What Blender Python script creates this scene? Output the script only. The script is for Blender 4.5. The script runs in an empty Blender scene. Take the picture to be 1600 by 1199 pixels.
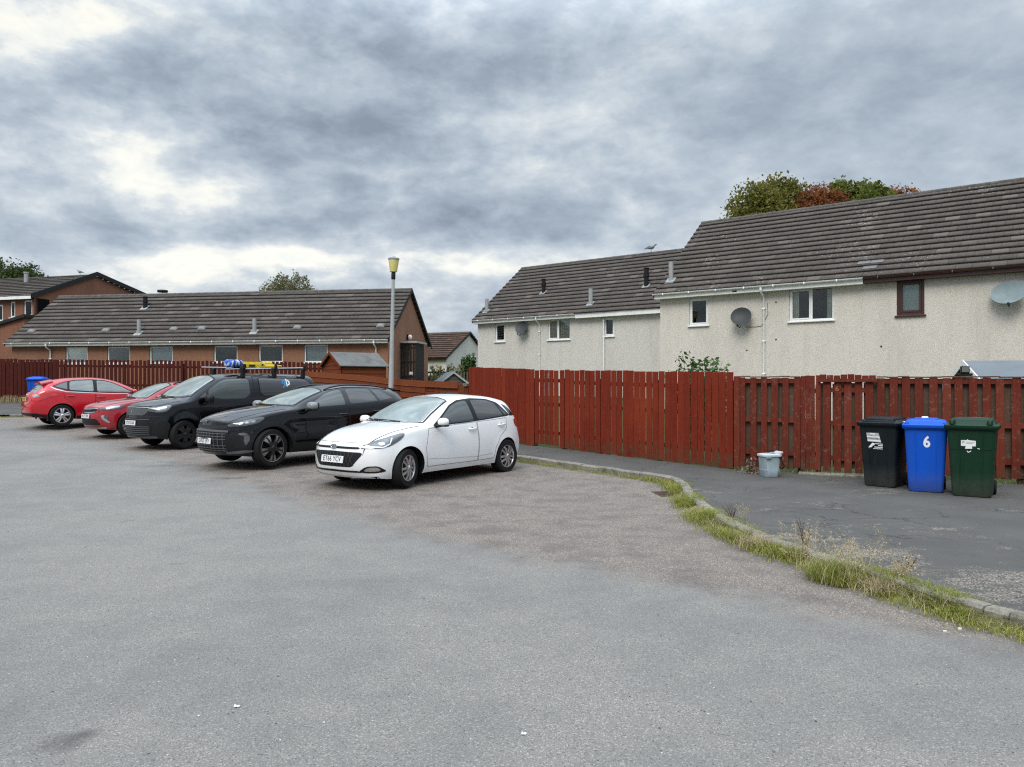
import bpy, bmesh, math, random
import numpy as np
from mathutils import Vector, Matrix
from mathutils.bvhtree import BVHTree
from mathutils.geometry import delaunay_2d_cdt
from mathutils.interpolate import poly_3d_calc

R = math.radians
random.seed(7); rng = np.random.default_rng(11)
SC = bpy.context.scene
COL = SC.collection
F_PX, CAM_H = 1200.0, 1.7        # focal length in pixels of a 1600 px wide frame, eye height

# ------------------------------------------------------------------ helpers
def pchip(pts):
    pts = sorted(pts); xs = np.array([p[0] for p in pts], float); ys = np.array([p[1] for p in pts], float)
    h = np.diff(xs); dl = np.diff(ys) / h; m = np.zeros(len(xs))
    if len(xs) > 2:
        for i in range(1, len(xs) - 1):
            if dl[i-1] * dl[i] > 0:
                w1, w2 = 2*h[i] + h[i-1], h[i] + 2*h[i-1]
                m[i] = (w1 + w2) / (w1/dl[i-1] + w2/dl[i])
    m[0] = dl[0]; m[-1] = dl[-1]
    def f(x):
        x = np.clip(np.asarray(x, float), xs[0], xs[-1])
        i = np.clip(np.searchsorted(xs, x) - 1, 0, len(xs) - 2)
        t = (x - xs[i]) / h[i]
        return ((2*t**3 - 3*t**2 + 1)*ys[i] + (t**3 - 2*t**2 + t)*h[i]*m[i]
                + (-2*t**3 + 3*t**2)*ys[i+1] + (t**3 - t**2)*h[i]*m[i+1])
    return f

_gz = pchip([(-60, 0), (0, 0), (11, 0), (14, .045), (17, .115), (20, .17), (22.5, .26), (24.6, .42), (27, .55), (31, .85), (36, 1.0), (60, 1.2), (3000, 1.25)])
def gz(y): return float(_gz(y))

def tag(o, label=None, cat=None, group=None, kind=None):
    if label: o['label'] = label
    if cat: o['category'] = cat
    if group: o['group'] = group
    if kind: o['kind'] = kind
    return o

def empty(name, loc=(0, 0, 0), rz=0, parent=None):
    o = bpy.data.objects.new(name, None); COL.objects.link(o)
    o.location = loc; o.rotation_euler = (0, 0, rz); o.empty_display_size = .2
    if parent: o.parent = parent
    return o

def link(name, me, parent=None):
    o = bpy.data.objects.new(name, me); COL.objects.link(o)
    if parent: o.parent = parent
    return o

class MB:
    """collects faces and links them as one mesh object"""
    def __init__(s): s.v = []; s.f = []; s.m = []; s.r = []
    def add(s, vs, fs, mi=0, rnd=None):
        b = len(s.v); s.v += [tuple(p) for p in vs]
        r = random.random() if rnd is None else rnd
        for f in fs: s.f.append([i + b for i in f]); s.m.append(mi); s.r.append(r)
        return s
    def box(s, lo, hi, mi=0, M=None, rnd=None):
        (a, b, c), (d, e, f) = lo, hi
        vs = [(a,b,c),(d,b,c),(d,e,c),(a,e,c),(a,b,f),(d,b,f),(d,e,f),(a,e,f)]
        if M is not None: vs = [M @ Vector(p) for p in vs]
        return s.add(vs, [(0,3,2,1),(4,5,6,7),(0,1,5,4),(1,2,6,5),(2,3,7,6),(3,0,4,7)], mi, rnd)
    def bbox(s, lo, hi, b=.01, mi=0, M=None, rnd=None):
        """box with chamfered vertical and top edges"""
        (x0,y0,z0),(x1,y1,z1) = lo, hi
        b = min(b, (x1-x0)*.45, (y1-y0)*.45, (z1-z0)*.45)
        def ring(i, z): return [(x0+i+b,y0+i,z),(x1-i-b,y0+i,z),(x1-i,y0+i+b,z),(x1-i,y1-i-b,z),(x1-i-b,y1-i,z),(x0+i+b,y1-i,z),(x0+i,y1-i-b,z),(x0+i,y0+i+b,z)]
        return s.loft([ring(b*.5, z0), ring(0, z0+b*.5), ring(0, z1-b), ring(b*.7, z1)], mi=mi, M=M, rnd=rnd)
    def loft(s, rings, cap=True, mi=0, M=None, rnd=None, closed=True):
        n = len(rings[0]); vs = [p for r in rings for p in r]
        if M is not None: vs = [M @ Vector(p) for p in vs]
        fs = []
        for k in range(len(rings)-1):
            for i in range(n if closed else n-1):
                j = (i+1) % n
                fs.append((k*n+i, k*n+j, (k+1)*n+j, (k+1)*n+i))
        if cap:
            fs.append(tuple(range(n-1, -1, -1))); fs.append(tuple((len(rings)-1)*n+i for i in range(n)))
        return s.add(vs, fs, mi, rnd)
    def prism(s, poly, d, mi=0, M=None, rnd=None):
        """poly in xz, extruded along y over d=(y0,y1)"""
        return s.loft([[(x, d[0], z) for x, z in poly], [(x, d[1], z) for x, z in poly]], mi=mi, M=M, rnd=rnd)
    def tube(s, path, rad, n=8, mi=0, cap=True, rnd=None, M=None):
        path = [Vector(p) for p in path]
        if not hasattr(rad, '__len__'): rad = [rad]*len(path)
        rings = []; up = None
        for i, p in enumerate(path):
            t = (path[min(i+1, len(path)-1)] - path[max(i-1, 0)]).normalized()
            if up is None: up = Vector((0,0,1)) if abs(t.z) < .9 else Vector((1,0,0))
            a = t.cross(up).normalized(); b = t.cross(a).normalized(); up = -b if False else up
            rings.append([p + (a*math.cos(2*math.pi*k/n) + b*math.sin(2*math.pi*k/n))*rad[i] for k in range(n)])
        return s.loft(rings, cap=cap, mi=mi, rnd=rnd, M=M)
    def lathe(s, prof, n=24, mi=0, M=None, cap=True, rnd=None):
        """prof: (r, z)"""
        rings = [[(r*math.cos(2*math.pi*k/n), r*math.sin(2*math.pi*k/n), z) for k in range(n)] for r, z in prof]
        return s.loft(rings, cap=cap, mi=mi, M=M, rnd=rnd)
    def build(s, name, mats, parent=None, smooth=None, loc=None):
        me = bpy.data.meshes.new(name); me.from_pydata(s.v, [], s.f)
        for m in (mats if isinstance(mats, (list, tuple)) else [mats]): me.materials.append(m)
        me.polygons.foreach_set('material_index', s.m)
        a = me.attributes.new('rnd', 'FLOAT', 'FACE'); a.data.foreach_set('value', s.r)
        bm = bmesh.new(); bm.from_mesh(me); bmesh.ops.recalc_face_normals(bm, faces=bm.faces); bm.to_mesh(me); bm.free()
        if smooth: me.shade_smooth(); me.set_sharp_from_angle(angle=R(smooth))
        o = link(name, me, parent)
        if loc is not None: o.location = loc
        return o

def soup(name, V, Fc, mats, rnd=None, parent=None, mi=None):
    """numpy verts / equal sized faces to one object"""
    me = bpy.data.meshes.new(name); V = np.asarray(V, np.float32); Fc = np.asarray(Fc, np.int32)
    k = Fc.shape[1]; me.vertices.add(len(V)); me.vertices.foreach_set('co', V.ravel())
    me.loops.add(Fc.size); me.loops.foreach_set('vertex_index', Fc.ravel())
    me.polygons.add(len(Fc)); me.polygons.foreach_set('loop_start', np.arange(len(Fc), dtype=np.int32)*k)
    for m in (mats if isinstance(mats, (list, tuple)) else [mats]): me.materials.append(m)
    if mi is not None: me.polygons.foreach_set('material_index', np.asarray(mi, np.int32))
    if rnd is not None:
        a = me.attributes.new('rnd', 'FLOAT', 'FACE'); a.data.foreach_set('value', np.asarray(rnd, np.float32))
    me.update(calc_edges=True); me.validate()
    return link(name, me, parent)

def rrect(w, d, r, z, n=5, cx=0, cy=0):
    out = []
    for sx, sy, a0 in ((1,1,0),(-1,1,90),(-1,-1,180),(1,-1,270)):
        for k in range(n):
            a = R(a0 + 90*k/(n-1)); out.append((cx + sx*(w/2-r) + r*math.cos(a), cy + sy*(d/2-r) + r*math.sin(a), z))
    return out

def text_obj(txt, size, mat, parent, M, name='lettering', depth=.0008, sx=1.0, bold=0.0, space=1.0):
    cu = bpy.data.curves.new('t', 'FONT'); cu.body = txt; cu.size = size; cu.align_x = 'CENTER'; cu.align_y = 'CENTER'; cu.space_character = space
    cu.extrude = depth
    t = bpy.data.objects.new('t', cu); COL.objects.link(t)
    dg = bpy.context.evaluated_depsgraph_get(); me = bpy.data.meshes.new_from_object(t.evaluated_get(dg))
    bpy.data.objects.remove(t)
    if bold:                                   # heavier strokes: the same glyphs laid a little to each side
        bm = bmesh.new()
        for k, (dx, dy) in enumerate(((0, 0), (bold, 0), (-bold, 0), (bold*.5, bold*.5), (-bold*.5, -bold*.5), (bold*.5, -bold*.5), (-bold*.5, bold*.5))):
            n0 = len(bm.verts); bm.from_mesh(me); bm.verts.ensure_lookup_table()
            bmesh.ops.translate(bm, verts=bm.verts[n0:], vec=(dx, dy, k*.00006))
        bm.to_mesh(me); bm.free()
    me.transform(M @ Matrix.Diagonal((sx, 1, 1, 1))); me.materials.clear(); me.materials.append(mat)
    return link(name, me, parent)

# ------------------------------------------------------------------ materials
class NT:
    def __init__(s, name):
        s.mat = bpy.data.materials.new(name); s.mat.use_nodes = True
        s.t = s.mat.node_tree; s.t.nodes.clear()
        s.out = s.n('ShaderNodeOutputMaterial')
    def n(s, ty, **kw):
        nd = s.t.nodes.new(ty)
        for k, v in kw.items(): setattr(nd, k, v)
        return nd
    def l(s, a, b): s.t.links.new(a, b)
    def set(s, inp, v):
        if isinstance(v, bpy.types.NodeSocket): s.l(v, inp)
        elif isinstance(v, (tuple, list)): inp.default_value = tuple(v) + ((1,) if len(v) == 3 and len(inp.default_value) == 4 else ())
        else: inp.default_value = v
    def coord(s, kind='Object', scale=None):
        c = s.n('ShaderNodeTexCoord').outputs[kind]
        if scale is not None:
            m = s.n('ShaderNodeMapping'); s.l(c, m.inputs[0]); m.inputs['Scale'].default_value = scale; c = m.outputs[0]
        return c
    def noise(s, co, scale, detail=3, rough=.5, out='Fac'):
        n = s.n('ShaderNodeTexNoise'); s.l(co, n.inputs['Vector'])
        n.inputs['Scale'].default_value = scale; n.inputs['Detail'].default_value = detail; n.inputs['Roughness'].default_value = rough
        return n.outputs[out]
    def voro(s, co, scale, out='Color', feature='F1'):
        n = s.n('ShaderNodeTexVoronoi', feature=feature); s.l(co, n.inputs['Vector']); n.inputs['Scale'].default_value = scale
        return n.outputs[out]
    def ramp(s, fac, stops, interp='LINEAR'):
        n = s.n('ShaderNodeValToRGB'); s.set(n.inputs[0], fac); e = n.color_ramp.elements; n.color_ramp.interpolation = interp
        while len(e) < len(stops): e.new(.5)
        for el, (p, c) in zip(e, stops):
            el.position = p; el.color = (c, c, c, 1) if not hasattr(c, '__len__') else tuple(c)[:3] + (1,)
        return n.outputs[0]
    def mix(s, fac, a, b, mode='MIX'):
        n = s.n('ShaderNodeMix', data_type='RGBA', blend_type=mode, clamp_factor=True)
        s.set(n.inputs[0], fac); s.set(n.inputs[6], a); s.set(n.inputs[7], b); return n.outputs[2]
    def math(s, op, a, b=0.0, c=None, clamp=False):
        n = s.n('ShaderNodeMath', operation=op, use_clamp=clamp); s.set(n.inputs[0], a); s.set(n.inputs[1], b)
        if c is not None: s.set(n.inputs[2], c)
        return n.outputs[0]
    def attr(s, name, out='Fac'): return s.n('ShaderNodeAttribute', attribute_name=name).outputs[out]
    def sep(s, v):
        n = s.n('ShaderNodeSeparateXYZ'); s.l(v, n.inputs[0]); return n.outputs
    def bump(s, h, strength=.3, dist=.01):
        b = s.n('ShaderNodeBump'); b.inputs['Strength'].default_value = strength; b.inputs['Distance'].default_value = dist
        s.set(b.inputs['Height'], h); return b.outputs[0]
    def bsdf(s, color, rough=.6, metal=0.0, spec=.5, normal=None, **kw):
        b = s.n('ShaderNodeBsdfPrincipled'); s.set(b.inputs['Base Color'], color); s.set(b.inputs['Roughness'], rough)
        s.set(b.inputs['Metallic'], metal); s.set(b.inputs['Specular IOR Level'], spec)
        if normal is not None: s.l(normal, b.inputs['Normal'])
        for k, v in kw.items(): s.set(b.inputs[k.replace('_', ' ')], v)
        s.l(b.outputs[0], s.out.inputs[0]); return b
MATS = {}
def plain(name, col, rough=.5, metal=0.0, spec=.5, var=.12, nscale=6, bump=0, bscale=80, **kw):
    if name in MATS: return MATS[name]
    t = NT(name); co = t.coord()
    n = t.noise(co, nscale, 4, .6)
    c = t.mix(t.ramp(n, [(.3, 0), (.7, 1)]), tuple(x*(1-var) for x in col), tuple(min(1, x*(1+var)) for x in col))
    nm = t.bump(t.noise(co, bscale, 3), bump, .005) if bump else None
    t.bsdf(c, rough, metal, spec, nm, **kw); MATS[name] = t.mat; return t.mat
def paint(name, col, rough=.28, dirt=.25, coat=1.0, metal=0.0, ior=1.5):
    t = NT(name); co = t.coord()
    d = t.ramp(t.noise(co, 2.5, 6, .65), [(.4, 0), (.75, 1)])
    low = t.ramp(t.sep(co)[2], [(.15, 1), (.6, 0)])        # road film low on the sides
    k = t.math('MULTIPLY', t.math('MULTIPLY_ADD', low, .8, .2), t.math('MULTIPLY', d, dirt))
    c = t.mix(k, col, (.16, .145, .13))
    t.bsdf(c, t.math('MULTIPLY_ADD', k, .35, rough), metal, .25, t.bump(t.noise(co, 3.0, 2), .008, .02), Coat_Weight=coat, Coat_IOR=ior, Coat_Roughness=t.math('MULTIPLY_ADD', k, .3, .03))
    MATS[name] = t.mat; return t.mat
def wood(name, base, dark, light, worn=.0, rough=.6):
    t = NT(name); co = t.coord(); r = t.attr('rnd')
    mp = t.n('ShaderNodeMapping'); t.l(co, mp.inputs[0]); mp.inputs['Scale'].default_value = (26, 26, 1.6)
    comb = t.n('ShaderNodeCombineXYZ'); t.set(comb.inputs[2], t.math('MULTIPLY', r, 37.0)); t.l(comb.outputs[0], mp.inputs[1])
    g = t.noise(mp.outputs[0], 1.6, 6, .65)
    big = t.noise(co, 1.3, 4, .6)
    c = t.mix(t.ramp(g, [(.3, 0), (.7, 1)]), dark, base)
    c = t.mix(t.math('MULTIPLY', t.ramp(r, [(.5, 0), (1, 1)]), .5), c, light)
    c = t.mix(t.math('MULTIPLY', t.ramp(big, [(.35, 0), (.7, 1)]), .35), c, dark)
    kn = t.voro(t.coord(scale=(1, 1, .42)), 5.5, 'Distance')
    c = t.mix(t.ramp(kn, [(.035, .8), (.085, 0)]), c, tuple(x*.35 for x in dark))
    foot = t.math('MULTIPLY', t.ramp(t.sep(co)[2], [(.05, 1), (.32, 0)]), t.ramp(t.noise(co, 7, 5, .7), [(.42, 0), (.62, .75)]))
    c = t.mix(foot, c, (.055, .050, .030))
    hz = t.noise(co, .55, 3, .6); c = t.mix(t.math('MULTIPLY', t.ramp(hz, [(.5, 0), (.75, .4)]), 1.0), c, light)
    if worn:
        w = t.noise(co, 14, 6, .75); z = t.sep(co)[2]
        m = t.math('MULTIPLY', t.ramp(w, [(.55, 0), (.68, 1)]), worn)
        c = t.mix(m, c, (.22, .17, .13))
    t.bsdf(c, rough, 0, .14, t.bump(g, .5, .004)); MATS[name] = t.mat; return t.mat

M_white = plain('white_upvc', (.78, .79, .79), .35, var=.04)
M_whitedirty = plain('white_fascia', (.80, .81, .81), .4, var=.08, nscale=3)
M_black = plain('black_plastic', (.009, .0095, .010), .5, spec=.25)
M_dark = plain('dark_void', (.012, .012, .013), .9)
M_rubber = plain('rubber', (.012, .012, .0125), .85, bump=.2, spec=.2)
M_chrome = plain('chrome', (.62, .63, .65), .12, 1.0, var=.05)
M_alloy = plain('alloy', (.52, .52, .53), .28, .9, var=.1)
M_alloydk = plain('alloy_dark', (.03, .03, .033), .35, .6)
M_alloybz = plain('alloy_bronze', (.30, .27, .25), .3, .9)
M_steel = plain('galvanised', (.33, .345, .35), .5, .55, var=.15)
M_brownpl = plain('brown_plastic', (.055, .018, .014), .4)
M_grey = plain('grey_metal', (.30, .315, .31), .5, .2, var=.08, nscale=2)
M_plate = plain('plate_white', (.72, .73, .74), .35, var=.03)
M_platey = plain('plate_yellow', (.70, .50, .08), .35, var=.03)
M_ink = plain('ink_black', (.008, .008, .01), .5)
M_decal = plain('decal_white', (.78, .79, .80), .5, var=.03)
M_bark = plain('bark', (.08, .062, .05), .9, var=.3, nscale=12, bump=.6, bscale=20)
def glass(name, tint, k):
    """clear pane: reflection over a tinted see-through body"""
    t = NT(name); fr = t.n('ShaderNodeFresnel'); fr.inputs[0].default_value = k
    tr = t.n('ShaderNodeBsdfTransparent'); tr.inputs[0].default_value = tint + (1,)
    gl = t.n('ShaderNodeBsdfGlossy'); gl.inputs['Roughness'].default_value = .015
    co = t.coord(); nm = t.bump(t.noise(co, 1.4, 1), .02, .05); t.l(nm, gl.inputs['Normal'])
    mx = t.n('ShaderNodeMixShader'); t.l(fr.outputs[0], mx.inputs[0]); t.l(tr.outputs[0], mx.inputs[1]); t.l(gl.outputs[0], mx.inputs[2])
    t.l(mx.outputs[0], t.out.inputs[0]); MATS[name] = t.mat; return t.mat
M_pane = glass('window_glass', (.88, .92, .90), 1.55)
def carglass(name, col, spec, ior=1.75, rough=.03):
    t = NT(name); co = t.coord(); n = t.noise(co, 2.2, 3, .5)
    c = t.mix(t.ramp(n, [(.35, 0), (.65, 1)]), tuple(x*.7 for x in col), tuple(x*1.25 for x in col))
    t.bsdf(c, rough, 0, spec, None, IOR=ior); MATS[name] = t.mat; return t.mat
M_screen = carglass('windscreen_glass', (.17, .21, .195), .9, 2.0)
M_sideglass = carglass('side_glass', (.020, .028, .027), .6)
M_privacy = carglass('privacy_glass', (.010, .011, .012), .55)
M_lamp = carglass('headlamp_lens', (.15, .16, .165), .7)
M_lampdk = carglass('headlamp_dark', (.05, .052, .055), .8)
M_tail = carglass('tail_lens', (.35, .012, .012), .7)
# ------------------------------------------------------------------ camera, sky, sun
cam = bpy.data.cameras.new('camera'); co_ = bpy.data.objects.new('camera', cam); COL.objects.link(co_)
co_.location = (0, 0, CAM_H); co_.rotation_euler = (R(90), 0, 0); cam.lens = 27.0; cam.sensor_width = 36; cam.clip_end = 6000; cam.clip_start = .05
SC.camera = co_
SUN_EL, SUN_AZ = 48.0, -155.0        # azimuth from +Y towards +X
SC.view_settings.view_transform = 'Standard'; SC.view_settings.look = 'None'; SC.view_settings.exposure = 0.3; SC.view_settings.gamma = 1.0
SC.render.engine = 'CYCLES'; SC.cycles.max_bounces = 7; SC.cycles.transparent_max_bounces = 12; SC.cycles.use_denoising = False; SC.cycles.pixel_filter_type = 'BLACKMAN_HARRIS'; SC.cycles.filter_width = 1.2
SC.cycles.caustics_reflective = False; SC.cycles.caustics_refractive = False; SC.cycles.sample_clamp_indirect = 4
sl = bpy.data.lights.new('sun', 'SUN'); sl.energy = 1.7; sl.angle = R(30); sl.color = (1, .92, .80)
so = bpy.data.objects.new('sun', sl); COL.objects.link(so)
sd = Vector((math.sin(R(SUN_AZ))*math.cos(R(SUN_EL)), math.cos(R(SUN_AZ))*math.cos(R(SUN_EL)), math.sin(R(SUN_EL))))
so.rotation_euler = (-sd).to_track_quat('-Z', 'Y').to_euler(); so.location = sd*60

def make_world():
    w = bpy.data.worlds.new('World'); SC.world = w; w.use_nodes = True
    t = NT.__new__(NT); t.t = w.node_tree; t.t.nodes.clear(); t.out = t.n('ShaderNodeOutputWorld')
    sky = t.n('ShaderNodeTexSky', sky_type='NISHITA'); sky.sun_disc = False; sky.sun_elevation = R(SUN_EL); sky.sun_rotation = R(SUN_AZ)
    d = t.coord('Generated'); x, y, z = t.sep(d)[:3]
    # cloud deck seen from below: part flat layer (smaller towards the horizon), part billows by direction
    zc = t.math('ADD', t.math('MAXIMUM', z, 0.0), .16)
    def plane(sx, sy, ox, oy=0.0):
        c = t.n('ShaderNodeCombineXYZ'); t.set(c.inputs[0], t.math('MULTIPLY_ADD', t.math('DIVIDE', x, zc), sx, ox))
        t.set(c.inputs[1], t.math('MULTIPLY_ADD', t.math('DIVIDE', y, zc), sy, oy)); return c.outputs[0]
    def fb(co, sc, det, ro, dist=0.0):
        n = t.n('ShaderNodeTexNoise'); t.l(co, n.inputs['Vector']); n.inputs['Scale'].default_value = sc; n.inputs['Detail'].default_value = det
        n.inputs['Roughness'].default_value = ro; n.inputs['Distortion'].default_value = dist; return n.outputs['Fac']
    mp = t.n('ShaderNodeMapping'); t.l(d, mp.inputs[0]); mp.inputs['Scale'].default_value = (1, 1, 1.8); mp.inputs['Location'].default_value = (.37, .1, .2)
    big = fb(mp.outputs[0], 3.2, 4, .5)
    fine = fb(mp.outputs[0], 9.5, 11, .62, .15)
    deck = fb(plane(.9, .8, 4.1), 2.0, 10, .60, .1)
    bl = fb(mp.outputs[0], 7.0, 6, .5, .2); bl = t.math('ABSOLUTE', t.math('SUBTRACT', bl, .5))
    mp2 = t.n('ShaderNodeMapping'); t.l(d, mp2.inputs[0]); mp2.inputs['Scale'].default_value = (1, 1, 2.2); mp2.inputs['Rotation'].default_value = (0, R(20), 0)
    wisps = fb(mp2.outputs[0], 15, 8, .6, .4)
    yy = t.math('MAXIMUM', y, .05); u = t.math('DIVIDE', x, yy); v = t.math('DIVIDE', z, yy)
    def blob(cu, cv, su, sv, amp):
        a = t.math('DIVIDE', t.math('SUBTRACT', u, cu), su); b = t.math('DIVIDE', t.math('SUBTRACT', v, cv), sv)
        q = t.math('ADD', t.math('MULTIPLY', a, a), t.math('MULTIPLY', b, b))
        return t.math('MULTIPLY', t.math('POWER', 2.718, t.math('MULTIPLY', q, -1.0)), amp)
    br = None
    for b in BREAKS:
        q = blob(*b); br = q if br is None else t.math('ADD', br, q)
    n = t.math('ADD', t.math('MULTIPLY', t.math('SUBTRACT', big, .5), .55), t.math('MULTIPLY', t.math('SUBTRACT', fine, .5), .85))
    n = t.math('ADD', n, t.math('MULTIPLY', t.math('SUBTRACT', deck, .5), .75))
    n = t.math('ADD', n, t.math('MULTIPLY', t.math('SUBTRACT', wisps, .5), .28))
    n = t.math('ADD', n, t.math('MULTIPLY_ADD', bl, -.6, .055))
    calm = t.math('MULTIPLY_ADD', t.ramp(t.math('MULTIPLY_ADD', u, .5, .5), [(.45, 0), (.7, 1)]), -.35, 1.0)     # smoother deck to the right
    val = t.math('ADD', t.math('MULTIPLY', n, t.math('MULTIPLY', calm, .95)), t.math('ADD', br, .5))
    lum = t.ramp(val, SKY_RAMP)
    hor = t.ramp(z, [(.0, (.56, .60, .61)), (.07, (.56, .60, .62)), (.16, (.45, .45, .45))])
    hk = t.ramp(z, [(.02, .30), (.14, 0)])
    lum = t.mix(hk, lum, hor)
    zen = t.ramp(z, [(.40, .2), (.60, .46), (.80, .78), (1, .9)])        # an overcast sky is brightest overhead
    zf = t.math('MULTIPLY', zen, 5.0)
    sc = t.n('ShaderNodeVectorMath', operation='SCALE'); t.l(lum, sc.inputs[0]); t.set(sc.inputs['Scale'], t.math('MULTIPLY', zf, 10.0))
    gap = t.ramp(val, [(.75, 0), (.95, .25)])
    skyc = t.mix(gap, sc.outputs[0], sky.outputs[0])
    bg = t.n('ShaderNodeBackground'); t.l(skyc, bg.inputs[0]); bg.inputs[1].default_value = .1; t.l(bg.outputs[0], t.out.inputs[0])
# breaks and thick parts of the deck: (x/y, z/y, spread, spread, brighter or darker)
BREAKS = [(-.49, .275, .10, .07, .20), (-.40, .25, .07, .05, .15), (-.62, .30, .10, .07, .10), (-.27, .165, .17, .016, .30), (-.10, .15, .12, .016, .24), (-.42, .15, .10, .014, .16), (-.16, .125, .14, .012, .14), (-.60, .15, .12, .022, .12), (-.54, .47, .07, .025, .14),
          (-.20, .43, .10, .04, .05), (-.05, .40, .10, .04, .05), (.10, .175, .08, .018, .12), (.30, .225, .06, .03, .12), (.16, .21, .10, .02, .08), (.05, .09, .05, .02, .10), (.14, .155, .16, .02, .10),
          (-.46, .41, .22, .05, -.14), (-.16, .32, .20, .06, -.10), (-.50, .20, .16, .022, -.14), (-.20, .21, .26, .022, -.14), (.0, .235, .16, .025, -.10), (.06, .19, .10, .015, -.08), (.40, .33, .4, .12, -.03), (.45, .45, .3, .08, .05)]
SKY_RAMP = [(.22, (.215, .262, .325)), (.38, (.30, .358, .43)), (.52, (.40, .462, .53)), (.66, (.55, .60, .64)), (.84, (.90, .885, .80))]
make_world()

# ------------------------------------------------------------------ ground
KERB = [(-45, 27.6), (-26, 26.9), (-17.3, 26.5), (-10.5, 26.8), (-9.0, 26.5), (-8.2, 25.9), (-4, 20.95), (.16, 16.0), (2.55, 13.15), (2.74, 12.75), (2.72, 12.2),
        (2.60, 11.3), (2.53, 10.4), (2.50, 9.5), (2.53, 8.75), (2.63, 8.05), (2.75, 7.6), (2.89, 7.1), (3.06, 6.5), (3.22, 6.0), (3.36, 5.56), (3.52, 5.25), (3.95, 4.6), (4.7, 3.7), (6.2, 2.5), (13, -1.2), (24, -5.5)]
FENCE_LINE = [(-45, 31.1), (-9.6, 31.0), (-7.6, 27.8), (-1.12, 20.0), (4.01, 13.91), (8.0, 12.15), (24, 5.1)]
BROWN = [(-60, 31), (-24, 27.2), (-16.5, 24.7), (-11, 20.2), (-6.2, 14.9), (-2.86, 10.74), (-1.3, 8.7), (0, 7.5), (1.0, 6.75), (1.97, 5.95), (3.10, 4.75), (4.6, 3.2), (13, -2.2), (24, -6.5)]
def polyd(poly, P):
    """signed distance of points to an open polyline, positive on its left when walked backwards"""
    P = np.asarray(P, float); best = np.full(len(P), 1e9); sg = np.zeros(len(P))
    for a, b in zip(poly[:-1], poly[1:]):
        a = np.array(a); d = np.array(b) - a; t = np.clip(((P - a) @ d)/(d @ d), 0, 1)
        q = P - (a + t[:, None]*d); dd = np.hypot(q[:, 0], q[:, 1]); cr = d[0]*(P[:, 1]-a[1]) - d[1]*(P[:, 0]-a[0])
        m = dd < best - 1e-9; best[m] = dd[m]; sg[m] = np.sign(cr[m])
    return best*sg
def axis_lines(lo, hi, near_lo, near_hi, step):
    a = list(np.arange(near_lo, near_hi + 1e-6, step)); g = 4*step
    x = near_hi
    while x < hi: x = min(hi, x + g); a.append(x); g *= 1.5
    x = near_lo; g = 4*step
    while x > lo: x = max(lo, x - g); a.insert(0, x); g *= 1.5
    return np.array(a)
def sheet(name, xs, ys, dz, mat, attrs=None, keep=None):
    X, Y = np.meshgrid(xs, ys); P = np.stack([X.ravel(), Y.ravel()], 1); V = np.column_stack([P, _gz(P[:, 1]) + dz])
    nx = len(xs); i = np.arange(len(ys)-1)[:, None]*nx + np.arange(nx-1)[None]; i = i.ravel()
    Fc = np.stack([i, i+1, i+nx+1, i+nx], 1)
    if keep is not None:
        c = V[Fc].mean(1)[:, :2]; Fc = Fc[keep(c)]
    o = soup(name, V, Fc, mat)
    for k, f in (attrs or {}).items():
        a = o.data.attributes.new(k, 'FLOAT', 'POINT'); a.data.foreach_set('value', f(P).astype(np.float32))
    o.data.shade_smooth()
    return o

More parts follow.
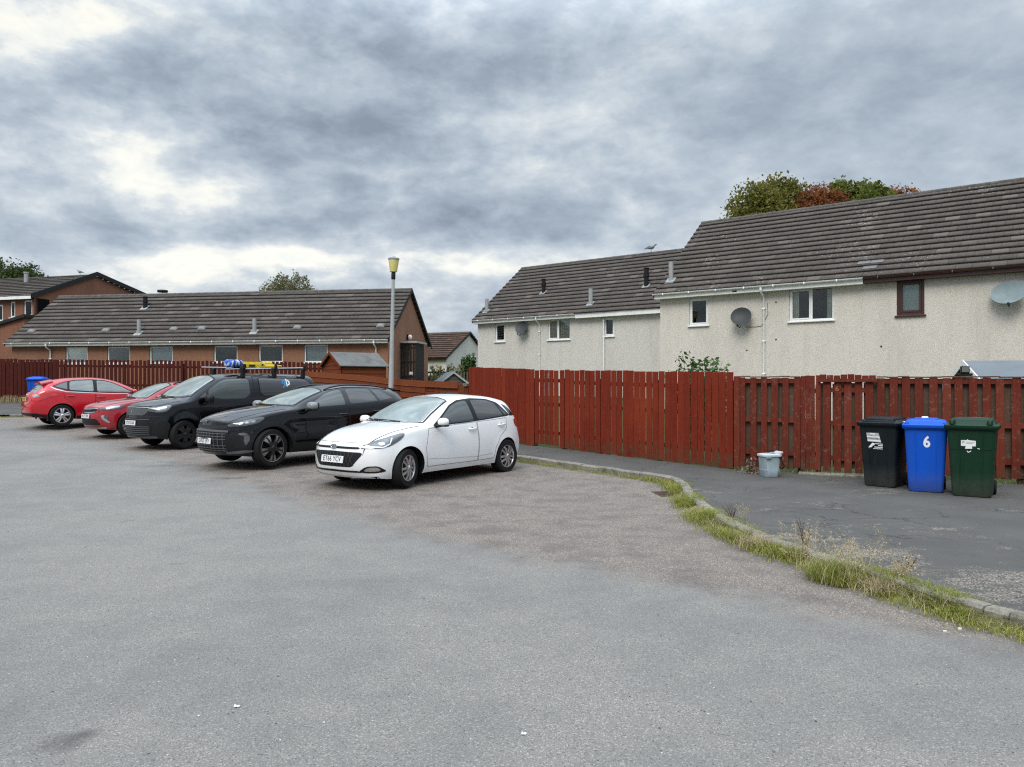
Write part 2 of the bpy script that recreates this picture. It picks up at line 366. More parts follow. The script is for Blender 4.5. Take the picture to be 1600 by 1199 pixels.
def mat_road():
    t = NT('road_asphalt'); co = t.coord()
    big = t.noise(co, .35, 5, .6); med = t.noise(co, 2.2, 5, .6)
    gr = t.noise(co, 130, 3, .75); cell = t.voro(co, 150); v1 = t.sep(cell)[0]
    grey = t.ramp(gr, [(.22, .100), (.5, .180), (.78, .285)])
    grey = t.mix(t.ramp(v1, [(.82, 0), (.92, .6)]), grey, (.38, .38, .375))
    grey = t.mix(t.ramp(v1, [(.0, .8), (.12, 0)]), grey, (.045, .046, .05))
    grey = t.mix(1.0, grey, (1.02, .965, .885), 'MULTIPLY')
    tone = t.math('ADD', t.math('MULTIPLY', big, .5), t.math('MULTIPLY', med, .25))
    grey = t.mix(t.ramp(tone, [(.27, .45), (.42, 0)]), grey, (.085, .088, .095))
    vb = t.sep(t.voro(co, 125))
    br = t.ramp(gr, [(.22, (.056, .047, .041)), (.5, (.156, .131, .113)), (.78, (.28, .24, .212))])
    br = t.mix(t.ramp(vb[1], [(.82, 0), (.92, .75)]), br, (.42, .385, .35))
    br = t.mix(t.ramp(vb[2], [(.86, 0), (.94, .45)]), br, (.23, .15, .115))
    br = t.mix(t.ramp(vb[0], [(.0, .85), (.14, 0)]), br, (.028, .026, .026))
    br = t.mix(t.ramp(med, [(.35, .5), (.55, 0)]), br, (.075, .068, .064))
    m = t.math('ADD', t.attr('brown'), t.math('MULTIPLY_ADD', t.noise(co, 1.3, 7, .72), 1.5, -.75))
    m = t.math('ADD', m, t.math('MULTIPLY_ADD', gr, .9, -.45))
    col = t.mix(t.ramp(m, [(.42, 0), (.72, 1)]), grey, br)
    # moss and silt gathering in the channel by the kerb
    mo = t.math('ADD', t.attr('moss'), t.math('MULTIPLY_ADD', t.noise(co, 9, 5, .7), .9, -.45))
    col = t.mix(t.ramp(mo, [(.35, 0), (.75, .85)]), col, t.mix(t.noise(co, 25, 4), (.055, .050, .035), (.10, .105, .03)))
    # oil and patch stains
    st = t.noise(co, .9, 6, .72); col = t.mix(t.ramp(st, [(.655, 0), (.72, .45)]), col, (.04, .04, .042))
    oil = t.attr('oil'); ok = t.math('ADD', oil, t.math('MULTIPLY_ADD', t.noise(co, 6, 5, .7), .7, -.35))
    col = t.mix(t.ramp(ok, [(.35, 0), (.8, .7)]), col, (.05, .047, .047))
    crk = t.voro(t.coord(scale=(1, 1, 1)), .55, 'Distance', 'DISTANCE_TO_EDGE')
    h = t.math('ADD', t.math('MULTIPLY', gr, 1.0), t.math('MULTIPLY', v1, .6))
    t.bsdf(col, .82, 0, .35, t.bump(h, .55, .004)); return t.mat
def mat_pavement():
    t = NT('worn_pavement'); co = t.coord()
    gr = t.noise(co, 110, 3, .7); v = t.sep(t.voro(co, 95)); st = t.coord(scale=(1, 1.5, 1))
    dk = t.ramp(gr, [(.25, (.030, .029, .028)), (.5, (.068, .066, .062)), (.75, (.120, .115, .108))])
    dk = t.mix(t.ramp(t.noise(co, 1.2, 5, .6), [(.4, 0), (.65, .45)]), dk, (.105, .101, .095))
    lt = t.ramp(v[0], [(.1, (.045, .04, .035)), (.5, (.115, .10, .086)), (.92, (.30, .27, .235))])
    w = t.noise(st, .85, 7, .72); w2 = t.noise(st, 3.1, 6, .7)
    mk = t.math('ADD', t.math('MULTIPLY', w, .65), t.math('MULTIPLY', w2, .35))
    mk = t.math('ADD', mk, t.attr('worn')); mk = t.math('ADD', mk, t.math('MULTIPLY_ADD', v[1], .05, -.025))
    k = t.ramp(mk, [(.545, 0), (.61, .9)])
    col = t.mix(k, dk, lt)
    cr = t.voro(t.coord(), 1.3, 'Distance', 'DISTANCE_TO_EDGE')
    dist = t.n('ShaderNodeTexVoronoi', feature='DISTANCE_TO_EDGE'); dist.inputs['Scale'].default_value = 1.15
    ad = t.n('ShaderNodeVectorMath', operation='ADD'); t.l(co, ad.inputs[0])
    sc = t.n('ShaderNodeVectorMath', operation='SCALE'); t.l(t.noise(co, 2.5, 5, .7, 'Color'), sc.inputs[0]); sc.inputs['Scale'].default_value = .55
    t.l(sc.outputs[0], ad.inputs[1]); t.l(ad.outputs[0], dist.inputs['Vector'])
    cm = t.math('MULTIPLY', t.ramp(dist.outputs['Distance'], [(.004, 1), (.014, 0)]), t.ramp(t.noise(co, .8, 3), [(.45, 0), (.6, .8)]))
    col = t.mix(cm, col, (.012, .012, .011))
    mo = t.math('ADD', t.attr('moss'), t.math('MULTIPLY_ADD', t.noise(co, 8, 5, .7), .9, -.45))
    col = t.mix(t.ramp(mo, [(.4, 0), (.8, .8)]), col, t.mix(t.noise(co, 25, 4), (.05, .045, .03), (.085, .085, .028)))
    h = t.math('ADD', t.math('MULTIPLY', gr, .8), t.math('SUBTRACT', t.math('MULTIPLY', k, -1.2), cm))
    t.bsdf(col, .85, 0, .3, t.bump(h, .6, .005)); return t.mat
def mat_soil():
    t = NT('grassy_ground'); co = t.coord(); n = t.noise(co, 1.2, 6, .7)
    c = t.ramp(n, [(.3, (.035, .045, .016)), (.55, (.06, .075, .02)), (.75, (.085, .08, .035))])
    t.bsdf(c, .95, 0, .2, t.bump(t.noise(co, 18, 4), .8, .03)); return t.mat
E_road, E_pav, E_soil = mat_road(), mat_pavement(), mat_soil()
tag(sheet('ground', axis_lines(-2800, 2800, -50, 40, 2), np.array(sorted(set(list(axis_lines(-300, 3000, -20, 60, 1.0))))), -.05, E_soil), kind='structure')
def sm(x): x = np.clip(x, 0, 1); return x*x*(3-2*x)
def a_brown(P): return np.clip(.5 + polyd(BROWN, P)/1.35, -1, 2)
def a_moss(P):
    d = -polyd(KERB, P); w = np.where(P[:, 1] < 12.6, .42, .22)
    return np.clip(1 - np.abs(d)/w, 0, 1)*.95
OILS = [(-2.13, 3.64, .155, .105, 1.35), (-.3, 9.5, .5, .35, .5), (-3.9, 12.5, .6, .3, .5), (-6.9, 15.2, .9, .4, .6), (-4.9, 13.5, .3, .15, .9), (-3.2, 7.2, .28, .07, .7), (-1.9, 6.7, .22, .06, .6), (-1.7, 8.9, .2, .06, .6), (1.6, 3.75, .12, .03, .9),
        (.6, 4.2, 1.2, .05, .45), (-1.5, 5.2, .5, .06, .45), (-5.2, 9.9, .3, .08, .7)]
def a_oil(P):
    o = np.zeros(len(P))
    for x, y, a, b, k in OILS:
        dx, dy = P[:, 0]-x, P[:, 1]-y; c, s = math.cos(.35), math.sin(.35)
        o = np.maximum(o, k*np.exp(-(((dx*c+dy*s)/a)**2 + ((-dx*s+dy*c)/b)**2)))
    return o
tag(sheet('road', axis_lines(-70, 45, -8, 8, .16), axis_lines(-40, 30.5, 2.6, 17, .16), 0, E_road, dict(brown=a_brown, moss=a_moss, oil=a_oil)), kind='structure')
def cdt_sheet(name, outline, dz, mat, step, attrs, lip=.0):
    o = [Vector(p) for p in outline]; pts = []
    for a, b in zip(o, o[1:] + o[:1]):
        n = max(1, int((b-a).length/step)); pts += [a + (b-a)*k/n for k in range(n)]
    nb = len(pts); P = np.array([[p.x, p.y] for p in pts]); lo, hi = P.min(0), P.max(0)
    g = np.stack(np.meshgrid(np.arange(lo[0], hi[0], step), np.arange(lo[1], hi[1], step)), -1).reshape(-1, 2)
    def inside(Q):
        c = np.zeros(len(Q), bool)
        for (x1, y1), (x2, y2) in zip(P, np.roll(P, -1, 0)):
            if y1 == y2: continue
            m = ((y1 > Q[:, 1]) != (y2 > Q[:, 1])) & (Q[:, 0] < (x2-x1)*(Q[:, 1]-y1)/(y2-y1) + x1); c ^= m
        return c
    g = g[inside(g)]
    res = delaunay_2d_cdt(pts + [Vector(q) for q in g], [(i, (i+1) % nb) for i in range(nb)], [], 1, 1e-5)
    V = [(p.x, p.y, gz(p.y) + dz) for p in res[0]]; Fc = [list(f) for f in res[2]]
    me = bpy.data.meshes.new(name); me.from_pydata(V, [], Fc); me.materials.append(mat)
    ob = link(name, me); A = np.array(V)[:, :2]
    for k, f in attrs.items():
        a = me.attributes.new(k, 'FLOAT', 'POINT'); a.data.foreach_set('value', f(A).astype(np.float32))
    me.shade_smooth(); return ob
def a_worn(P):
    d = -polyd(KERB, P); o = np.full(len(P), -.022)
    for x, y, a, b, k in [(3.1, 7.9, .55, .8, .10), (3.55, 6.9, .5, .5, .10), (4.1, 6.2, 1.0, .5, .13), (5.2, 11.2, .8, .35, .06), (4.6, 8.6, .8, .5, .03), (6.6, 9.5, .6, .3, .05), (3.9, 5.4, .8, .35, .09)]:
        o = o + k*np.exp(-(((P[:, 0]-x)/a)**2 + ((P[:, 1]-y)/b)**2))
    return o
def a_mossf(P): return np.maximum(np.clip(1 - np.abs(polyd(FENCE_LINE, P))/.22, 0, 1)*.75, np.clip(1 - np.abs(polyd(KERB, P))/.18, 0, 1)*.6)
KIN = [(x, y) for x, y in KERB]
PAV = KIN + [(24, 5.2)] + FENCE_LINE[::-1][0:]
tag(cdt_sheet('pavement', PAV, .10, E_pav, .35, dict(worn=a_worn, moss=a_mossf)), kind='structure')
GARD = FENCE_LINE + [(60, 5), (60, 75), (-70, 75), (-70, 31.1)]
tag(cdt_sheet('lawn', GARD, .09, E_soil, 2.0, {}), kind='structure')
# kerb stones
def resample(poly, step):
    P = [Vector(p) for p in poly]; out = [P[0]]; 
    for a, b in zip(P[:-1], P[1:]):
        n = max(1, round((b-a).length/step)); out += [a + (b-a)*k/n for k in range(1, n+1)]
    return out
def smooth_poly(poly, it=2):
    P = [Vector(p) for p in poly]
    for _ in range(it):
        Q = [P[0]]
        for a, b in zip(P[:-1], P[1:]): Q += [a*.75+b*.25, a*.25+b*.75]
        Q.append(P[-1]); P = Q
    return P
kb = MB(); ks = resample(smooth_poly(KERB[2:-2], 1), .45)
for i, (a, b) in enumerate(zip(ks[:-1], ks[1:])):
    d = (b-a).normalized(); n = Vector((-d.y, d.x)) # towards the pavement (left of travel)
    if i % 23 == 17: pass
    h = .112 + random.uniform(-.006, .006); a2, b2 = a + d*.004, b - d*.004
    def P(p, o, z): q = p + n*o; return (q.x, q.y, gz(p.y) + z)
    j = random.uniform(-.008, .008)
    kb.loft([[P(p, -.062+j, -.1), P(p, -.062+j, h-.022), P(p, -.04+j, h), P(p, .06+j, h), P(p, .06+j, -.1)] for p in (a2, b2)])
t = NT('kerb_concrete'); c_ = t.coord(); k_ = t.noise(c_, 6, 6, .7)
cc = t.ramp(t.noise(c_, 60, 4, .7), [(.3, (.15, .138, .115)), (.7, (.32, .295, .25))])
cc = t.mix(t.ramp(k_, [(.48, 0), (.66, .75)]), cc, (.055, .055, .03))
cc = t.mix(t.math('MULTIPLY', t.attr('rnd'), .35), cc, (.10, .095, .085))
t.bsdf(cc, .9, 0, .3, t.bump(t.noise(c_, 45, 4), .5, .006)); M_kerb = t.mat
tag(kb.build('kerb', M_kerb), kind='structure')

# silt and moss banked up in the channel, burying most of the kerb face
def silt_bank():
    kp = smooth_poly(KERB[4:-2], 2); ks = [p for p in resample(kp, .06)]; prof = [(-.062, 1.0), (-.10, .85), (-.16, .62), (-.24, .32), (-.33, .08), (-.40, -.06)]
    V, Fc = [], []; n = len(prof)
    for i, p in enumerate(ks):
        d = (ks[min(i+1, len(ks)-1)] - ks[max(i-1, 0)]).normalized(); nn = Vector((-d.y, d.x)); y = p.y
        amp = .078*float(np.interp(y, [3, 4.5, 6, 9.5, 11.5, 12.6, 13.2, 18, 22], [.2, .75, 1, .95, .8, .8, .35, .3, .0])); wd = float(np.interp(y, [4, 6, 9, 11.5, 13, 18], [.7, .95, .9, .8, .6, .45]))
        w = 1 + .10*math.sin(i*.173) + .08*math.sin(i*.41+1) + .07*math.sin(i*1.13) + .06*math.sin(i*2.3+2) + random.uniform(-.06, .06)
        for o, h in prof:
            q = p + nn*(-.062 + (o+.062)*wd*w); V.append((q.x, q.y, gz(y) + amp*h*(.85+.25*math.sin(i*.5+o*20)) + (random.uniform(-.006, .006) if 0 < h < 1 else 0) - (.012 if h < 0 else 0)))
    for i in range(len(ks)-1):
        for j in range(n-1): Fc.append((i*n+j, i*n+j+1, (i+1)*n+j+1, (i+1)*n+j))
    t = NT('silt_moss'); c = t.coord(); a = t.noise(c, 11, 6, .7); b = t.noise(c, 60, 4, .7)
    col = t.mix(t.ramp(a, [(.4, 0), (.62, 1)]), t.ramp(b, [(.3, (.055, .045, .028)), (.7, (.13, .11, .075))]), t.ramp(b, [(.3, (.10, .105, .02)), (.7, (.20, .20, .045))]))
    ed = t.math('ADD', t.attr('edge'), t.math('MULTIPLY_ADD', t.noise(c, 14, 5, .75), 1.2, -.6)); col = t.mix(t.ramp(ed, [(.45, 0), (.75, 1)]), col, t.ramp(b, [(.25, (.06, .052, .045)), (.75, (.22, .195, .17))]))
    t.bsdf(col, .95, 0, .2, t.bump(b, .9, .01))
    o = soup('verge', V, Fc, t.mat); ea = o.data.attributes.new('edge', 'FLOAT', 'POINT'); ea.data.foreach_set('value', np.tile(np.array([0, 0, .15, .45, .8, 1.0], np.float32), len(ks))); o.data.shade_smooth(); tag(o, kind='structure')
silt_bank()
# ------------------------------------------------------------------ building materials
def harl(name, a, b, stain, scale=70, bump=.55):
    t = NT(name); co = t.coord(); n = t.noise(co, scale, 3, .7); v = t.sep(t.voro(co, scale*.9))[0]
    c = t.mix(t.ramp(n, [(.3, 0), (.7, 1)]), a, b)
    c = t.mix(t.ramp(v, [(.0, .32), (.18, 0)]), c, tuple(x*.45 for x in a))
    st = t.noise(t.coord(scale=(1, 1, .35)), 1.1, 6, .7)
    c = t.mix(t.ramp(st, [(.46, 0), (.72, .55)]), c, stain)
    sk = t.noise(t.coord(scale=(2.6, 2.6, .16)), 1.5, 6, .65); c = t.mix(t.ramp(sk, [(.54, 0), (.78, .28)]), c, tuple(x*.74 for x in stain))
    t.bsdf(c, .92, 0, .2, t.bump(t.math('ADD', n, t.math('MULTIPLY', v, .6)), bump, .012)); return t.mat
M_harl = harl('cream_roughcast', (.54, .50, .45), (.73, .685, .625), (.48, .45, .405), 66)
M_harl2 = harl('pale_roughcast', (.52, .50, .465), (.68, .66, .615), (.47, .455, .43), 55)
M_brick = harl('brown_roughcast', (.20, .098, .062), (.35, .182, .118), (.17, .09, .062), 55, .5)
M_brick2 = harl('red_brown_roughcast', (.18, .080, .053), (.29, .135, .09), (.13, .068, .05), 50, .5)
def tiles(name, a, b, lich, tw, co_, lam=.22):
    """concrete tiles: every tile its own tone; lichen in pale specks"""
    t = NT(name); uv = t.coord('UV'); ob = t.coord()
    s = t.sep(uv); row = t.math('FLOOR', s[1]); sh = t.math('MULTIPLY', t.math('MODULO', row, 2.0), .5)
    xs = t.math('ADD', t.math('DIVIDE', s[0], tw), sh); cell = t.math('FLOOR', xs); fx = t.math('FRACT', xs)
    cb = t.n('ShaderNodeCombineXYZ'); t.set(cb.inputs[0], cell); t.set(cb.inputs[1], row)
    wn = t.n('ShaderNodeTexWhiteNoise', noise_dimensions='2D'); t.l(cb.outputs[0], wn.inputs['Vector']); r = wn.outputs['Value']
    c = t.mix(r, a, b)
    c = t.mix(t.ramp(t.noise(ob, .8, 6, .7), [(.4, 0), (.7, .55)]), c, tuple(x*.6 for x in a))
    c = t.mix(t.ramp(t.noise(ob, 22, 5, .75), [(.4, .0), (.75, .6)]), c, tuple(min(1, x*1.7) for x in b))
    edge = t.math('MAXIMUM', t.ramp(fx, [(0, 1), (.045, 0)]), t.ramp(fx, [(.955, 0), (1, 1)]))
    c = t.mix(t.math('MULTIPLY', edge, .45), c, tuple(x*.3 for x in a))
    wt = t.ramp(r, [(.94, 0), (.97, 1)]); c = t.mix(t.math('MULTIPLY', wt, .35), c, tuple(min(1, x*2.0) for x in b))
    lm = t.noise(ob, 11, 6, .8); zone = t.noise(ob, .55, 3, .6)
    k = t.math('ADD', lm, t.math('MULTIPLY_ADD', zone, .5, -.25))
    c = t.mix(t.ramp(k, [(.645, 0), (.70, lam*3)]), c, lich)
    fy = t.math('FRACT', s[1]); c = t.mix(t.ramp(fy, [(0, .75), (.10, .15), (.2, 0)]), c, tuple(x*.35 for x in a))  # shade under each course lip, painted into the tile colour
    ms = t.math('MULTIPLY', t.ramp(fy, [(.0, 1), (.3, 0)]), t.ramp(t.noise(ob, 3, 5, .7), [(.55, 0), (.7, .7)]))
    c = t.mix(ms, c, (.045, .048, .022))
    nm = t.bump(t.math('ADD', t.math('MULTIPLY', edge, -1.0), t.math('ADD', t.math('MULTIPLY', t.noise(ob, 40, 3), .4), t.math('MULTIPLY', r, .5))), .5, .012)
    t.bsdf(c, .88, 0, .3, nm); return t.mat
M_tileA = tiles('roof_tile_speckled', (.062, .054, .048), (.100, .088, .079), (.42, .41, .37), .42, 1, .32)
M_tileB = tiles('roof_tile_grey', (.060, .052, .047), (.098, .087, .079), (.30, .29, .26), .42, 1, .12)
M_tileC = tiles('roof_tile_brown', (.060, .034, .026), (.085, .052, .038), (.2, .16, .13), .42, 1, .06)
M_ridge = plain('ridge_tile', (.075, .069, .062), .9, var=.35, nscale=5, bump=.5, bscale=30)
M_lead = plain('lead_flashing', (.28, .29, .29), .6, .3, var=.2)
M_flue = plain('flue_grey', (.33, .34, .335), .55, .2, var=.12)
M_curt = plain('curtain_cloth', (.82, .80, .75), .9, var=.08)
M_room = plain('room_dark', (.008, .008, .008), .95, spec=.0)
M_blind = plain('pale_blind', (.72, .78, .82), .7, var=.05)

def slope_part(name, L0, L1, yz0, yz1, n, mat, parent, lip=.065, th=.03):
    """tiled slope: n overlapping courses from (y,z)=yz0 (eave) to yz1 (ridge); each course is a real step"""
    V, Fc, UV = [], [], []
    (y0, z0), (y1, z1) = yz0, yz1; ln = math.hypot(y1-y0, z1-z0); dy, dz = (y1-y0)/ln, (z1-z0)/ln; ny, nz = -dz*(1 if dy > 0 else -1), abs(dy)
    if dy < 0: ny = dz
    ex = ln/n; seg = max(2, int((L1-L0)/.42))
    for k in range(n):
        w = np.random.RandomState(k+n).rand(seg+1)
        for i in range(seg):
            xa, xb = L0 + (L1-L0)*i/seg, L0 + (L1-L0)*(i+1)/seg; j = (w[i]-.5)*.012
            b = len(V)
            s0 = k*ex - .012 + j; s1 = (k+1)*ex + .03
            lo = .012 + lip; hi = .012
            def p(x, s, h): return (x, y0 + dy*s + ny*h, z0 + dz*s + nz*h)
            V += [p(xa, s0, lo-th-.01), p(xb, s0, lo-th-.01), p(xb, s0, lo+j*.3), p(xa, s0, lo+j*.3), p(xb, s1, hi), p(xa, s1, hi)]
            Fc += [(b, b+1, b+2, b+3), (b+3, b+2, b+4, b+5)]
            UV += [(xa, k+.01), (xb, k+.01), (xb, k+.01), (xa, k+.01), (xa, k+.05), (xb, k+.05), (xb, k+.95), (xa, k+.95)]
    o = soup(name, V, Fc, mat, parent=parent)
    uv = o.data.uv_layers.new(name='UVMap'); uv.data.foreach_set('uv', np.array(UV, np.float32).ravel())
    return o

def wall_holes(mb, L0, L1, z0, z1, holes, y=0.0, rev=.11, mi=0):
    """front wall plane at y with rectangular openings and reveals going inwards (+y)"""
    xs = sorted({L0, L1, *[h[0] for h in holes], *[h[1] for h in holes]}); zs = sorted({z0, z1, *[h[2] for h in holes], *[h[3] for h in holes]})
    for xa, xb in zip(xs[:-1], xs[1:]):
        for za, zb in zip(zs[:-1], zs[1:]):
            cx, cz = (xa+xb)/2, (za+zb)/2
            if any(h[0] < cx < h[1] and h[2] < cz < h[3] for h in holes): continue
            mb.add([(xa, y, za), (xb, y, za), (xb, y, zb), (xa, y, zb)], [(0, 1, 2, 3)], mi)
    for a, b, c, d in holes:
        mb.add([(a,y,c),(b,y,c),(b,y+rev,c),(a,y+rev,c)], [(0,1,2,3)], mi); mb.add([(a,y,d),(a,y+rev,d),(b,y+rev,d),(b,y,d)], [(0,1,2,3)], mi)
        mb.add([(a,y,c),(a,y+rev,c),(a,y+rev,d),(a,y,d)], [(0,1,2,3)], mi); mb.add([(b,y,c),(b,y,d),(b,y+rev,d),(b,y+rev,c)], [(0,1,2,3)], mi)

class House:
    def __init__(s, name, E, th, zb, ez, L, d, h, ov=.25):
        s.E, s.th, s.zb, s.ez, s.L, s.d, s.h, s.ov = E, R(th), zb, ez - zb, L, d, h, ov
        s.a = Vector((math.sin(s.th), -math.cos(s.th))); s.n = Vector((math.cos(s.th), math.sin(s.th)))
        s.root = empty(name, (E[0], E[1], zb), s.th - math.pi/2)
    def sx(s, u, y=None):
        """length along the wall of the point of plane y seen in direction u"""
        y = s.ov if y is None else y
        r = (u-800)/F_PX; p = Vector(s.E) + s.n*y; return (r*p.y - p.x)/(s.a.x - r*s.a.y)
    def sz(s, u, v, y=None):
        y = s.ov if y is None else y
        q = Vector(s.E) + s.n*y + s.a*s.sx(u, y); return CAM_H + (600-v)*q.y/F_PX - s.zb
    def roofpt(s, u, v):
        """where a line of sight meets the front slope, in local coordinates"""
        lo, hi = 0.0, s.d
        for _ in range(50):
            y = (lo+hi)/2; z = s.sz(u, v, y)
            if z > s.ez + s.h*y/s.d: lo = y
            else: hi = y
        return s.sx(u, y), y, s.ez + s.h*y/s.d
    def win(s, u0, u1, v0, v1): 
        return (s.sx(u0), s.sx(u1), s.sz((u0+u1)/2, v1), s.sz((u0+u1)/2, v0))

def window(parent, hole, mat, y, style='casement', sill=True, label=None, curtains=0, open_=0, back=M_room, split=None, fw=.055):
    a, b, c, d = hole; yy = y + .05
    m = MB()
    def bar(x0, x1, z0, z1, yo=0, t=.06): m.bbox((x0, yy-yo, z0), (x1, yy+t, z1), .006)
    bar(a+.002, a+fw, c+.002, d-.002); bar(b-fw, b-.002, c+.002, d-.002); bar(a+fw, b-fw, c+.002, c+fw); bar(a+fw, b-fw, d-fw, d-.002)
    cells = [(a+fw, b-fw)]
    if split:
        x = a + (b-a)*split; bar(x-fw*.6, x+fw*.6, c+fw, d-fw); cells = [(a+fw, x-fw*.6), (x+fw*.6, b-fw)]
    for i, (x0, x1) in enumerate(cells):                                    # opening sash inside the outer frame
        if (style == 'casement') and (i == 0 or not split):
            f2 = fw*.75
            for q in ((x0, x0+f2, c+fw, d-fw), (x1-f2, x1, c+fw, d-fw), (x0+f2, x1-f2, c+fw, c+fw+f2), (x0+f2, x1-f2, d-fw-f2, d-fw)):
                m.bbox((q[0], yy-.012, q[2]), (q[1], yy+.045, q[3]), .006)
    w = m.build('window', mat, parent)
    if label: w['label'] = label
    for x0, x1 in cells:
        MB().box((x0, yy+.022, c+fw), (x1, yy+.030, d-fw)).build('pane', M_pane, w)
    if sill: MB().bbox((a-.05, y-.07, c-.05), (b+.05, y+.05, c-.002), .012).build('sill', mat, w)
    # what stands behind the pane: dark room, and curtains where they show
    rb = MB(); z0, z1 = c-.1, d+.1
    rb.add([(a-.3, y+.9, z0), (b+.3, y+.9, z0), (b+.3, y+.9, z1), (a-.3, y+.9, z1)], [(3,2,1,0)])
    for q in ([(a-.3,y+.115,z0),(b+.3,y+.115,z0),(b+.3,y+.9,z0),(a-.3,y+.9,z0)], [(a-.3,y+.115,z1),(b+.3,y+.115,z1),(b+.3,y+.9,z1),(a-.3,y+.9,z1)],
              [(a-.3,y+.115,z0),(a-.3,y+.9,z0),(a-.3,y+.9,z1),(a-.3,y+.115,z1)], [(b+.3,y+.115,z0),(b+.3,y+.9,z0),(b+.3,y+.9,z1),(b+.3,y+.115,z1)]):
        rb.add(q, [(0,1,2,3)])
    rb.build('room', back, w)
    def curtain(x0, x1):
        n = max(8, int((x1-x0)/.015)); cm = MB()
        P = [(x0+(x1-x0)*k/n, y+.145+.022*math.sin(k*1.3)+.01*math.sin(k*.47)) for k in range(n+1)]
        cm.add([(x, q, c-.05) for x, q in P] + [(x, q, d+.05) for x, q in P], [(k, k+1, n+2+k, n+1+k) for k in range(n)])
        cm.build('curtain', M_curt, w, smooth=60)
    if curtains == 1: curtain(a-.05, a+.20*(b-a)); curtain(b-.17*(b-a), b+.05)
    if curtains == 2: curtain(a-.05, b+.05)
    if curtains == 3: MB().box((a+.01, y+.16, c+(d-c)*.02), (b-.01, y+.17, d), 0).build('blind', M_blind, w)
    return w

def house_shell(H, mat, holes, sides='both', depth=None):
    """walls with gables as one mesh"""
    D = depth or 2*H.d; m = MB(); y0, y1 = H.ov, D - H.ov
    zt = H.ez - .10
    x0, x1 = .0 + .12, H.L - .12
    wall_holes(m, x0, x1, -.4, zt, holes, y0)
    m.add([(x1, y1, -.4), (x0, y1, -.4), (x0, y1, zt), (x1, y1, zt)], [(0, 1, 2, 3)])
    pk = H.ez + H.h - .12 - .05
    for x in (x0, x1):
        m.add([(x, y0, -.4), (x, y1, -.4), (x, y1, zt), (x, D/2, pk), (x, y0, zt)], [(0, 1, 2, 3, 4)])
    return m.build('wall', mat, H.root)

def roof(H, mat, n, ridge_mat=M_ridge, verge=.0, depth=None, vm=None):
    D = depth or 2*H.d
    e0 = (-.06, H.ez - .06*H.h/H.d)
    r = slope_part('roof', -verge, H.L+verge, e0, (D/2, H.ez+H.h), n, mat, H.root)
    slope_part('rear_slope', -verge, H.L+verge, (D+.06, H.ez - .06*H.h/H.d), (D/2, H.ez+H.h), n, mat, r)
    m = MB(); k = int((H.L+2*verge)/.42); w = (H.L+2*verge)/k
    for i in range(k):
        x0 = -verge + i*w; z = H.ez + H.h + .045
        rg = [[(x, D/2 + .13*math.cos(a), z - .09 + .11*math.sin(a)+.006*(q)) for a in [R(180-30*j) for j in range(7)]] for q, x in ((0, x0+.004), (1, x0+w-.004))]
        m.loft(rg)
    m.build('ridge', ridge_mat, r)
    for x in (-verge-.018, H.L+verge-.012):   # verge boards
        for y0, y1 in ((-.06, D/2), (D+.06, D/2)):
            vb = MB()
            za, zb = H.ez - .06*H.h/H.d, H.ez + H.h
            vb.add([(x, y0, za-.13), (x+.03, y0, za-.13), (x+.03, y0, za+.035), (x, y0, za+.035), (x, y1, zb-.13), (x+.03, y1, zb-.13), (x+.03, y1, zb+.035), (x, y1, zb+.035)],
                   [(0,1,2,3),(7,6,5,4),(0,4,5,1),(1,5,6,2),(2,6,7,3),(3,7,4,0)])
            vb.build('verge', vm or M_ridge, r)
    return r

def eaves(H, x0, x1, mat, gut=True, fas=.17, gmat=None):
    f = MB().bbox((x0, -.022, H.ez-.05-fas), (x1, .0, H.ez-.03), .004)
    f.box((x0, .0, H.ez-.05-fas+.005), (x1, H.ov+.005, H.ez-.05-fas+.02))
    o = f.build('fascia', mat, H.root)
    if gut:
        m = MB(); n = 8
        pr = [(-.08 - .058*math.cos(R(180*k/n)), H.ez-.035-.058*math.sin(R(180*k/n))) for k in range(n+1)]
        pi_ = [(-.08 - .050*math.cos(R(180*k/n)), H.ez-.033-.050*math.sin(R(180*k/n))) for k in range(n, -1, -1)]
        m.loft([[(x, y, z) for y, z in pr+pi_] for x in (x0-.02, x1+.02)])
        x = x0 + .4
        while x < x1: m.bbox((x, -.142, H.ez-.10), (x+.03, -.022, H.ez-.028), .004); x += 1.0
        m.build('gutter', gmat or mat, H.root, smooth=40)
    return o

def downpipe(H, x, zb, mat, r=.034):
    m = MB(); zt = H.ez - .09
    m.tube([(x, -.08, zt), (x, -.08, zt-.10), (x, -.04, zt-.17), (x, H.ov-.10, zt-.26), (x, H.ov-.05, zt-.34), (x, H.ov-.05, zb)], r, 10)
    z = zt - .7
    m.lathe([(r*1.25, zt-.11), (r*1.35, zt-.02)], 10, M=Matrix.Translation((x, -.08, 0)))
    while z > zb + .3:
        m.bbox((x-.055, H.ov-.09, z), (x+.055, H.ov-.002, z+.035), .004); z -= 1.1
    return m.build('downpipe', mat, H.root, smooth=40)

def flue(parent, H, u, vb, vt, mat, r, cap=None, name='flue'):
    x, y, z = H.roofpt(u, vb); ht = (vb-vt)*(Vector(H.E)+H.n*y+H.a*x).y/F_PX
    m = MB().lathe([(r, -.15), (r, ht*.62), (r*1.0, ht*.62), (r*1.0, ht)], 14)
    if cap: m.lathe([(r*1.28, ht*.52), (r*1.28, ht*.64)], 14); m.lathe([(r*1.2, ht-.05), (r*1.25, ht-.02), (r*.9, ht+.015)], 14)
    sl = math.atan2(H.h, H.d)
    m.box((-.17, -.20, -.0), (.17, .17, .05), 1, Matrix.Rotation(sl, 4, 'X') @ Matrix.Translation((0, 0, .02)))
    o = m.build(name, [mat, M_lead], parent, smooth=40); o.location = (x, y, z); return o

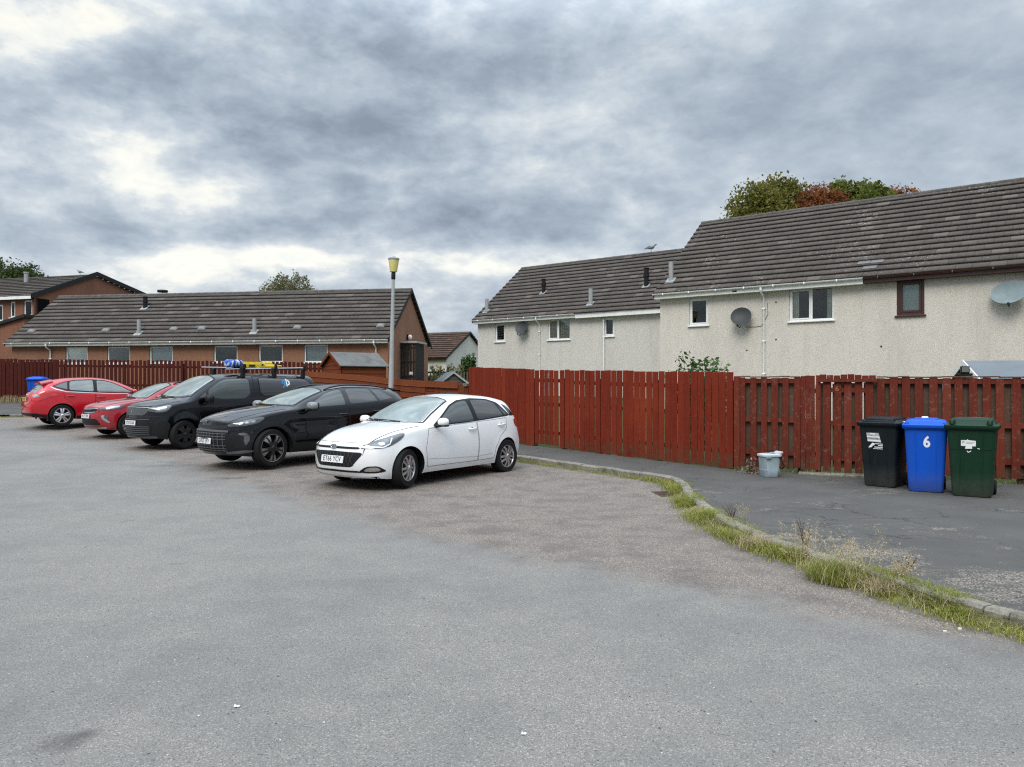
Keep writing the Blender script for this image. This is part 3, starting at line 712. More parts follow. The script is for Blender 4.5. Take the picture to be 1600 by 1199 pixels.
def dish_thing(loc, rz, w, h, label, mat, flip=1):
    """satellite dish on a wall: bowl, wall bracket and receiver arm; faces local -y"""
    root = empty('satellite_dish', loc, rz); tag(root, label, 'satellite dish', 'satellite dishes on the rear walls')
    n, k = 28, 7; V = [(0, .0, 0)]; Fc = []
    m = MB(); tilt = Matrix.Rotation(R(-22), 4, 'X') @ Matrix.Rotation(R(10*flip), 4, 'Z')
    rings = []
    for q in range(k+1):
        f = q/k; rings.append([(w/2*f*math.cos(2*math.pi*i/n), -.075*f*f, h/2*f*math.sin(2*math.pi*i/n)) for i in range(n)])
    for q in range(k-1, -1, -1):
        f = max(q/k, .01); rings.append([(w/2*f*math.cos(2*math.pi*i/n), .012-.075*f*f, h/2*f*math.sin(2*math.pi*i/n)) for i in range(n)])
    m.loft(rings[0:1] and rings[1:], cap=True, M=Matrix.Translation((0, -.24, 0)) @ tilt)
    m.build('reflector', mat, root, smooth=50)
    a = MB(); a.tube([(0, 0, -.06), (0, -.12, -.06), (0, -.20, -.02)], .02, 8); a.box((-.07, -.012, -.16), (.07, 0, .06)); a.box((-.05, -.215, -.09), (.05, -.16, .05))
    a.build('bracket', M_black, root)
    b = MB(); b.tube([(0, -.30, -h*.46), (0, -.42, -h*.56), (0, -.56, -h*.50)], .013, 6); b.build('receiver_arm', M_black, root)
    c = MB().lathe([(.02, -.05), (.032, -.03), (.032, .05), (.022, .06)], 12, M=Matrix.Translation((0, -.575, -h*.47)) @ Matrix.Rotation(R(65), 4, 'X')); c.build('receiver', M_black, root, smooth=40)
    return root

# ------------------------------------------------------------------ cream terrace, nearer block
H1 = House('terraced_house', (5.21, 28.16), 51.98, .35, 5.0, 21.0, 4.18, 3.264)
tag(H1.root, 'cream roughcast terrace block, the nearer and taller looking one, half white half brown eaves', 'house', 'cream roughcast terrace blocks')
wA = H1.win(1077, 1106.5, 466.5, 509); wB = H1.win(1233, 1302.5, 450, 501.5); wC = H1.win(1401, 1444.5, 437.5, 493)
xs_ = H1.sx(1348.6, 0)
house_shell(H1, M_harl, [wA, wB, wC])
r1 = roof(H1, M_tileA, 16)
eaves(H1, .0, xs_, M_whitedirty); eaves(H1, xs_+.02, 21, M_brownpl, fas=.15)
window(H1.root, wA, M_white, H1.ov, label='small white framed window with a dark pane')
window(H1.root, wB, M_white, H1.ov, split=.5, curtains=1, label='wide white framed window with tied back curtains')
window(H1.root, wC, M_brownpl, H1.ov, fw=.085, curtains=3, label='small brown framed window')
downpipe(H1, H1.sx(1194), -.3, M_white)
downpipe(H1, H1.sx(1609), -.3, M_brownpl)
flue(r1, H1, 1048.5, 441, 410, M_flue, .085)
pm = MB()                                            # two pale replacement tiles
for (ua, va) in ((1353, 408.5), (1372, 406.5), (1361, 416.5)):
    x, y, z = H1.roofpt(ua, va); sl = math.atan2(H1.h, H1.d)
    q_ = (math.floor(y/H1.d*16)+.5)/16; y, z = q_*H1.d, H1.ez + H1.h*q_
    pm.box((-.2, -.165, .02), (.2, .165, .052), 0, Matrix.Translation((x, y, z)) @ Matrix.Rotation(sl + R(-10.5), 4, 'X'))
pm.build('replacement_tile', plain('pale_tile', (.13, .13, .135), .8), r1)
vx, vy = H1.sx(1153), 0
MB().bbox((H1.sx(1149), -.03, H1.ez-.17), (H1.sx(1156), -.0225, H1.ez-.12), .003).build('bird_hole', M_dark, H1.root)
def wallpt(H, u, v, off=0.0):
    x, z = H.sx(u), H.sz(u, v); p = Vector(H.E) + H.a*x + H.n*(H.ov+off); return (p.x, p.y, z + H.zb)
for (u, v) in ((1167, 548), (1212.5, 473), (1212.5, 531), (1377, 542)):
    x, z = H1.sx(u), H1.sz(u, v); MB().lathe([(.03, -.06), (.03, .0), (.02, .02)], 8, M=Matrix.Translation((x, H1.ov, z)) @ Matrix.Rotation(R(90), 4, 'X')).build('wall_vent', M_dark, H1.root)
M_dishdk = plain('dish_dark', (.034, .038, .042), .5, spec=.3, var=.15, nscale=5)
M_dishlt = plain('dish_pale', (.19, .245, .26), .5, spec=.3, var=.12, nscale=4)
cb = MB()
x0, z0 = H1.sx(1181), H1.sz(1181, 511); cb.tube([(x0-.35, H1.ov-.012, z0+.0), (x0, H1.ov-.012, z0-.01), (H1.sx(1190), H1.ov-.012, z0+.01), (H1.sx(1200), H1.ov-.012, H1.sz(1200, 492)), (H1.sx(1199), H1.ov-.012, H1.sz(1199, 474))], .007, 5); cb.build('cable', M_black, H1.root)

# ------------------------------------------------------------------ cream terrace, farther block
H2 = House('terraced_house', (-2.03, 39.9), 51.63, .6, 5.0, 12.92, 4.166, 3.166)
tag(H2.root, 'paler roughcast terrace block set back beyond the nearer one, gull on its ridge', 'house', 'cream roughcast terrace blocks')
w1 = H2.win(773.4, 789, 506.3, 534.5); w2 = H2.win(856, 890.6, 499, 531.5); w3 = H2.win(943.5, 959.6, 497, 526)
house_shell(H2, M_harl2, [w1, w2, w3])
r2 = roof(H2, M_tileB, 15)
xg = H2.sx(898, 0)
eaves(H2, 0, xg, M_whitedirty); eaves(H2, xg+.02, 12.9, M_whitedirty, gut=False, fas=.2)
window(H2.root, w1, M_white, H2.ov, label='small white window at the far end of the wall')
window(H2.root, w2, M_white, H2.ov, split=.46, curtains=2, label='two light white window with closed pale curtains')
window(H2.root, w3, M_white, H2.ov, label='single white window behind the white pipe')
downpipe(H2, H2.sx(843.5), -.4, M_white)
dp = MB(); xd = H2.sx(944.2); dp.tube([(xd, H2.ov-.05, -.4), (xd, H2.ov-.05, H2.sz(944, 501))], .04, 10); dp.lathe([(.06, 0), (.06, .1), (.03, .12)], 10, M=Matrix.Translation((xd, H2.ov-.05, H2.sz(944, 503)))); dp.build('soil_pipe', M_white, H2.root, smooth=40)
flue(r2, H2, 849.4, 459, 436.5, M_black, .10, True); flue(r2, H2, 1010, 449, 419, M_black, .11, True)
flue(r2, H2, 923, 476.6, 452, M_flue, .10); flue(r2, H2, 760.5, 488, 467.6, M_flue, .10)
H2.wl = None

# ------------------------------------------------------------------ brown bungalow row
HB = House('bungalow', (-23.4, 35.47), 80.46, 1.0, 3.6, 18.45, 3.365, 2.478)
tag(HB.root, 'long brown roughcast bungalow row with grey tiled roof and white eaves behind the left fence', 'bungalow')
bw = [HB.win(*q) for q in ((102.5, 137, 543, 569), (167.5, 203, 542.5, 569), (233.5, 270, 542, 568), (334, 371, 541, 567), (404, 441.6, 540, 567), (475, 512, 539, 567))]
house_shell(HB, M_brick, bw)
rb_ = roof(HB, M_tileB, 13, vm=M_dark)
eaves(HB, 0, 18.4, M_whitedirty, fas=.14)
for i, w in enumerate(bw):
    window(HB.root, w, M_white, HB.ov, 'fixed', curtains=3 if i in (0, 2, 5) else 0, label=['white window with a pale blind', 'white window with a dark open sash', 'white window with a pale blind and books', 'white window showing dark furniture', 'white window with a dark pane', 'white window with a blue grey blind'][i], fw=.06)
downpipe(HB, HB.sx(80), -.3, M_white); downpipe(HB, HB.sx(588), -.3, M_white)
flue(rb_, HB, 227, 483, 464, M_black, .10, True); flue(rb_, HB, 217, 523, 500, M_flue, .085); flue(rb_, HB, 397.5, 521, 498, M_flue, .085)
for u, v in ((50, 521), (166, 519.5), (272, 517.5), (316, 516.5), (465, 515), (595, 512.5)):
    x, y, z = HB.roofpt(u, v); sl = math.atan2(HB.h, HB.d)
    MB().loft([rrect(.36, .30, .04, .03, 4), rrect(.34, .28, .04, .1, 4), rrect(.24, .2, .04, .15, 4)]).build('tile_vent', plain('vent_grey', (.16, .16, .16), .7), rb_).matrix_local = Matrix.Translation((x, y, z)) @ Matrix.Rotation(sl, 4, 'X')
m = MB().lathe([(.015, 0), (.015, .35)], 8); m.lathe([(.24, .33), (.26, .36), (.24, .39)], 16)
x, y, z = HB.sx(254, HB.d+.5), HB.d+.5, HB.ez+HB.h-.45; m.build('aerial', M_black, rb_, loc=(x, y, z)).scale = (1, 1, 1.9)
# porch with black slatted sides on the gable, and the lamp above it
pg = empty('slatted_porch', HB.root.matrix_basis @ Vector((18.45-.12, 2.6, 0)), HB.th - math.pi/2); tag(pg, 'black slatted porch with flat grey top on the bungalow gable', 'porch')
pb = MB()
PD, PW, PH = .70, 1.4, 2.5
for face in range(2):
    for k in range(9 if face == 0 else 5):
        n = 9 if face == 0 else 5; span = PW if face == 0 else PD
        q0 = k*span/n + .012; q1 = (k+1)*span/n - .045
        lo, hi = ((PD-.03, q0-.6, .0), (PD, q1-.6, PH)) if face == 0 else ((q0, -.63, .0), (q1, -.6, PH))
        pb.box(lo, hi)
for z in (.3, .95, 1.6, 2.25):
    pb.box((PD-.06, -.6, z), (PD-.03, PW-.6, z+.09)); pb.box((0, -.6, z), (PD, -.57, z+.09))
pb.build('slat_screen', plain('black_timber', (.008, .008, .009), .6), pg)
MB().bbox((0, -.72, PH), (PD+.10, PW-.48, PH+.08), .01).build('flat_roof', M_grey, pg)
MB().bbox((.42, -.655, 1.10), (.58, -.632, 1.22), .006).build('letter_plate', M_white, pg)
lg = empty('bulkhead_lamp', HB.root.matrix_basis @ Vector((18.45-.12, 2.95, 2.83)), HB.th - math.pi/2); tag(lg, 'small round white bulkhead lamp on the brown gable above the porch', 'lamp')
MB().bbox((0, -.07, -.12), (.08, .07, .12), .02).build('backplate', M_black, lg)
MB().lathe([(.02, 0), (.10, .02), (.12, .08), (.09, .15), (.02, .18)], 14, M=Matrix.Translation((.06, 0, 0)) @ Matrix.Rotation(R(90), 4, 'Y')).build('globe', M_white, lg, smooth=60)

# ------------------------------------------------------------------ far left two storey block
def far_left():
    rt = empty('brick_house', (-28, 45, 1.1), 0); tag(rt, 'two storey red brown house with low gable rising behind the bungalow at far left', 'house')
    g = Vector((.276, .961, 0)); a = Vector((-.961, .276, 0)) # along the gable, and along the side wall going away to the left
    def P(t_, s_, z): q = g*t_ + a*s_; return (q.x, q.y, z)
    ez, pk = 5.78, 7.6; wl = MB()
    gab = [(0, -.5), (12, -.5), (12, 5.95), (4.5, pk-.12), (0, ez-.1)]
    wl.add([P(t_, 0, z) for t_, z in gab], [(0, 1, 2, 3, 4)])
    # side wall with two openings
    M = Matrix(((a.x, g.x, 0, 0), (a.y, g.y, 0, 0), (0, 0, 1, 0), (0, 0, 0, 1)))
    sub = MB(); hs = [(.14, .78, 4.55, 5.50), (1.42, 1.82, 4.50, 5.45), (2.35, 2.95, 4.3, 5.3), (5.0, 6.2, 4.3, 5.4)]
    wall_holes(sub, 0, 16, -.5, ez-.1, hs, 0, .12); wl.add([M @ Vector(p) for p in sub.v], sub.f)
    wl.add([P(12, 0, -.5), P(12, 16, -.5), P(12, 16, 5.95), P(12, 0, 5.95)], [(0, 1, 2, 3)])
    w = wl.build('wall', M_brick2, rt)
    for h in hs:
        o = window(rt, h, M_white, 0, 'casement', label='white framed window')
        o.matrix_local = M
    ln = math.hypot(4.75, 1.82)
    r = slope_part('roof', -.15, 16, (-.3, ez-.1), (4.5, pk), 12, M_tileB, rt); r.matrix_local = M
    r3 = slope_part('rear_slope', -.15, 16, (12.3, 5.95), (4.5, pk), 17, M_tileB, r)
    for (t0, z0), (t1, z1) in (((-.3, ez-.1), (4.5, pk)), ((4.5, pk), (12.3, 5.95))):
        vb = MB()
        vb.add([P(t0, -.17, z0-.1), P(t1, -.17, z1-.1), P(t1, -.17, z1+.17), P(t0, -.17, z0+.17), P(t0, -.1, z0-.1), P(t1, -.1, z1-.1), P(t1, -.1, z1+.17), P(t0, -.1, z0+.17)], [(0,1,2,3),(7,6,5,4),(3,2,6,7),(0,4,5,1)])
        vb.build('verge', M_dark, rt)
    f = MB().bbox((-.1, -.33, ez-.25), (16, -.28, ez-.07), .01); o = f.build('fascia', M_whitedirty, rt); o.matrix_local = M
    lw = MB().prism([(-.35, -.5), (7, -.5), (7, 2.9), (-.35, 4.42)], (-.95, -.02)); o = lw.build('side_wing', M_brick2, rt); o.matrix_local = M
    lr = MB().prism([(-.5, 4.38), (7.1, 2.80), (7.1, 2.95), (-.5, 4.56)], (-1.12, -.03)); o = lr.build('wing_roof', M_dark, rt); o.matrix_local = M
    c = MB().lathe([(.12, -.4), (.12, .45), (.15, .46), (.15, .55)], 10); q = P(3.2, 4.2, 7.2); c.build('flue', M_flue, rt, loc=q)
    return P
PFL = far_left()

# ------------------------------------------------------------------ far cottage between the gaps
HF = House('cottage', (-5.15, 60.0), 65.0, 1.2, 3.75, 9.5, 4.0, 2.2)
HF.E = (HF.E[0] - HF.a.x*9.5, HF.E[1] - HF.a.y*9.5); HF.root.location = (HF.E[0], HF.E[1], 1.2)
tag(HF.root, 'distant cottage with brown tiled roof and pale gable seen between the bungalow and the terrace', 'cottage')
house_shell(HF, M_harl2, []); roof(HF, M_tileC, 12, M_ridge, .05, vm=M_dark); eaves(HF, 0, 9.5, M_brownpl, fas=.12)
def gable_window(y0, y1, z0, z1):
    w = empty('window', (9.5-.12, 0, 0), math.pi/2, HF.root)
    m = MB(); 
    m.bbox((y0, -.03, z0), (y1, .02, z1), .01); m.build('window_frame', M_brownpl, w)
    MB().box((y0+.12, -.045, z0+.1), (y1-.12, -.032, z1-.1)).build('pane', M_sideglass, w)
gable_window(2.6, 3.6, 1.15, 2.5); gable_window(6.2, 7.2, 1.15, 2.5)
# ------------------------------------------------------------------ fences
W_red = wood('red_stain_boards', (.195, .025, .0095), (.115, .0135, .006), (.24, .040, .015), .12, .72)
W_redold = wood('weathered_red_boards', (.155, .027, .014), (.085, .0155, .009), (.205, .047, .027), .45, .78)
W_redback = wood('bare_weathered_boards', (.125, .078, .055), (.075, .044, .03), (.16, .115, .085), .5)
W_maroon = wood('maroon_boards', (.075, .0135, .009), (.042, .0075, .006), (.10, .019, .012), .06, .75)
W_orange = wood('orange_brown_boards', (.175, .045, .014), (.10, .024, .009), (.215, .062, .021), .1, .72)

class Run:
    """a straight stretch of fence: local x along it, y away from the viewer's side"""
    def __init__(s, name, p0, p1, label, group=None, cat='fence'):
        s.p0, s.p1 = Vector(p0), Vector(p1); d = s.p1 - s.p0; s.L = d.length; s.d = d/s.L
        s.z0 = gz(p0[1]) + .10
        s.root = empty(name, (p0[0], p0[1], s.z0), math.atan2(d.y, d.x)); tag(s.root, label, cat, group)
    def g(s, x): return gz((s.p0 + s.d*x).y) + .10 - s.z0      # ground height along the run
    def at(s, u, y=0.0):
        r = (u-800)/F_PX; n = Vector((-s.d.y, s.d.x)); p = s.p0 + n*y; return (r*p.y - p.x)/(s.d.x - r*s.d.y)
    def zv(s, u, v): 
        q = s.p0 + s.d*s.at(u); return CAM_H + (600-v)*q.y/F_PX - s.z0

def boards(r, x0, x1, w, gap, top, y=0.0, th=.018, foot=.04, jz=.012, jx=.004, name='boards', mat=None, parent=None, lean=.004, skip=()):
    m = MB(); n = max(1, round((x1-x0+gap)/(w+gap))); st = (x1-x0+gap)/n; bw = st - gap
    for k in range(n):
        if k in skip: continue
        a = x0 + k*st + random.uniform(-jx, jx); b = a + bw + random.uniform(-jx, jx)*.6
        g = r.g((a+b)/2); zt = top((a+b)/2) if callable(top) else top
        zt += random.uniform(-jz, jz); zf = g + foot + random.uniform(-.012, .012); l = random.uniform(-lean, lean); yo = y + random.uniform(-.003, .003)
        M = Matrix.Translation((a, yo - th, zf)) @ Matrix(((1, 0, l, 0), (0, 1, random.uniform(-.002, .002), 0), (0, 0, 1, 0), (0, 0, 0, 1)))
        m.bbox((0, 0, 0), (b-a, th, zt-zf), .004, M=M)
    return m.build(name, mat, parent or r.root)
def rail(r, x0, x1, h, y=.0, hh=.08, th=.04, mat=None, name='rail', parent=None):
    m = MB(); n = max(1, int((x1-x0)/1.0)); xs = [x0 + (x1-x0)*i/n for i in range(n+1)]
    f = h if callable(h) else (lambda x: r.g(x) + h)
    m.loft([[(x, y, f(x)), (x, y+th, f(x)), (x, y+th, f(x)+hh), (x, y, f(x)+hh)] for x in xs]); return m.build(name, mat, parent or r.root)
def post(r, x, h, y=.04, w=.09, mat=None, parent=None, name='post'):
    return MB().bbox((x-w/2, y, r.g(x)-.1), (x+w/2, y+w, r.g(x)+h), .006).build(name, mat, parent or r.root)

# tall red fence beside the pavement: left panel, gate "3", long panel
FA, FB = (-1.12, 20.0), (4.01, 13.91)
full = Vector(FB) - Vector(FA)
rf = Run('board_fence', FA, FB, 'tall bright red close boarded fence running along the pavement behind the white car', 'red garden fences')
xg0, xg1 = rf.at(836), rf.at(874)
def lin(r, ua, va, ub, vb):
    xa, xb, za, zb = r.at(ua), r.at(ub), r.zv(ua, va), r.zv(ub, vb); return lambda x: za + (zb-za)*(x-xa)/(xb-xa)
tl = lin(rf, 733, 574.3, 834, 577.5); tg = lin(rf, 836, 579, 874, 579.5); tr = lin(rf, 876, 578.6, 1146, 582.5)
boards(rf, 0, xg0-.02, .145, .006, tl, name='board_panel', mat=W_red, foot=.015, jz=.006)
rail(rf, 0, xg0-.02, lambda x: tl(x)-.3, mat=W_red); rail(rf, 0, xg0-.02, .3, mat=W_red)
boards(rf, xg1+.03, rf.L, .142, .014, tr, name='board_panel', mat=W_red, foot=.015, jz=.010, jx=.006)
for h in (.28, .95): rail(rf, xg1+.03, rf.L, h, mat=W_red)
rail(rf, xg1+.03, rf.L, lambda x: tr(x)-.32, mat=W_red)
for x in (.06, xg0-.08, xg1+.09, 4.6, 6.2, rf.L-.06): post(rf, x, 1.6, mat=W_red)
gt = Run('garden_gate', tuple(rf.p0 + rf.d*xg0), tuple(rf.p0 + rf.d*xg1), 'red boarded garden gate numbered 3 set in the tall red fence', 'garden gates', 'gate')
boards(gt, .015, gt.L-.015, .135, .022, lambda x: tg(x+xg0)+rf.z0-gt.z0, y=-.005, name='board_panel', mat=W_red, foot=.07, jz=.008)
for h in (.3, .95, 1.5): rail(gt, .02, gt.L-.02, h, y=-.005, mat=W_red)
text_obj('3', .13, plain('number_brass', (.30, .12, .06), .5), gt.root, Matrix.Translation((gt.at(857.3), -.027, gt.zv(857.3, 588.5))) @ Matrix.Rotation(R(90), 4, 'X'), 'house_number', .004, bold=.003)
# short step in concrete at the gate foot, seen as a pale strip
# low right hand fence: hit and miss boards, plain panel, gate "6", more boards
FC = (8.0, 12.15); dC = (Vector(FC)-Vector(FB)).normalized()
rr = Run('hit_and_miss_fence', (FB[0]+.01, FB[1]-.02), tuple(Vector(FB)+dC*13), 'weathered dark red hit and miss board fence behind the wheelie bins', 'red garden fences')
def U(u): return rr.at(u)
topR = lin(rr, 1155, 590.5, 1590, 591.0)
MB().bbox((.0, -.06, -.05), (.10, .04, rr.zv(1152, 588.5)), .008).build('post', W_redold, rr.root)
def hitmiss(x0, x1, top, w=.115, gap=.075):
    boards(rr, x0, x1, w, gap, top, y=-.02, name='board_panel', mat=W_redold, foot=.08, jz=.012, jx=.010, lean=.008)
    n_ = max(1, round((x1-x0+gap)/(w+gap))); st_ = (x1-x0+gap)/n_
    boards(rr, x0-st_/2-.01, x1+st_/2-.01, w+.025, gap-.025, lambda x: top(x)-.02, y=.075, name='back_board_panel', mat=W_redback, foot=.07, jz=.012, jx=.010, lean=.008)
    for h in (.30, .88): rail(rr, x0, x1, h, y=-.018, mat=W_redold, th=.045)
    rail(rr, x0, x1, lambda x: top(x)-.10, y=-.018, mat=W_redold, th=.045)
    m = MB(); n = int((x1-x0)/.16); 
    for k in range(n):
        a, b = x0+(x1-x0)*k/n, x0+(x1-x0)*(k+1)/n; j = random.uniform(-.006, .008)
        m.bbox((a, -.05, top(a)+j), (b-.003, .10, top(b)+.022+j), .004)
    m.build('capping', W_redback, rr.root)
hitmiss(.10, U(1250), topR)
boards(rr, U(1250)+.01, U(1283)-.01, .075, .006, lambda x: topR(x)+.03, y=-.02, name='board_panel', mat=W_redold, foot=.06)
for h in (.3, 1.4): rail(rr, U(1250), U(1283), h, y=-.02, mat=W_redold)
hitmiss(U(1368)+.02, rr.L, topR)
for x in (U(1250), U(1283)-.05, U(1368)+.06, 4.4, 6.4, 8.6): post(rr, x, 1.55, y=.10, mat=W_redback)
g6 = Run('garden_gate', tuple(rr.p0+rr.d*U(1284)), tuple(rr.p0+rr.d*U(1366)), 'weathered dark red slatted gate numbered 6 to the left of the black wheelie bin', 'garden gates', 'gate')
t6 = lambda x: g6.zv(1320, 593)
boards(g6, .02, g6.L-.02, .105, .05, t6, y=-.02, name='slat_panel', mat=W_redold, foot=.05, jx=.008)
boards(g6, -.08, g6.L+.08, .11, .012, lambda x: t6(0)-.03, y=.07, name='back_board_panel', mat=W_redback, foot=.12, jz=.05, skip=(5,))
n6 = round((g6.L-.04+.05)/.155); s6 = (g6.L-.04+.05)/n6; k6 = min(range(n6), key=lambda k: abs(.02+k*s6+(s6-.05)/2 - g6.at(1315.5))); x6 = .02+k6*s6+(s6-.05)/2
for h in (.25, .85, 1.42): rail(g6, .02, g6.L-.02, h, y=-.02, mat=W_redold)
m = MB(); n = 8; zt = g6.zv(1320, 586.5); zb = g6.zv(1320, 595.5)
for k in range(n):
    a, b = -.03+(g6.L+.06)*k/n, -.03+(g6.L+.06)*(k+1)/n; m.bbox((a, -.055, zb), (b-.006, -.025, zt+random.uniform(-.012, .012)), .005)
m.bbox((-.05, -.085, zb-.025), (g6.L+.04, -.025, zb+.012), .006)
m.build('lintel', W_redold, rr.root).matrix_local = rr.root.matrix_basis.inverted() @ g6.root.matrix_basis
text_obj('6', .12, plain('number_brass', (.30, .12, .06), .5), g6.root, Matrix.Translation((x6, -.048, g6.zv(1315.5, 608.5))) @ Matrix.Rotation(R(90), 4, 'X'), 'house_number', .004, bold=.003)
MB().bbox((g6.at(1292), -.03, g6.zv(1294, 632)), (g6.at(1297), -.018, g6.zv(1294, 619)), .004).build('latch_plate', M_steel, g6.root)
sp = Vector(rr.p0) + rr.d*(U(1318)); n_ = Vector((rr.d.y, -rr.d.x))
sl_ = MB().bbox((-.72, -.16, -.05), (.72, .12, .035), .015).build('doorstep', M_kerb, None); c = sp + n_*.05; sl_.location = (c.x, c.y, gz(c.y)+.10); sl_.rotation_euler = (0, 0, math.atan2(rr.d.y, rr.d.x))
tag(sl_, 'pale concrete doorstep slab at the foot of the gate numbered 6', 'doorstep')

# low orange brown fence of horizontal boards beyond the red one
LA, LB = (-1.14, 20.06), (-7.6, 27.8)
lf = Run('low_board_fence', LA, LB, 'low orange brown fence of horizontal boards behind the lamp post', 'red garden fences')
def lowtop(x): return 1.52 if x < lf.at(665) else 1.58
def hboards(x0, x1, hs, w, name, y=0.0):
    m = MB()
    for h in hs:
        n = max(1, int((x1-x0)/.9)); xs = [x0+(x1-x0)*i/n for i in range(n+1)]; r0 = random.random()
        m.loft([[(x, y-.01, lf.g(x)+h), (x, y+.035, lf.g(x)+h), (x, y+.028, lf.g(x)+h+.012), (x, y+.008, lf.g(x)+h+w), (x, y-.01, lf.g(x)+h+w)] for x in xs], rnd=r0)
    return m.build(name, W_orange, lf.root)
xm = lf.at(665)
hboards(.45, xm, (1.29, .98, .72, .46, .22), .17, 'board_panel'); hboards(.45, xm, (1.17, .84, .58, .32), .14, 'back_board_panel', -.05)
hboards(xm, lf.L, [1.28-.165*k for k in range(8)], .175, 'board_panel')
for x in (.08, .45, 1.5, xm, 4.2, 6.0, 7.8, lf.L-.1): post(lf, x, 1.40, y=-.10, mat=W_orange)
boards(lf, .02, .42, .12, .01, 1.35, name='board_panel', mat=W_orange)
MB().bbox((.0, -.1, 1.36), (.16, .06, 1.43), .01).build('post_cap', M_kerb, lf.root)

# maroon picket fence on the far left
ff = Run('picket_fence', (-45, 31.1), (-7.4, 31.0), 'long maroon vertical board fence behind the red hatchback, in front of the bungalow', 'red garden fences')
tF = lin(ff, 0, 561.5, 480, 566.5)
boards(ff, 0, ff.at(88), .135, .022, tF, name='board_panel', mat=W_maroon, jz=.02, foot=.1); boards(ff, ff.at(88), ff.L, .118, .050, tF, name='board_panel', mat=W_maroon, jz=.018, foot=.1)
boards(ff, 0, ff.at(88), .1, .06, lambda x: tF(x)-.1, y=.06, name='back_board_panel', mat=W_maroon, jz=.02, foot=.1)
for h in (.35, 1.0, 1.75): rail(ff, 0, ff.L, (lambda x, h=h: tF(x)-2.05+h), mat=W_maroon)
for x in np.arange(.5, ff.L, 2.4): post(ff, x, 1.55, mat=W_maroon)

# garden shed between the bungalow and the low fence
def shed(name, loc, rz, w, d, he, hr, mat, roofm, label, ridge_x=True, verge=None):
    """ridge along local y; gable faces local -y"""
    root = empty(name, loc, rz); tag(root, label, 'shed'); m = MB(); n = max(3, int(he/.13))
    def lap(p, q, z0, z1, o):      # overlapping boards on one side
        k = max(1, int((z1-z0)/.13)); st = (z1-z0)/k
        for i in range(k):
            za, zb = z0+i*st, z0+(i+1)*st
            m.add([(p[0]+o[0]*.022, p[1]+o[1]*.022, za), (q[0]+o[0]*.022, q[1]+o[1]*.022, za), (q[0]+o[0]*.004, q[1]+o[1]*.004, zb+.01), (p[0]+o[0]*.004, p[1]+o[1]*.004, zb+.01),
                   (p[0], p[1], za), (q[0], q[1], za)], [(0,1,2,3), (4,5,1,0)])
    lap((-w/2, 0), (w/2, 0), 0, he, (0, -1)); lap((w/2, 0), (w/2, d), 0, he, (1, 0)); lap((w/2, d), (-w/2, d), 0, he, (0, 1)); lap((-w/2, d), (-w/2, 0), 0, he, (-1, 0))
    k = max(2, int((hr-he)/.13))
    for y, o in ((0, -1), (d, 1)):
        for i in range(k):
            za, zb = he+(hr-he)*i/k, he+(hr-he)*(i+1)/k; xa = w/2*(1-i/k); xb = w/2*(1-(i+1)/k)
            m.add([(-xa, y+o*.022, za), (xa, y+o*.022, za), (xb, y+o*.004, zb), (-xb, y+o*.004, zb), (-xa, y, za), (xa, y, za)], [(0,1,2,3), (4,5,1,0)])
    m.build('board_wall', mat, root)
    r = MB(); sl = math.atan2(hr-he, w/2)
    for sx in (-1, 1):
        e = (sx*(w/2+.10), he-.10*math.tan(sl))
        r.add([(e[0], -.10, e[1]+.02), (e[0], d+.10, e[1]+.02), (0, d+.10, hr+.02), (0, -.10, hr+.02), (e[0], -.10, e[1]+.045), (e[0], d+.10, e[1]+.045), (0, d+.10, hr+.045), (0, -.10, hr+.045)],
              [(0,1,2,3), (7,6,5,4), (0,4,5,1), (0,3,7,4), (1,5,6,2)])
    r.build('felt_roof', roofm, root)
    for y in (-.125, d+.105):
        for sx in (-1, 1):
            b = MB(); e = (sx*(w/2+.11), he-.11*math.tan(sl))
            b.add([(e[0], y, e[1]-.06), (0, y, hr-.05), (0, y, hr+.06), (e[0], y, e[1]+.05), (e[0], y+.02, e[1]-.06), (0, y+.02, hr-.05), (0, y+.02, hr+.06), (e[0], y+.02, e[1]+.05)], [(0,1,2,3), (7,6,5,4), (3,2,6,7), (0,4,5,1), (0,3,7,4)])
            b.build('bargeboard', verge or mat, root)
    return root
M_felt = plain('roof_felt', (.115, .118, .115), .95, var=.25, nscale=3, bump=.4, bscale=120)
M_feltlt = plain('grey_felt', (.13, .15, .17), .85, var=.1, nscale=2)
shed('timber_shed', (-6.40, 27.3, gz(27.3)+.1), R(-53), 1.65, 1.7, 1.66, 2.11, W_orange, M_felt, 'orange brown timber shed with grey felt roof between the van and the lamp post')
shed('low_shed', (-2.90, 38.0, gz(38)), R(14), 1.35, 2.2, .72, 1.22, plain('grey_board', (.10, .095, .09), .9, var=.2), M_feltlt, 'low grey shed with pale edged gable beyond the low fence', verge=plain('weathered_white', (.42, .41, .40), .8))
shed('grey_roof_shed', (12.75, 15.25, gz(15.6)+.05), R(76), 2.0, 3.3, 1.62, 2.0, plain('grey_board', (.10, .095, .09), .9, var=.2), M_feltlt, 'garden shed with slate blue roof and white bargeboard behind the right fence', verge=M_white)
# slatted railings in the far garden
rl = empty('garden_railing', (-4.6, 40.0, gz(40)), R(-2)); tag(rl, 'far dark railing of upright slats with a hedge behind the low fence', 'railing')
mm = MB()
for k in range(26): mm.box((k*.16, 0, .1), (k*.16+.07, .025, 1.25))
mm.build('slats', plain('grey_green_timber', (.10, .10, .07), .9), rl); MB().box((-.05, .03, 1.18), (4.2, .07, 1.27)).build('rail', M_black, rl)
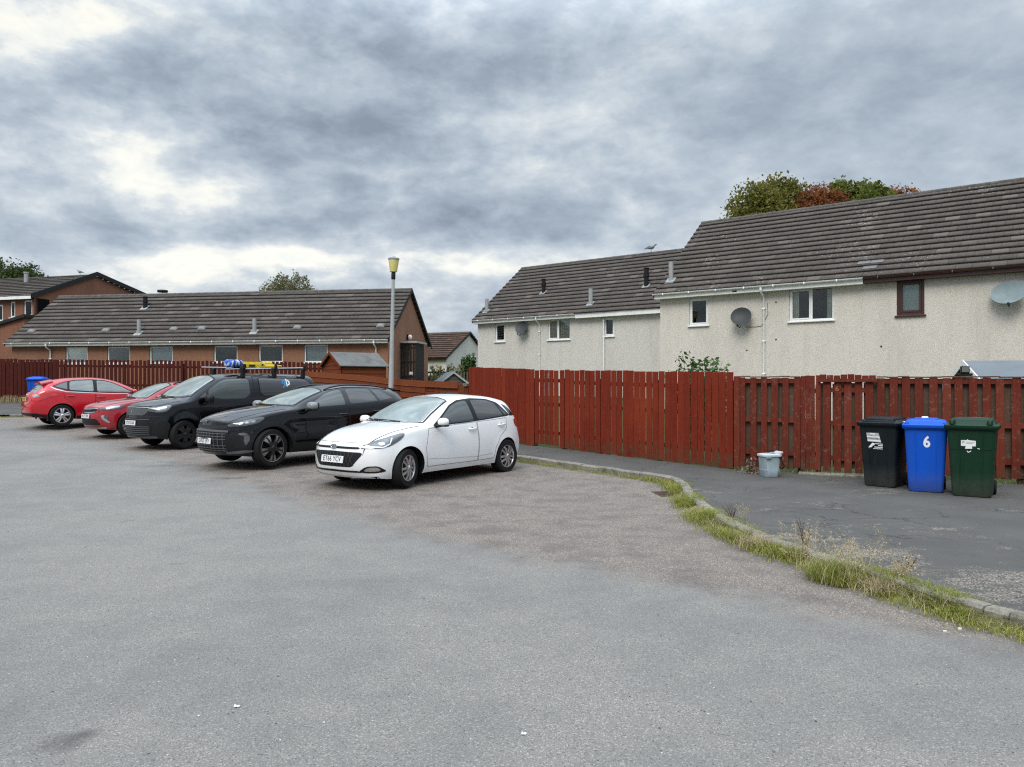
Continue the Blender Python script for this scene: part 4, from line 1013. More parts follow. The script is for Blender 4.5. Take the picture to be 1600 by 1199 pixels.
# washing line frame / pale awning behind the maroon fence
aw = MB().bbox((-2.2, -.02, 0), (0, .6, .05), .01).build('garden_canopy', plain('dull_white', (.42, .42, .40), .7)); aw.location = (-18.75, 32.3, gz(32.3)+1.72); aw.rotation_euler = (0, R(-1.5), R(6)); tag(aw, 'thin pale canopy edge behind the maroon fence at far left', 'canopy')
# dark bar and floodlight above the right fence
fl = empty('floodlight', (8.02, 13.6, gz(13.6)+.1), R(-20)); tag(fl, 'small black floodlight poking up behind the weathered fence', 'floodlight')
k = 13.6/F_PX
MB().tube([(0, 0, 0), (0, 0, 1.72)], .02, 8).build('stem', M_black, fl)
MB().bbox((-.07, -.04, 1.75), (.07, .05, 1.87), .012, M=Matrix.Rotation(R(0), 4, 'X')).build('lamp_head', M_black, fl); MB().box((-.055, -.046, 1.765), (.055, -.0415, 1.855)).build('lamp_lens', M_lampdk, fl); MB().bbox((-.12, -.02, 1.70), (.12, .02, 1.745), .006).build('bracket', M_black, fl)
db = MB().bbox((-.55, -.03, 0), (.55, .03, .03), .005); db.bbox((-.5, -.02, -1.5), (-.45, .02, 0), .004); db.bbox((.45, -.02, -1.5), (.5, .02, 0), .004); db = db.build('garden_rail', M_black); db.location = (7.05, 13.3, gz(13.3)+1.70); db.rotation_euler = (0, 0, R(-20)); tag(db, 'thin dark garden rail just showing over the weathered fence', 'rail')

# ------------------------------------------------------------------ lamp post
lp = empty('street_lamp', (-3.55, 22.35, gz(22.35)+.1)); tag(lp, 'grey street lamp post with pale yellow tub shaped lantern, leaning slightly', 'street lamp'); lp.rotation_euler = (0, R(1.25), 0)
M_post = plain('lamp_post_grey', (.36, .375, .375), .6, .1, var=.12, nscale=3)
MB().lathe([(.09, -.1), (.088, .8), (.080, .9), (.076, 1.0), (.044, 4.42)], 16).build('post', M_post, lp, smooth=40)
MB().lathe([(.055, 4.38), (.062, 4.40), (.062, 4.56), (.04, 4.60)], 16).build('collar', M_black, lp, smooth=30)
MB().lathe([(.075, 4.585), (.105, 4.60), (.148, 4.90), (.150, 4.955), (.13, 4.96)], 20).build('lantern', plain('lantern_yellow', (.62, .55, .20), .35, var=.1), lp, smooth=30)
MB().lathe([(.155, 4.945), (.165, 4.955), (.165, 4.99), (.10, 5.02), (.03, 5.04), (.025, 5.06)], 20).build('cap', M_grey, lp, smooth=40)
MB().bbox((-.04, -.094, .3), (.04, -.07, .7), .006).build('access_door', M_post, lp)
dish_thing(wallpt(H1, 1162.5, 497), H1.root.rotation_euler.z, .70, .66, 'dark grey satellite dish left of the white downpipe on the nearer terrace', M_dishdk, 1)
dish_thing(wallpt(H2, 820, 514), H2.root.rotation_euler.z, .66, .66, 'dark grey satellite dish between two windows on the farther terrace', M_dishdk, 1)
dish_thing(wallpt(H1, 1579, 460), H1.root.rotation_euler.z, .92, .70, 'pale grey satellite dish at the right edge of the nearer terrace', M_dishlt, -1)
# ------------------------------------------------------------------ vehicles
class Car:
    """body surface grown from side profile, plan and section curves; everything on it is laid onto that surface"""
    def __init__(s, name, loc, rz, label, group, spec, paintm, lower=None, cat='car'):
        s.sp = spec; s.root = empty(name, (loc[0], loc[1], loc[2]), rz); tag(s.root, label, cat, group)
        if 'pitch' in spec: s.root.rotation_euler = (0, spec['pitch'], rz)
        s.paint = paintm; s.build_body()
    def build_body(s):
        sp = s.sp; xF, xR, W = sp['xF'], sp['xR'], sp['W']
        wb_, wt_, wl, wh, rl, bu = s.lift = sp.get('lift', (0, .035, 1.0, 1.33, .035, 0))
        sp = dict(sp); sp['zrail'] = [(x, z + rl*min(1, max(0, (z-wl-.05)/.15))) for x, z in sp['zrail']]; sp['belt'] = [(x, z + (bu if x < .9 and z > .95 else 0)) for x, z in sp['belt']]
        zt, zb, yb, zr, yr = (pchip(sp[k]) for k in ('top', 'belt', 'ybelt', 'zrail', 'yrail'))
        zs = pchip(sp['sill']); N = 110; K = 16; J1, J2 = 9, 13
        X = np.linspace(xF, xR, N); side = pchip(sp['side'])
        fz, rz_ = pchip(sp['nose']), pchip(sp['tail'])
        top = np.zeros((N, J1+J2+1, 3))
        for i, x in enumerate(X):
            B = np.array([yb(x), zb(x)]); Q = np.array([yr(x), zr(x)]); C = float(zt(x)); sec = []
            bul = sp.get('bulge', .018) * min(1, max(0, (Q[1]-B[1])/.25))
            for j in range(J1):
                t = j/J1; p = B + (Q-B)*t; p[0] += bul*4*t*(1-t); sec.append(p)
            for j in range(J2+1):
                t = j/J2; y = Q[0]*(1-t); u = y/Q[0]; sec.append(np.array([y, Q[1] + (C-Q[1])*(1-u**2.4)]))
            sec = np.array(sec)
            for _ in range(2): sec[1:-1] = .25*sec[:-2] + .5*sec[1:-1] + .25*sec[2:]
            top[i, :, 0] = x; top[i, :, 1] = sec[:, 0]; top[i, :, 2] = sec[:, 1]
        verts = []; idx = {}
        def add(p): verts.append(p); return len(verts)-1
        ti = [[add(tuple(top[i, j])) for j in range(J1+J2+1)] for i in range(N)]
        faces = []
        for i in range(N-1):
            for j in range(J1+J2): faces.append((ti[i][j], ti[i+1][j], ti[i+1][j+1], ti[i][j+1]))
        # boundary: front centre -> corner -> along the side -> rear corner -> rear centre
        bnd = [('f', 0, j) for j in range(J1+J2, 0, -1)] + [('s', i, 0) for i in range(N)] + [('r', N-1, j) for j in range(1, J1+J2+1)]
        prev = [ti[i][j] for _, i, j in bnd]
        wc = sp['wheels']; ra = sp['arch']
        for k in range(1, K+1):
            t = 1 - k/K; row = []
            for kind, i, j in bnd:
                x = X[i]; B = top[i, 0]; P = top[i, j]; z0 = float(zs(x)); z = z0 + (P[2]-z0)*t
                ysd = B[1] + float(side(t)) * sp.get('sw', 1.0); q = P[1]/B[1]
                dx = 0.0
                wf = max(0, 1-(xF-x)/.40)**2; wr = max(0, 1-(x-xR)/.40)**2
                dx += wf*float(fz(z)) - wr*float(rz_(z))
                fl = 0
                for cx in wc:
                    d = math.hypot(x-cx, z-sp['wr']) - ra
                    fl = max(fl, sp.get('flare', .018)*math.exp(-(max(d, -.02)/.07)**2))
                row.append(add((x+dx, q*(ysd + fl*(1 if kind == 's' else 0)), z)))
            for a in range(len(bnd)-1): faces.append((prev[a], prev[a+1], row[a+1], row[a]))
            prev = row
        V = np.array(verts)
        # round the plan of nose and tail
        cf, pf, cr, pr = sp['cf'], sp.get('pf', 3.0), sp['cr'], sp.get('pr', 3.5)
        yy = np.clip(np.abs(V[:, 1])/W, 0, 1.1)
        u = np.clip((V[:, 0]-(xF-1.1))/1.1, 0, 1); V[:, 0] -= cf*yy**pf*u**2; V[:, 1] *= 1 - sp.get('nf', .07)*u**5
        u = np.clip(((xR+.9)-V[:, 0])/.9, 0, 1); V[:, 0] += cr*yy**pr*u**2; V[:, 1] *= 1 - sp.get('nr', .05)*u**5
        me = bpy.data.meshes.new('body'); me.from_pydata([tuple(p) for p in V], [], faces)
        bm = bmesh.new(); bm.from_mesh(me)
        for v in bm.verts:
            if abs(v.co.y) < 1e-4: v.co.y = 0
        g = bmesh.ops.duplicate(bm, geom=bm.verts[:]+bm.edges[:]+bm.faces[:])['geom']
        for v in g:
            if isinstance(v, bmesh.types.BMVert): v.co.y = -v.co.y
        bmesh.ops.reverse_faces(bm, faces=[f for f in g if isinstance(f, bmesh.types.BMFace)])
        bmesh.ops.remove_doubles(bm, verts=bm.verts[:], dist=2e-4)
        for _ in range(sp.get('smooth', 4)):
            bmesh.ops.smooth_vert(bm, verts=[v for v in bm.verts if not v.is_boundary], factor=.5, use_axis_x=True, use_axis_y=True, use_axis_z=True)
        be = [e for e in bm.edges if e.is_boundary]; r = bmesh.ops.holes_fill(bm, edges=be, sides=0)
        bmesh.ops.triangulate(bm, faces=r['faces'])
        bmesh.ops.recalc_face_normals(bm, faces=bm.faces[:])
        for f in bm.faces:
            f.material_index = 1 if (f.normal.z < -.75 and f.calc_center_median().z < .45) else 0
        bm.to_mesh(me); bm.free()
        me.materials.append(s.paint); me.materials.append(M_black)
        o = link('body', me); s.solid = None
        # cut the wheel arches
        c = MB()
        for cx in wc:
            for sy in (-1, 1):
                M = Matrix.Translation((cx, sy*.52, sp['wr'])) @ Matrix.Rotation(R(-90*sy), 4, 'X')
                c.lathe([(ra, 0), (ra, .8)], 44, mi=1, M=M)
        co = c.build('cutter', [s.paint, M_black])
        md = o.modifiers.new('b', 'BOOLEAN'); md.operation = 'DIFFERENCE'; md.solver = 'EXACT'; md.object = co
        bpy.context.view_layer.update()
        dg = bpy.context.evaluated_depsgraph_get(); me2 = bpy.data.meshes.new_from_object(o.evaluated_get(dg))
        if len(me2.polygons) < 3000: print('BOOLEAN FAILED', s.root.name, len(me2.polygons)); me2 = me.copy()
        bpy.data.objects.remove(co); o.modifiers.clear()
        # uncut copy is what the trim is laid on
        s.bv = BVHTree.FromPolygons([v.co.copy() for v in me.vertices], [tuple(p.vertices) for p in me.polygons])
        me.shade_smooth(); s.vn = [v.normal.copy() for v in me.vertices]; s.base = me
        o.data = me2; me2.name = 'body'; me2.shade_smooth(); me2.set_sharp_from_angle(angle=R(38)); o.parent = s.root; s.body = o
    def hit(s, o, d):
        loc, n, i, _ = s.bv.ray_cast(o, d)
        if loc is None:
            loc, n, i, _ = s.bv.find_nearest(o + d*(5 - .0))
        p = s.base.polygons[i]; ws = poly_3d_calc([s.base.vertices[k].co for k in p.vertices], loc)
        nn = Vector((0, 0, 0))
        for w, k in zip(ws, p.vertices): nn += s.vn[k]*w
        if nn.length < .1: nn = n
        nn.normalize()
        if nn.dot(d) > 0.3: nn = -nn
        return loc, nn
    @staticmethod
    def basis(ang):
        """ang: degrees from straight ahead towards the car's left; 'top' for from above"""
        if ang == 'top': return Vector((0, 0, -1)), Vector((1, 0, 0)), Vector((0, 1, 0))
        a = R(ang); d = Vector((-math.cos(a), -math.sin(a), 0)); return d, Vector((-d.y, d.x, 0))*-1 if False else Vector((math.sin(a), -math.cos(a), 0)), Vector((0, 0, 1))
    def patch(s, name, pts, ang, eps, mat, parent=None, rnd=1, step=.045, thick=True, both=False, label=None):
        out = [s._patch(name, pts, ang, eps, mat, parent, rnd, step)]
        if label: out[0]['label'] = label
        if both:
            pm = [(x, -y, z) for x, y, z in pts][::-1]
            out.append(s._patch(name, pm, -ang if ang != 'top' else ang, eps, mat, parent[1] if isinstance(parent, (list, tuple)) else parent, rnd, step))
            if label: out[1]['label'] = label
        return out if both else out[0]
    def _patch(s, name, pts, ang, eps, mat, parent, rnd, step):
        if isinstance(parent, (list, tuple)): parent = parent[0]
        if name in ('side_window', 'window_surround', 'quarter_light'):
            a, b_, l_, h_ = s.lift[:4]; pts = [(x, y, z + a + (b_-a)*min(1, max(0, (z-l_)/(h_-l_)))) for x, y, z in pts]
        d, e1, e2 = s.basis(ang); P = [Vector((Vector(p).dot(e1), Vector(p).dot(e2))) for p in pts]
        for _ in range(rnd):
            Q = []
            for a, b in zip(P, P[1:]+P[:1]): 
                L = (b-a).length; c = min(.25, .03/max(L, 1e-6)) if _ == 0 else .25
                Q += [a+(b-a)*c, a+(b-a)*(1-c)]
            P = Q
        B = []
        for a, b in zip(P, P[1:]+P[:1]):
            n = max(1, int((b-a).length/step)); B += [a+(b-a)*k/n for k in range(n)]
        A = np.array([(p.x, p.y) for p in B]); lo, hi = A.min(0), A.max(0)
        g = np.stack(np.meshgrid(np.arange(lo[0]+step/2, hi[0], step), np.arange(lo[1]+step/2, hi[1], step)), -1).reshape(-1, 2)
        ins = np.zeros(len(g), bool); near = np.full(len(g), 9.)
        for (x1, y1), (x2, y2) in zip(A, np.roll(A, -1, 0)):
            if y1 != y2: ins ^= ((y1 > g[:, 1]) != (y2 > g[:, 1])) & (g[:, 0] < (x2-x1)*(g[:, 1]-y1)/(y2-y1)+x1)
            near = np.minimum(near, np.hypot(g[:, 0]-x1, g[:, 1]-y1))
        g = g[ins & (near > step*.35)]
        res = delaunay_2d_cdt(B + [Vector(q) for q in g], [(i, (i+1) % len(B)) for i in range(len(B))], [], 1, 1e-6)
        V, Nn = [], []
        for p in res[0]:
            loc, nn = s.hit(e1*p.x + e2*p.y - d*5, d); V.append(loc + nn*eps); Nn.append(nn)
        me = bpy.data.meshes.new(name); me.from_pydata(V, [], [list(f) for f in res[2]]); me.materials.append(mat)
        if len(me.polygons) and me.polygons[0].normal.dot(d) > 0: me.flip_normals()
        me.shade_smooth(); me.normals_split_custom_set_from_vertices(Nn)
        return link(name, me, parent or s.root)
    def strip(s, name, lines, ang, w, eps, mat, parent=None, both=False, step=.03):
        """thin bands along polylines on the surface"""
        def one(L, ang):
            d, e1, e2 = s.basis(ang); V, Nn, Fc = [], [], []
            for ln in L:
                P = [Vector((Vector(p).dot(e1), Vector(p).dot(e2))) for p in ln]; Q = [P[0]]
                for a, b in zip(P[:-1], P[1:]):
                    n = max(1, int((b-a).length/step)); Q += [a+(b-a)*k/n for k in range(1, n+1)]
                b0 = len(V)
                for i, p in enumerate(Q):
                    t = (Q[min(i+1, len(Q)-1)]-Q[max(i-1, 0)]).normalized(); n = Vector((-t.y, t.x))
                    for sg in (-.5, .5):
                        q = p + n*w*sg; loc, nn = s.hit(e1*q.x + e2*q.y - d*5, d); V.append(loc+nn*eps); Nn.append(nn)
                for i in range(len(Q)-1): Fc.append((b0+2*i, b0+2*i+2, b0+2*i+3, b0+2*i+1))
            me = bpy.data.meshes.new(name); me.from_pydata(V, [], Fc); me.materials.append(mat)
            if me.polygons[0].normal.dot(d) > 0: me.flip_normals()
            me.shade_smooth(); me.normals_split_custom_set_from_vertices(Nn)
            return link(name, me, parent or s.root)
        o = one(lines, ang)
        if both: one([[(x, -y, z) for x, y, z in l] for l in lines], -ang if ang != 'top' else ang)
        return o
    def front(s, y, z): loc, n = s.hit(Vector((6, y, z)), Vector((-1, 0, 0))); return loc
    def rear(s, y, z): loc, n = s.hit(Vector((-6, y, z)), Vector((1, 0, 0))); return loc
    def plate(s, txt, z, mat=None, back=False, tilt=0, w=.52, h=.111, y=0):
        x = (s.rear if back else s.front)(y, z).x
        M = Matrix.Translation((x + (-.012 if back else .012), y, z)) @ Matrix.Rotation(R(-90 if back else 90), 4, 'Z') @ Matrix.Rotation(R(90 - tilt), 4, 'X')
        p = MB().bbox((-w/2, -h/2, -.012), (w/2, h/2, .004), .006, M=M).build('number_plate', mat or M_plate, s.root)
        text_obj(txt, .112, M_ink, p, M @ Matrix.Translation((0, .001, .0045)), sx=.80, bold=.002, space=1.12); return p
    def wheels(s, style, r, w, yo, rim_m, steer=0, disc=True, back_m=None, rim_r=None):
        for cx in s.sp['wheels']:
            for sy in (1, -1):
                e = empty('wheel', (cx, sy*yo, r), 0, s.root)
                if steer and cx > 0: e.rotation_euler = (0, 0, steer)
                Mx = Matrix.Rotation(R(-90*sy), 4, 'X')            # wheel axis: local z outwards
                rr_ = rim_r or r*.68
                MB().lathe([(rr_-.006, -.01), (rr_+.012, .004), (r*.93, .004), (r*.975, -.012), (r, -.035), (r, -w+.035), (r*.975, -w+.012), (r*.9, -w), (rr_, -w)], 48, M=Mx, cap=False).build('tyre', M_rubber, e, smooth=35)
                m = MB(); m.lathe([(rr_-.001, -.012), (rr_+.004, -.002), (rr_-.012, -.002), (rr_-.022, -.02), (rr_-.03, -.09), (rr_-.02, -w+.01)], 48, M=Mx, cap=False)
                style(m, rr_, Mx); rm = m.build('rim', rim_m if isinstance(rim_m, (list, tuple)) else [rim_m], e, smooth=30)
                b = MB().lathe([(.02, -.10), (rr_*.72, -.10), (rr_*.72, -.12), (.02, -.12)], 28, M=Mx); b.build('brake_disc', back_m or M_alloydk, e)
                k = MB().lathe([(rr_-.025, -.125), (.02, -.13)], 28, M=Mx, cap=True); k.build('wheel_back', M_black, e)
    def mirror(s, pos, size, cap_m, both=True, base=M_black):
        for sy in ((1, -1) if both else (1,)):
            x, y, z = pos; y *= sy; L, H, D = size
            m = MB(); rings = []
            for k in range(11):
                f = k/10; a = math.pi*f; sc = max(.12, math.sin(a)**.55)
                cx = x + D*.5*(-math.cos(a)); rings.append([(cx, y + L/2*sc*math.cos(2*math.pi*i/16)*(1 if 1 else 1), z + H/2*sc*max(-.75, min(1, 1.1*math.sin(2*math.pi*i/16)))) for i in range(16)])
            o = m.loft(rings).build('wing_mirror', cap_m, s.root, smooth=50)
            b = MB(); b.bbox((x-D*.42, y-L*.46, z-H*.50), (x+D*.30, y+L*.42, z-H*.22), .02)
            yb_ = y - sy*L*.75; b.tube([(x+.0, y-sy*L*.2, z-H*.34), (x+.03, yb_, z-H*.5), (x+.05, y-sy*(L*.5+.10), z-H*.62)], [.028, .028, .03], 8); b.build('mirror_base', base, o)
            MB().bbox((x-D*.53, y-L*.40, z-H*.30), (x-D*.47, y+L*.40, z+H*.36), .01).build('mirror_glass', M_sideglass, o)
    def handle(s, x, z, mat, parents, L=.20):
        for sy, p in zip((1, -1), parents):
            loc, n = s.hit(Vector((x, 5*sy, z)), Vector((0, -sy, 0))); m = MB()
            pts = [(x+L/2, loc.y+sy*.004, z), (x+L/2-.02, loc.y+sy*.03, z+.004), (x, loc.y+sy*.04, z+.006), (x-L/2+.02, loc.y+sy*.03, z+.004), (x-L/2, loc.y+sy*.004, z)]
            m.tube(pts, [.012, .015, .016, .015, .012], 8); o = m.build('door_handle', mat, p, smooth=50)
            MB().lathe([(.035, 0), (.03, .001)], 12, M=Matrix.Translation((x, loc.y+sy*.003, z)) @ Matrix.Rotation(R(-90*sy), 4, 'X')).build('handle_recess', M_black, o)
    def door(s, outline, z_hint=None, mat=None, seam=M_dark, skip_seam=False):
        """left and right door skins a hair proud of the body, edged by the shut line"""
        o = s.patch('door', outline, 90, .0025, mat or s.paint, rnd=1, both=True)
        ln = [outline + outline[:1]]
        for sy, d in zip((1, -1), o):
            L = [[(x, sy*y, z) for x, y, z in l] for l in ln]
            s.strip('shut_line', L, 90*sy, .008, .0035, seam, parent=d)
        return o
def spokes(n, w0, w1, dish, double=0.0, twist=0, depth=.03, mi=0, r0=.045):
    def f(m, rr, Mx):
        m.lathe([(.004, dish+.012), (.028, dish+.012), (.033, dish+.006), (r0+.012, dish-.004), (r0+.018, dish-.03)], 20, M=Mx, mi=mi)
        for k in range(n):
            for sg in ((-1, 1) if double else (0,)):
                a = 2*math.pi*k/n + .3; Mr = Mx @ Matrix.Rotation(a, 4, 'Z')
                o0, o1 = sg*double*.35*rr, sg*double*rr
                q = []
                for fr, wd, zz in ((0, w0, dish), (.5, (w0+w1)/2*.9, dish+.004), (1, w1, -.012)):
                    x = r0*.7 + (rr-.012-r0*.7)*fr; c = o0+(o1-o0)*fr + twist*fr
                    q.append([(x, c-wd/2, zz-depth), (x, c+wd/2, zz-depth), (x, c+wd/2*.85, zz-.004), (x, c+wd/2*.4, zz), (x, c-wd/2*.4, zz), (x, c-wd/2*.85, zz-.004)])
                m.loft(q, M=Mr, mi=mi)
    return f

def lerp_pts(a, b, n): return [tuple(Vector(a).lerp(Vector(b), i/n)) for i in range(n+1)]
SIDE = [(1, 0), (.86, .018), (.65, .040), (.45, .044), (.25, .030), (.10, .012), (0, -.025)]
GROUP = 'cars parked in a row in the residents bays'
def badge(c, kind, z, mat, y=0, sc=1.0, back=False):
    x = (c.rear if back else c.front)(y, z).x; M = Matrix.Translation((x+(-.006 if back else .006), y, z)) @ Matrix.Rotation(R(-90 if back else 90), 4, 'Z') @ Matrix.Rotation(R(80), 4, 'X') @ Matrix.Scale(sc, 4)
    m = MB()
    if kind == 'oval_h':
        n = 28
        m.loft([[(.075*k*math.cos(2*math.pi*i/n), .04*k*math.sin(2*math.pi*i/n), zz) for i in range(n)] for k, zz in ((1, -.01), (1, .008), (.84, .008), (.84, 0))], cap=True, M=M)
        for a, b in (((-.038, -.024), (-.018, .026)), ((.018, -.026), (.038, .024))): m.tube([(a[0], a[1], .008), (b[0], b[1], .008)], .008, 6, M=M)
        m.tube([(-.028, -.004, .008), (.0, .004, .009), (.028, .004, .008)], .007, 6, M=M)
    if kind == 'fork':
        for sg in (-1, 1):
            m.tube([(sg*.004, -.035, .004), (sg*.014, .0, .006), (sg*.045, .018, .006)], [.004, .009, .004], 6, M=M); m.tube([(sg*.012, .03, .004), (sg*.03, .035, .004)], .004, 6, M=M)
    if kind == 'f': m.box((-.012, -.03, 0), (0, .03, .006), M=M); m.box((0, .018, 0), (.022, .03, .006), M=M); m.box((0, -.004, 0), (.016, .006, .006), M=M)
    if kind == 'oval': m.loft([[(.075*k*math.cos(2*math.pi*i/24), .03*k*math.sin(2*math.pi*i/24), zz) for i in range(24)] for k, zz in ((1, -.01), (1, .006), (.8, .007))], M=M)
    return m.build('badge', mat, c.root, smooth=50)
def wiper(c, pts, parent=None):
    m = MB(); P = []
    for x, y in pts:
        loc, n = c.hit(Vector((x, y, 5)), Vector((0, 0, -1))); P.append(loc + n*.018)
    m.tube(P, .009, 6); return m.build('wiper', M_black, parent or c.root)
def antenna(c, x, L=.09, y=0):
    loc, n = c.hit(Vector((x, y, 5)), Vector((0, 0, -1)))
    return MB().tube([loc, loc+Vector((-.03, 0, .03)), loc+Vector((-.03-L, 0, .03+L*.45))], [.018, .010, .004], 6).build('aerial', M_black, c.root)

# ---- white hatchback, nearest
P_white = paint('paint_white', (.77, .78, .785), .22, .12)
spec = dict(lift=(0, .045, .98, 1.32, .038, 0), xF=2.10, xR=-1.90, W=.87, wheels=(1.285, -1.285), wr=.312, arch=.352, cf=.30, cr=.20, nf=.08, nr=.06, pf=2.6,
  top=[(2.10,.705),(2.02,.755),(1.85,.83),(1.5,.925),(1.1,.99),(.93,1.02),(.55,1.215),(.15,1.385),(-.1,1.445),(-.5,1.474),(-1.0,1.455),(-1.45,1.40),(-1.62,1.365),(-1.72,1.22),(-1.82,1.03),(-1.87,.95),(-1.90,.80)],
  belt=[(2.10,.66),(1.95,.715),(1.6,.82),(1.2,.895),(.8,.935),(0,.965),(-.8,1.01),(-1.4,1.05),(-1.65,1.03),(-1.80,.95),(-1.90,.76)],
  ybelt=[(2.10,.80),(1.6,.815),(1.0,.815),(0,.825),(-1.0,.815),(-1.6,.77),(-1.9,.74)],
  zrail=[(2.10,.69),(1.85,.80),(1.5,.895),(1.1,.955),(.9,.985),(.55,1.145),(.15,1.305),(-.1,1.365),(-.5,1.395),(-1.0,1.375),(-1.45,1.315),(-1.62,1.27),(-1.75,1.10),(-1.85,.94),(-1.9,.78)],
  yrail=[(2.10,.55),(1.5,.66),(1.1,.72),(.9,.725),(.55,.675),(.15,.605),(-.1,.58),(-.5,.57),(-1.0,.56),(-1.62,.55),(-1.75,.58),(-1.9,.6)],
  sill=[(2.10,.19),(1.7,.165),(.8,.20),(-.8,.21),(-1.6,.24),(-1.9,.30)], side=SIDE,
  nose=[(.15,-.10),(.24,-.02),(.32,.02),(.45,.035),(.58,.025),(.66,0),(.72,-.01)], tail=[(.2,-.05),(.35,.03),(.55,.045),(.72,.02),(.95,0),(1.4,0)])
c = Car('hatchback', (-1.538, 13.844, .035), R(232.4), 'white five door hatchback, nearest of the parked row, number plate ET66 YCV', GROUP, spec, P_white)
ws = c.patch('windscreen', [(.90,0,0),(.885,.35,0),(.80,.665,0),(.10,.535,0),(.035,.25,0),(.03,0,0),(.035,-.25,0),(.10,-.535,0),(.80,-.665,0),(.885,-.35,0)], 'top', .004, M_screen)
c.strip('windscreen_seal', [[(.95,0,0),(.92,.36,0),(.82,.70,0),(.45,.635,0),(.09,.555,0),(.01,.25,0),(.005,0,0),(.01,-.25,0),(.09,-.555,0),(.45,-.635,0),(.82,-.70,0),(.92,-.36,0),(.95,0,0)]], 'top', .035, .002, M_black)
DL = [(.70,.9,.955),(.42,.9,1.10),(.12,.9,1.255),(-.12,.9,1.325),(-.5,.9,1.355),(-.95,.9,1.335),(-1.22,.9,1.27),(-1.40,.9,1.10),(-1.44,.9,1.055),(-.6,.9,1.005),(0,.9,.975)]
c.patch('window_surround', DL, 90, .003, M_black, both=True)
c.patch('side_window', [(.60,.9,.975),(.36,.9,1.105),(.10,.9,1.235),(-.12,.9,1.295),(-.34,.9,1.315),(-.36,.9,1.005)], 90, .0055, M_sideglass, both=True)
c.patch('side_window', [(-.47,.9,1.012),(-.455,.9,1.320),(-.92,.9,1.308),(-1.12,.9,1.255),(-1.22,.9,1.06)], 90, .0055, M_privacy, both=True)
c.patch('quarter_light', [(-1.26,.9,1.065),(-1.17,.9,1.235),(-1.36,.9,1.075)], 90, .0055, M_privacy, both=True, rnd=0)
M_seam = plain('seam_grey', (.16, .165, .17), .6)
d1 = c.door([(.86,.9,.30),(.90,.9,.60),(.80,.9,.92),(.2,.9,.955),(-.41,.9,.985),(-.43,.9,.6),(-.42,.9,.30)], seam=M_seam)
d2 = c.door([(-.44,.9,.30),(-.45,.9,.6),(-.43,.9,.985),(-.9,.9,1.005),(-1.30,.9,1.03),(-1.27,.9,.84),(-1.06,.9,.70),(-.92,.9,.50),(-.88,.9,.31)], seam=M_seam)
c.handle(-.28, .865, P_white, d1); c.handle(-1.12, .905, P_white, d2)
c.strip('body_crease', [[(.82,.9,.425),(.3,.9,.395),(-.41,.9,.375)],[(-.45,.9,.375),(-.84,.9,.40)]], 90, .012, .004, plain('crease_grey', (.50, .515, .53), .4), both=True)
c.patch('rear_window', [(-1.66,.0,1.29),(-1.66,.52,1.26),(-1.8,.58,1.0),(-1.8,-.58,1.0),(-1.66,-.52,1.26)], 180, .004, M_privacy)
c.patch('rear_pillar_trim', [(-1.50,.9,1.28),(-1.60,.9,1.245),(-1.76,.9,1.06),(-1.52,.9,1.06)], 120, .0045, M_privacy, both=True, rnd=0)
c.patch('tail_light', [(-1.72,.8,1.005),(-1.62,.82,.99),(-1.66,.82,.86),(-1.86,.62,.80),(-1.90,.45,.84),(-1.86,.5,.93)], 145, .005, M_tail, both=True)
c.patch('rear_bumper_trim', [(-1.9,.55,.50),(-1.9,-.55,.50),(-1.9,-.5,.32),(-1.9,.5,.32)], 180, .004, M_black)
# nose
c.strip('bonnet_gap', [[(2.04,.56,0),(1.7,.63,0),(1.3,.70,0),(.98,.745,0)],[(2.04,-.56,0),(1.7,-.63,0),(1.3,-.70,0),(.98,-.745,0)]], 'top', .012, .0045, plain('gap_grey', (.20, .205, .21), .6))
c.strip('bonnet_lip', [[(0,.55,.735),(0,.3,.738),(0,0,.74),(0,-.3,.738),(0,-.55,.735)]], 0, .008, .002, MATS['gap_grey'])
c.patch('upper_grille', [(0,.50,.672),(0,0,.680),(0,-.50,.672),(0,-.50,.640),(0,0,.645),(0,.50,.640)], 0, .004, M_black, rnd=1, step=.03)
gr = c.patch('grille', [(0,.54,.590),(0,.0,.605),(0,-.54,.590),(0,-.555,.555),(0,-.40,.375),(0,-.36,.36),(0,.36,.36),(0,.40,.375),(0,.555,.555)], 0, .004, M_black, step=.03)
c.strip('grille_mesh', [[(0,-.5+.075*k,.585),(0,-.5+.075*k+.19*(.5 if k < 12 else .3),.38)] for k in range(1, 12)] + [[(0,.5-.075*k,.585),(0,.5-.075*k-.19*.5,.38)] for k in range(1, 12)], 0, .009, .010, plain('mesh_grey', (.035, .036, .038), .35), parent=gr)
HLp = [(1.98,.50,.690),(1.80,.66,.775),(1.40,.79,.875),(1.32,.80,.862),(1.42,.82,.78),(1.62,.79,.685),(1.80,.72,.648),(2.0,.50,.650)]
hl = c.patch('headlight', HLp, 45, .006, M_lampdk, both=True, step=.03)
c.patch('reflector', [(1.90,.60,.700),(1.76,.70,.765),(1.64,.755,.795),(1.66,.78,.70),(1.80,.72,.665),(1.92,.60,.665)], 45, .009, M_lamp, both=True, parent=hl, step=.03)
c.strip('running_light', [[(1.95,.57,.700),(1.88,.63,.672),(1.74,.74,.668),(1.64,.78,.715),(1.60,.785,.80)]], 45, .02, .011, M_decal, parent=hl[0]); c.strip('running_light', [[(1.95,-.57,.700),(1.88,-.63,.672),(1.74,-.74,.668),(1.64,-.78,.715),(1.60,-.785,.80)]], -45, .02, .011, M_decal, parent=hl[1])
c.patch('reflector', [(1.80,.68,.735),(1.72,.735,.745),(1.70,.75,.705),(1.78,.71,.69)], 45, .012, M_chrome, both=True, parent=hl, step=.03)
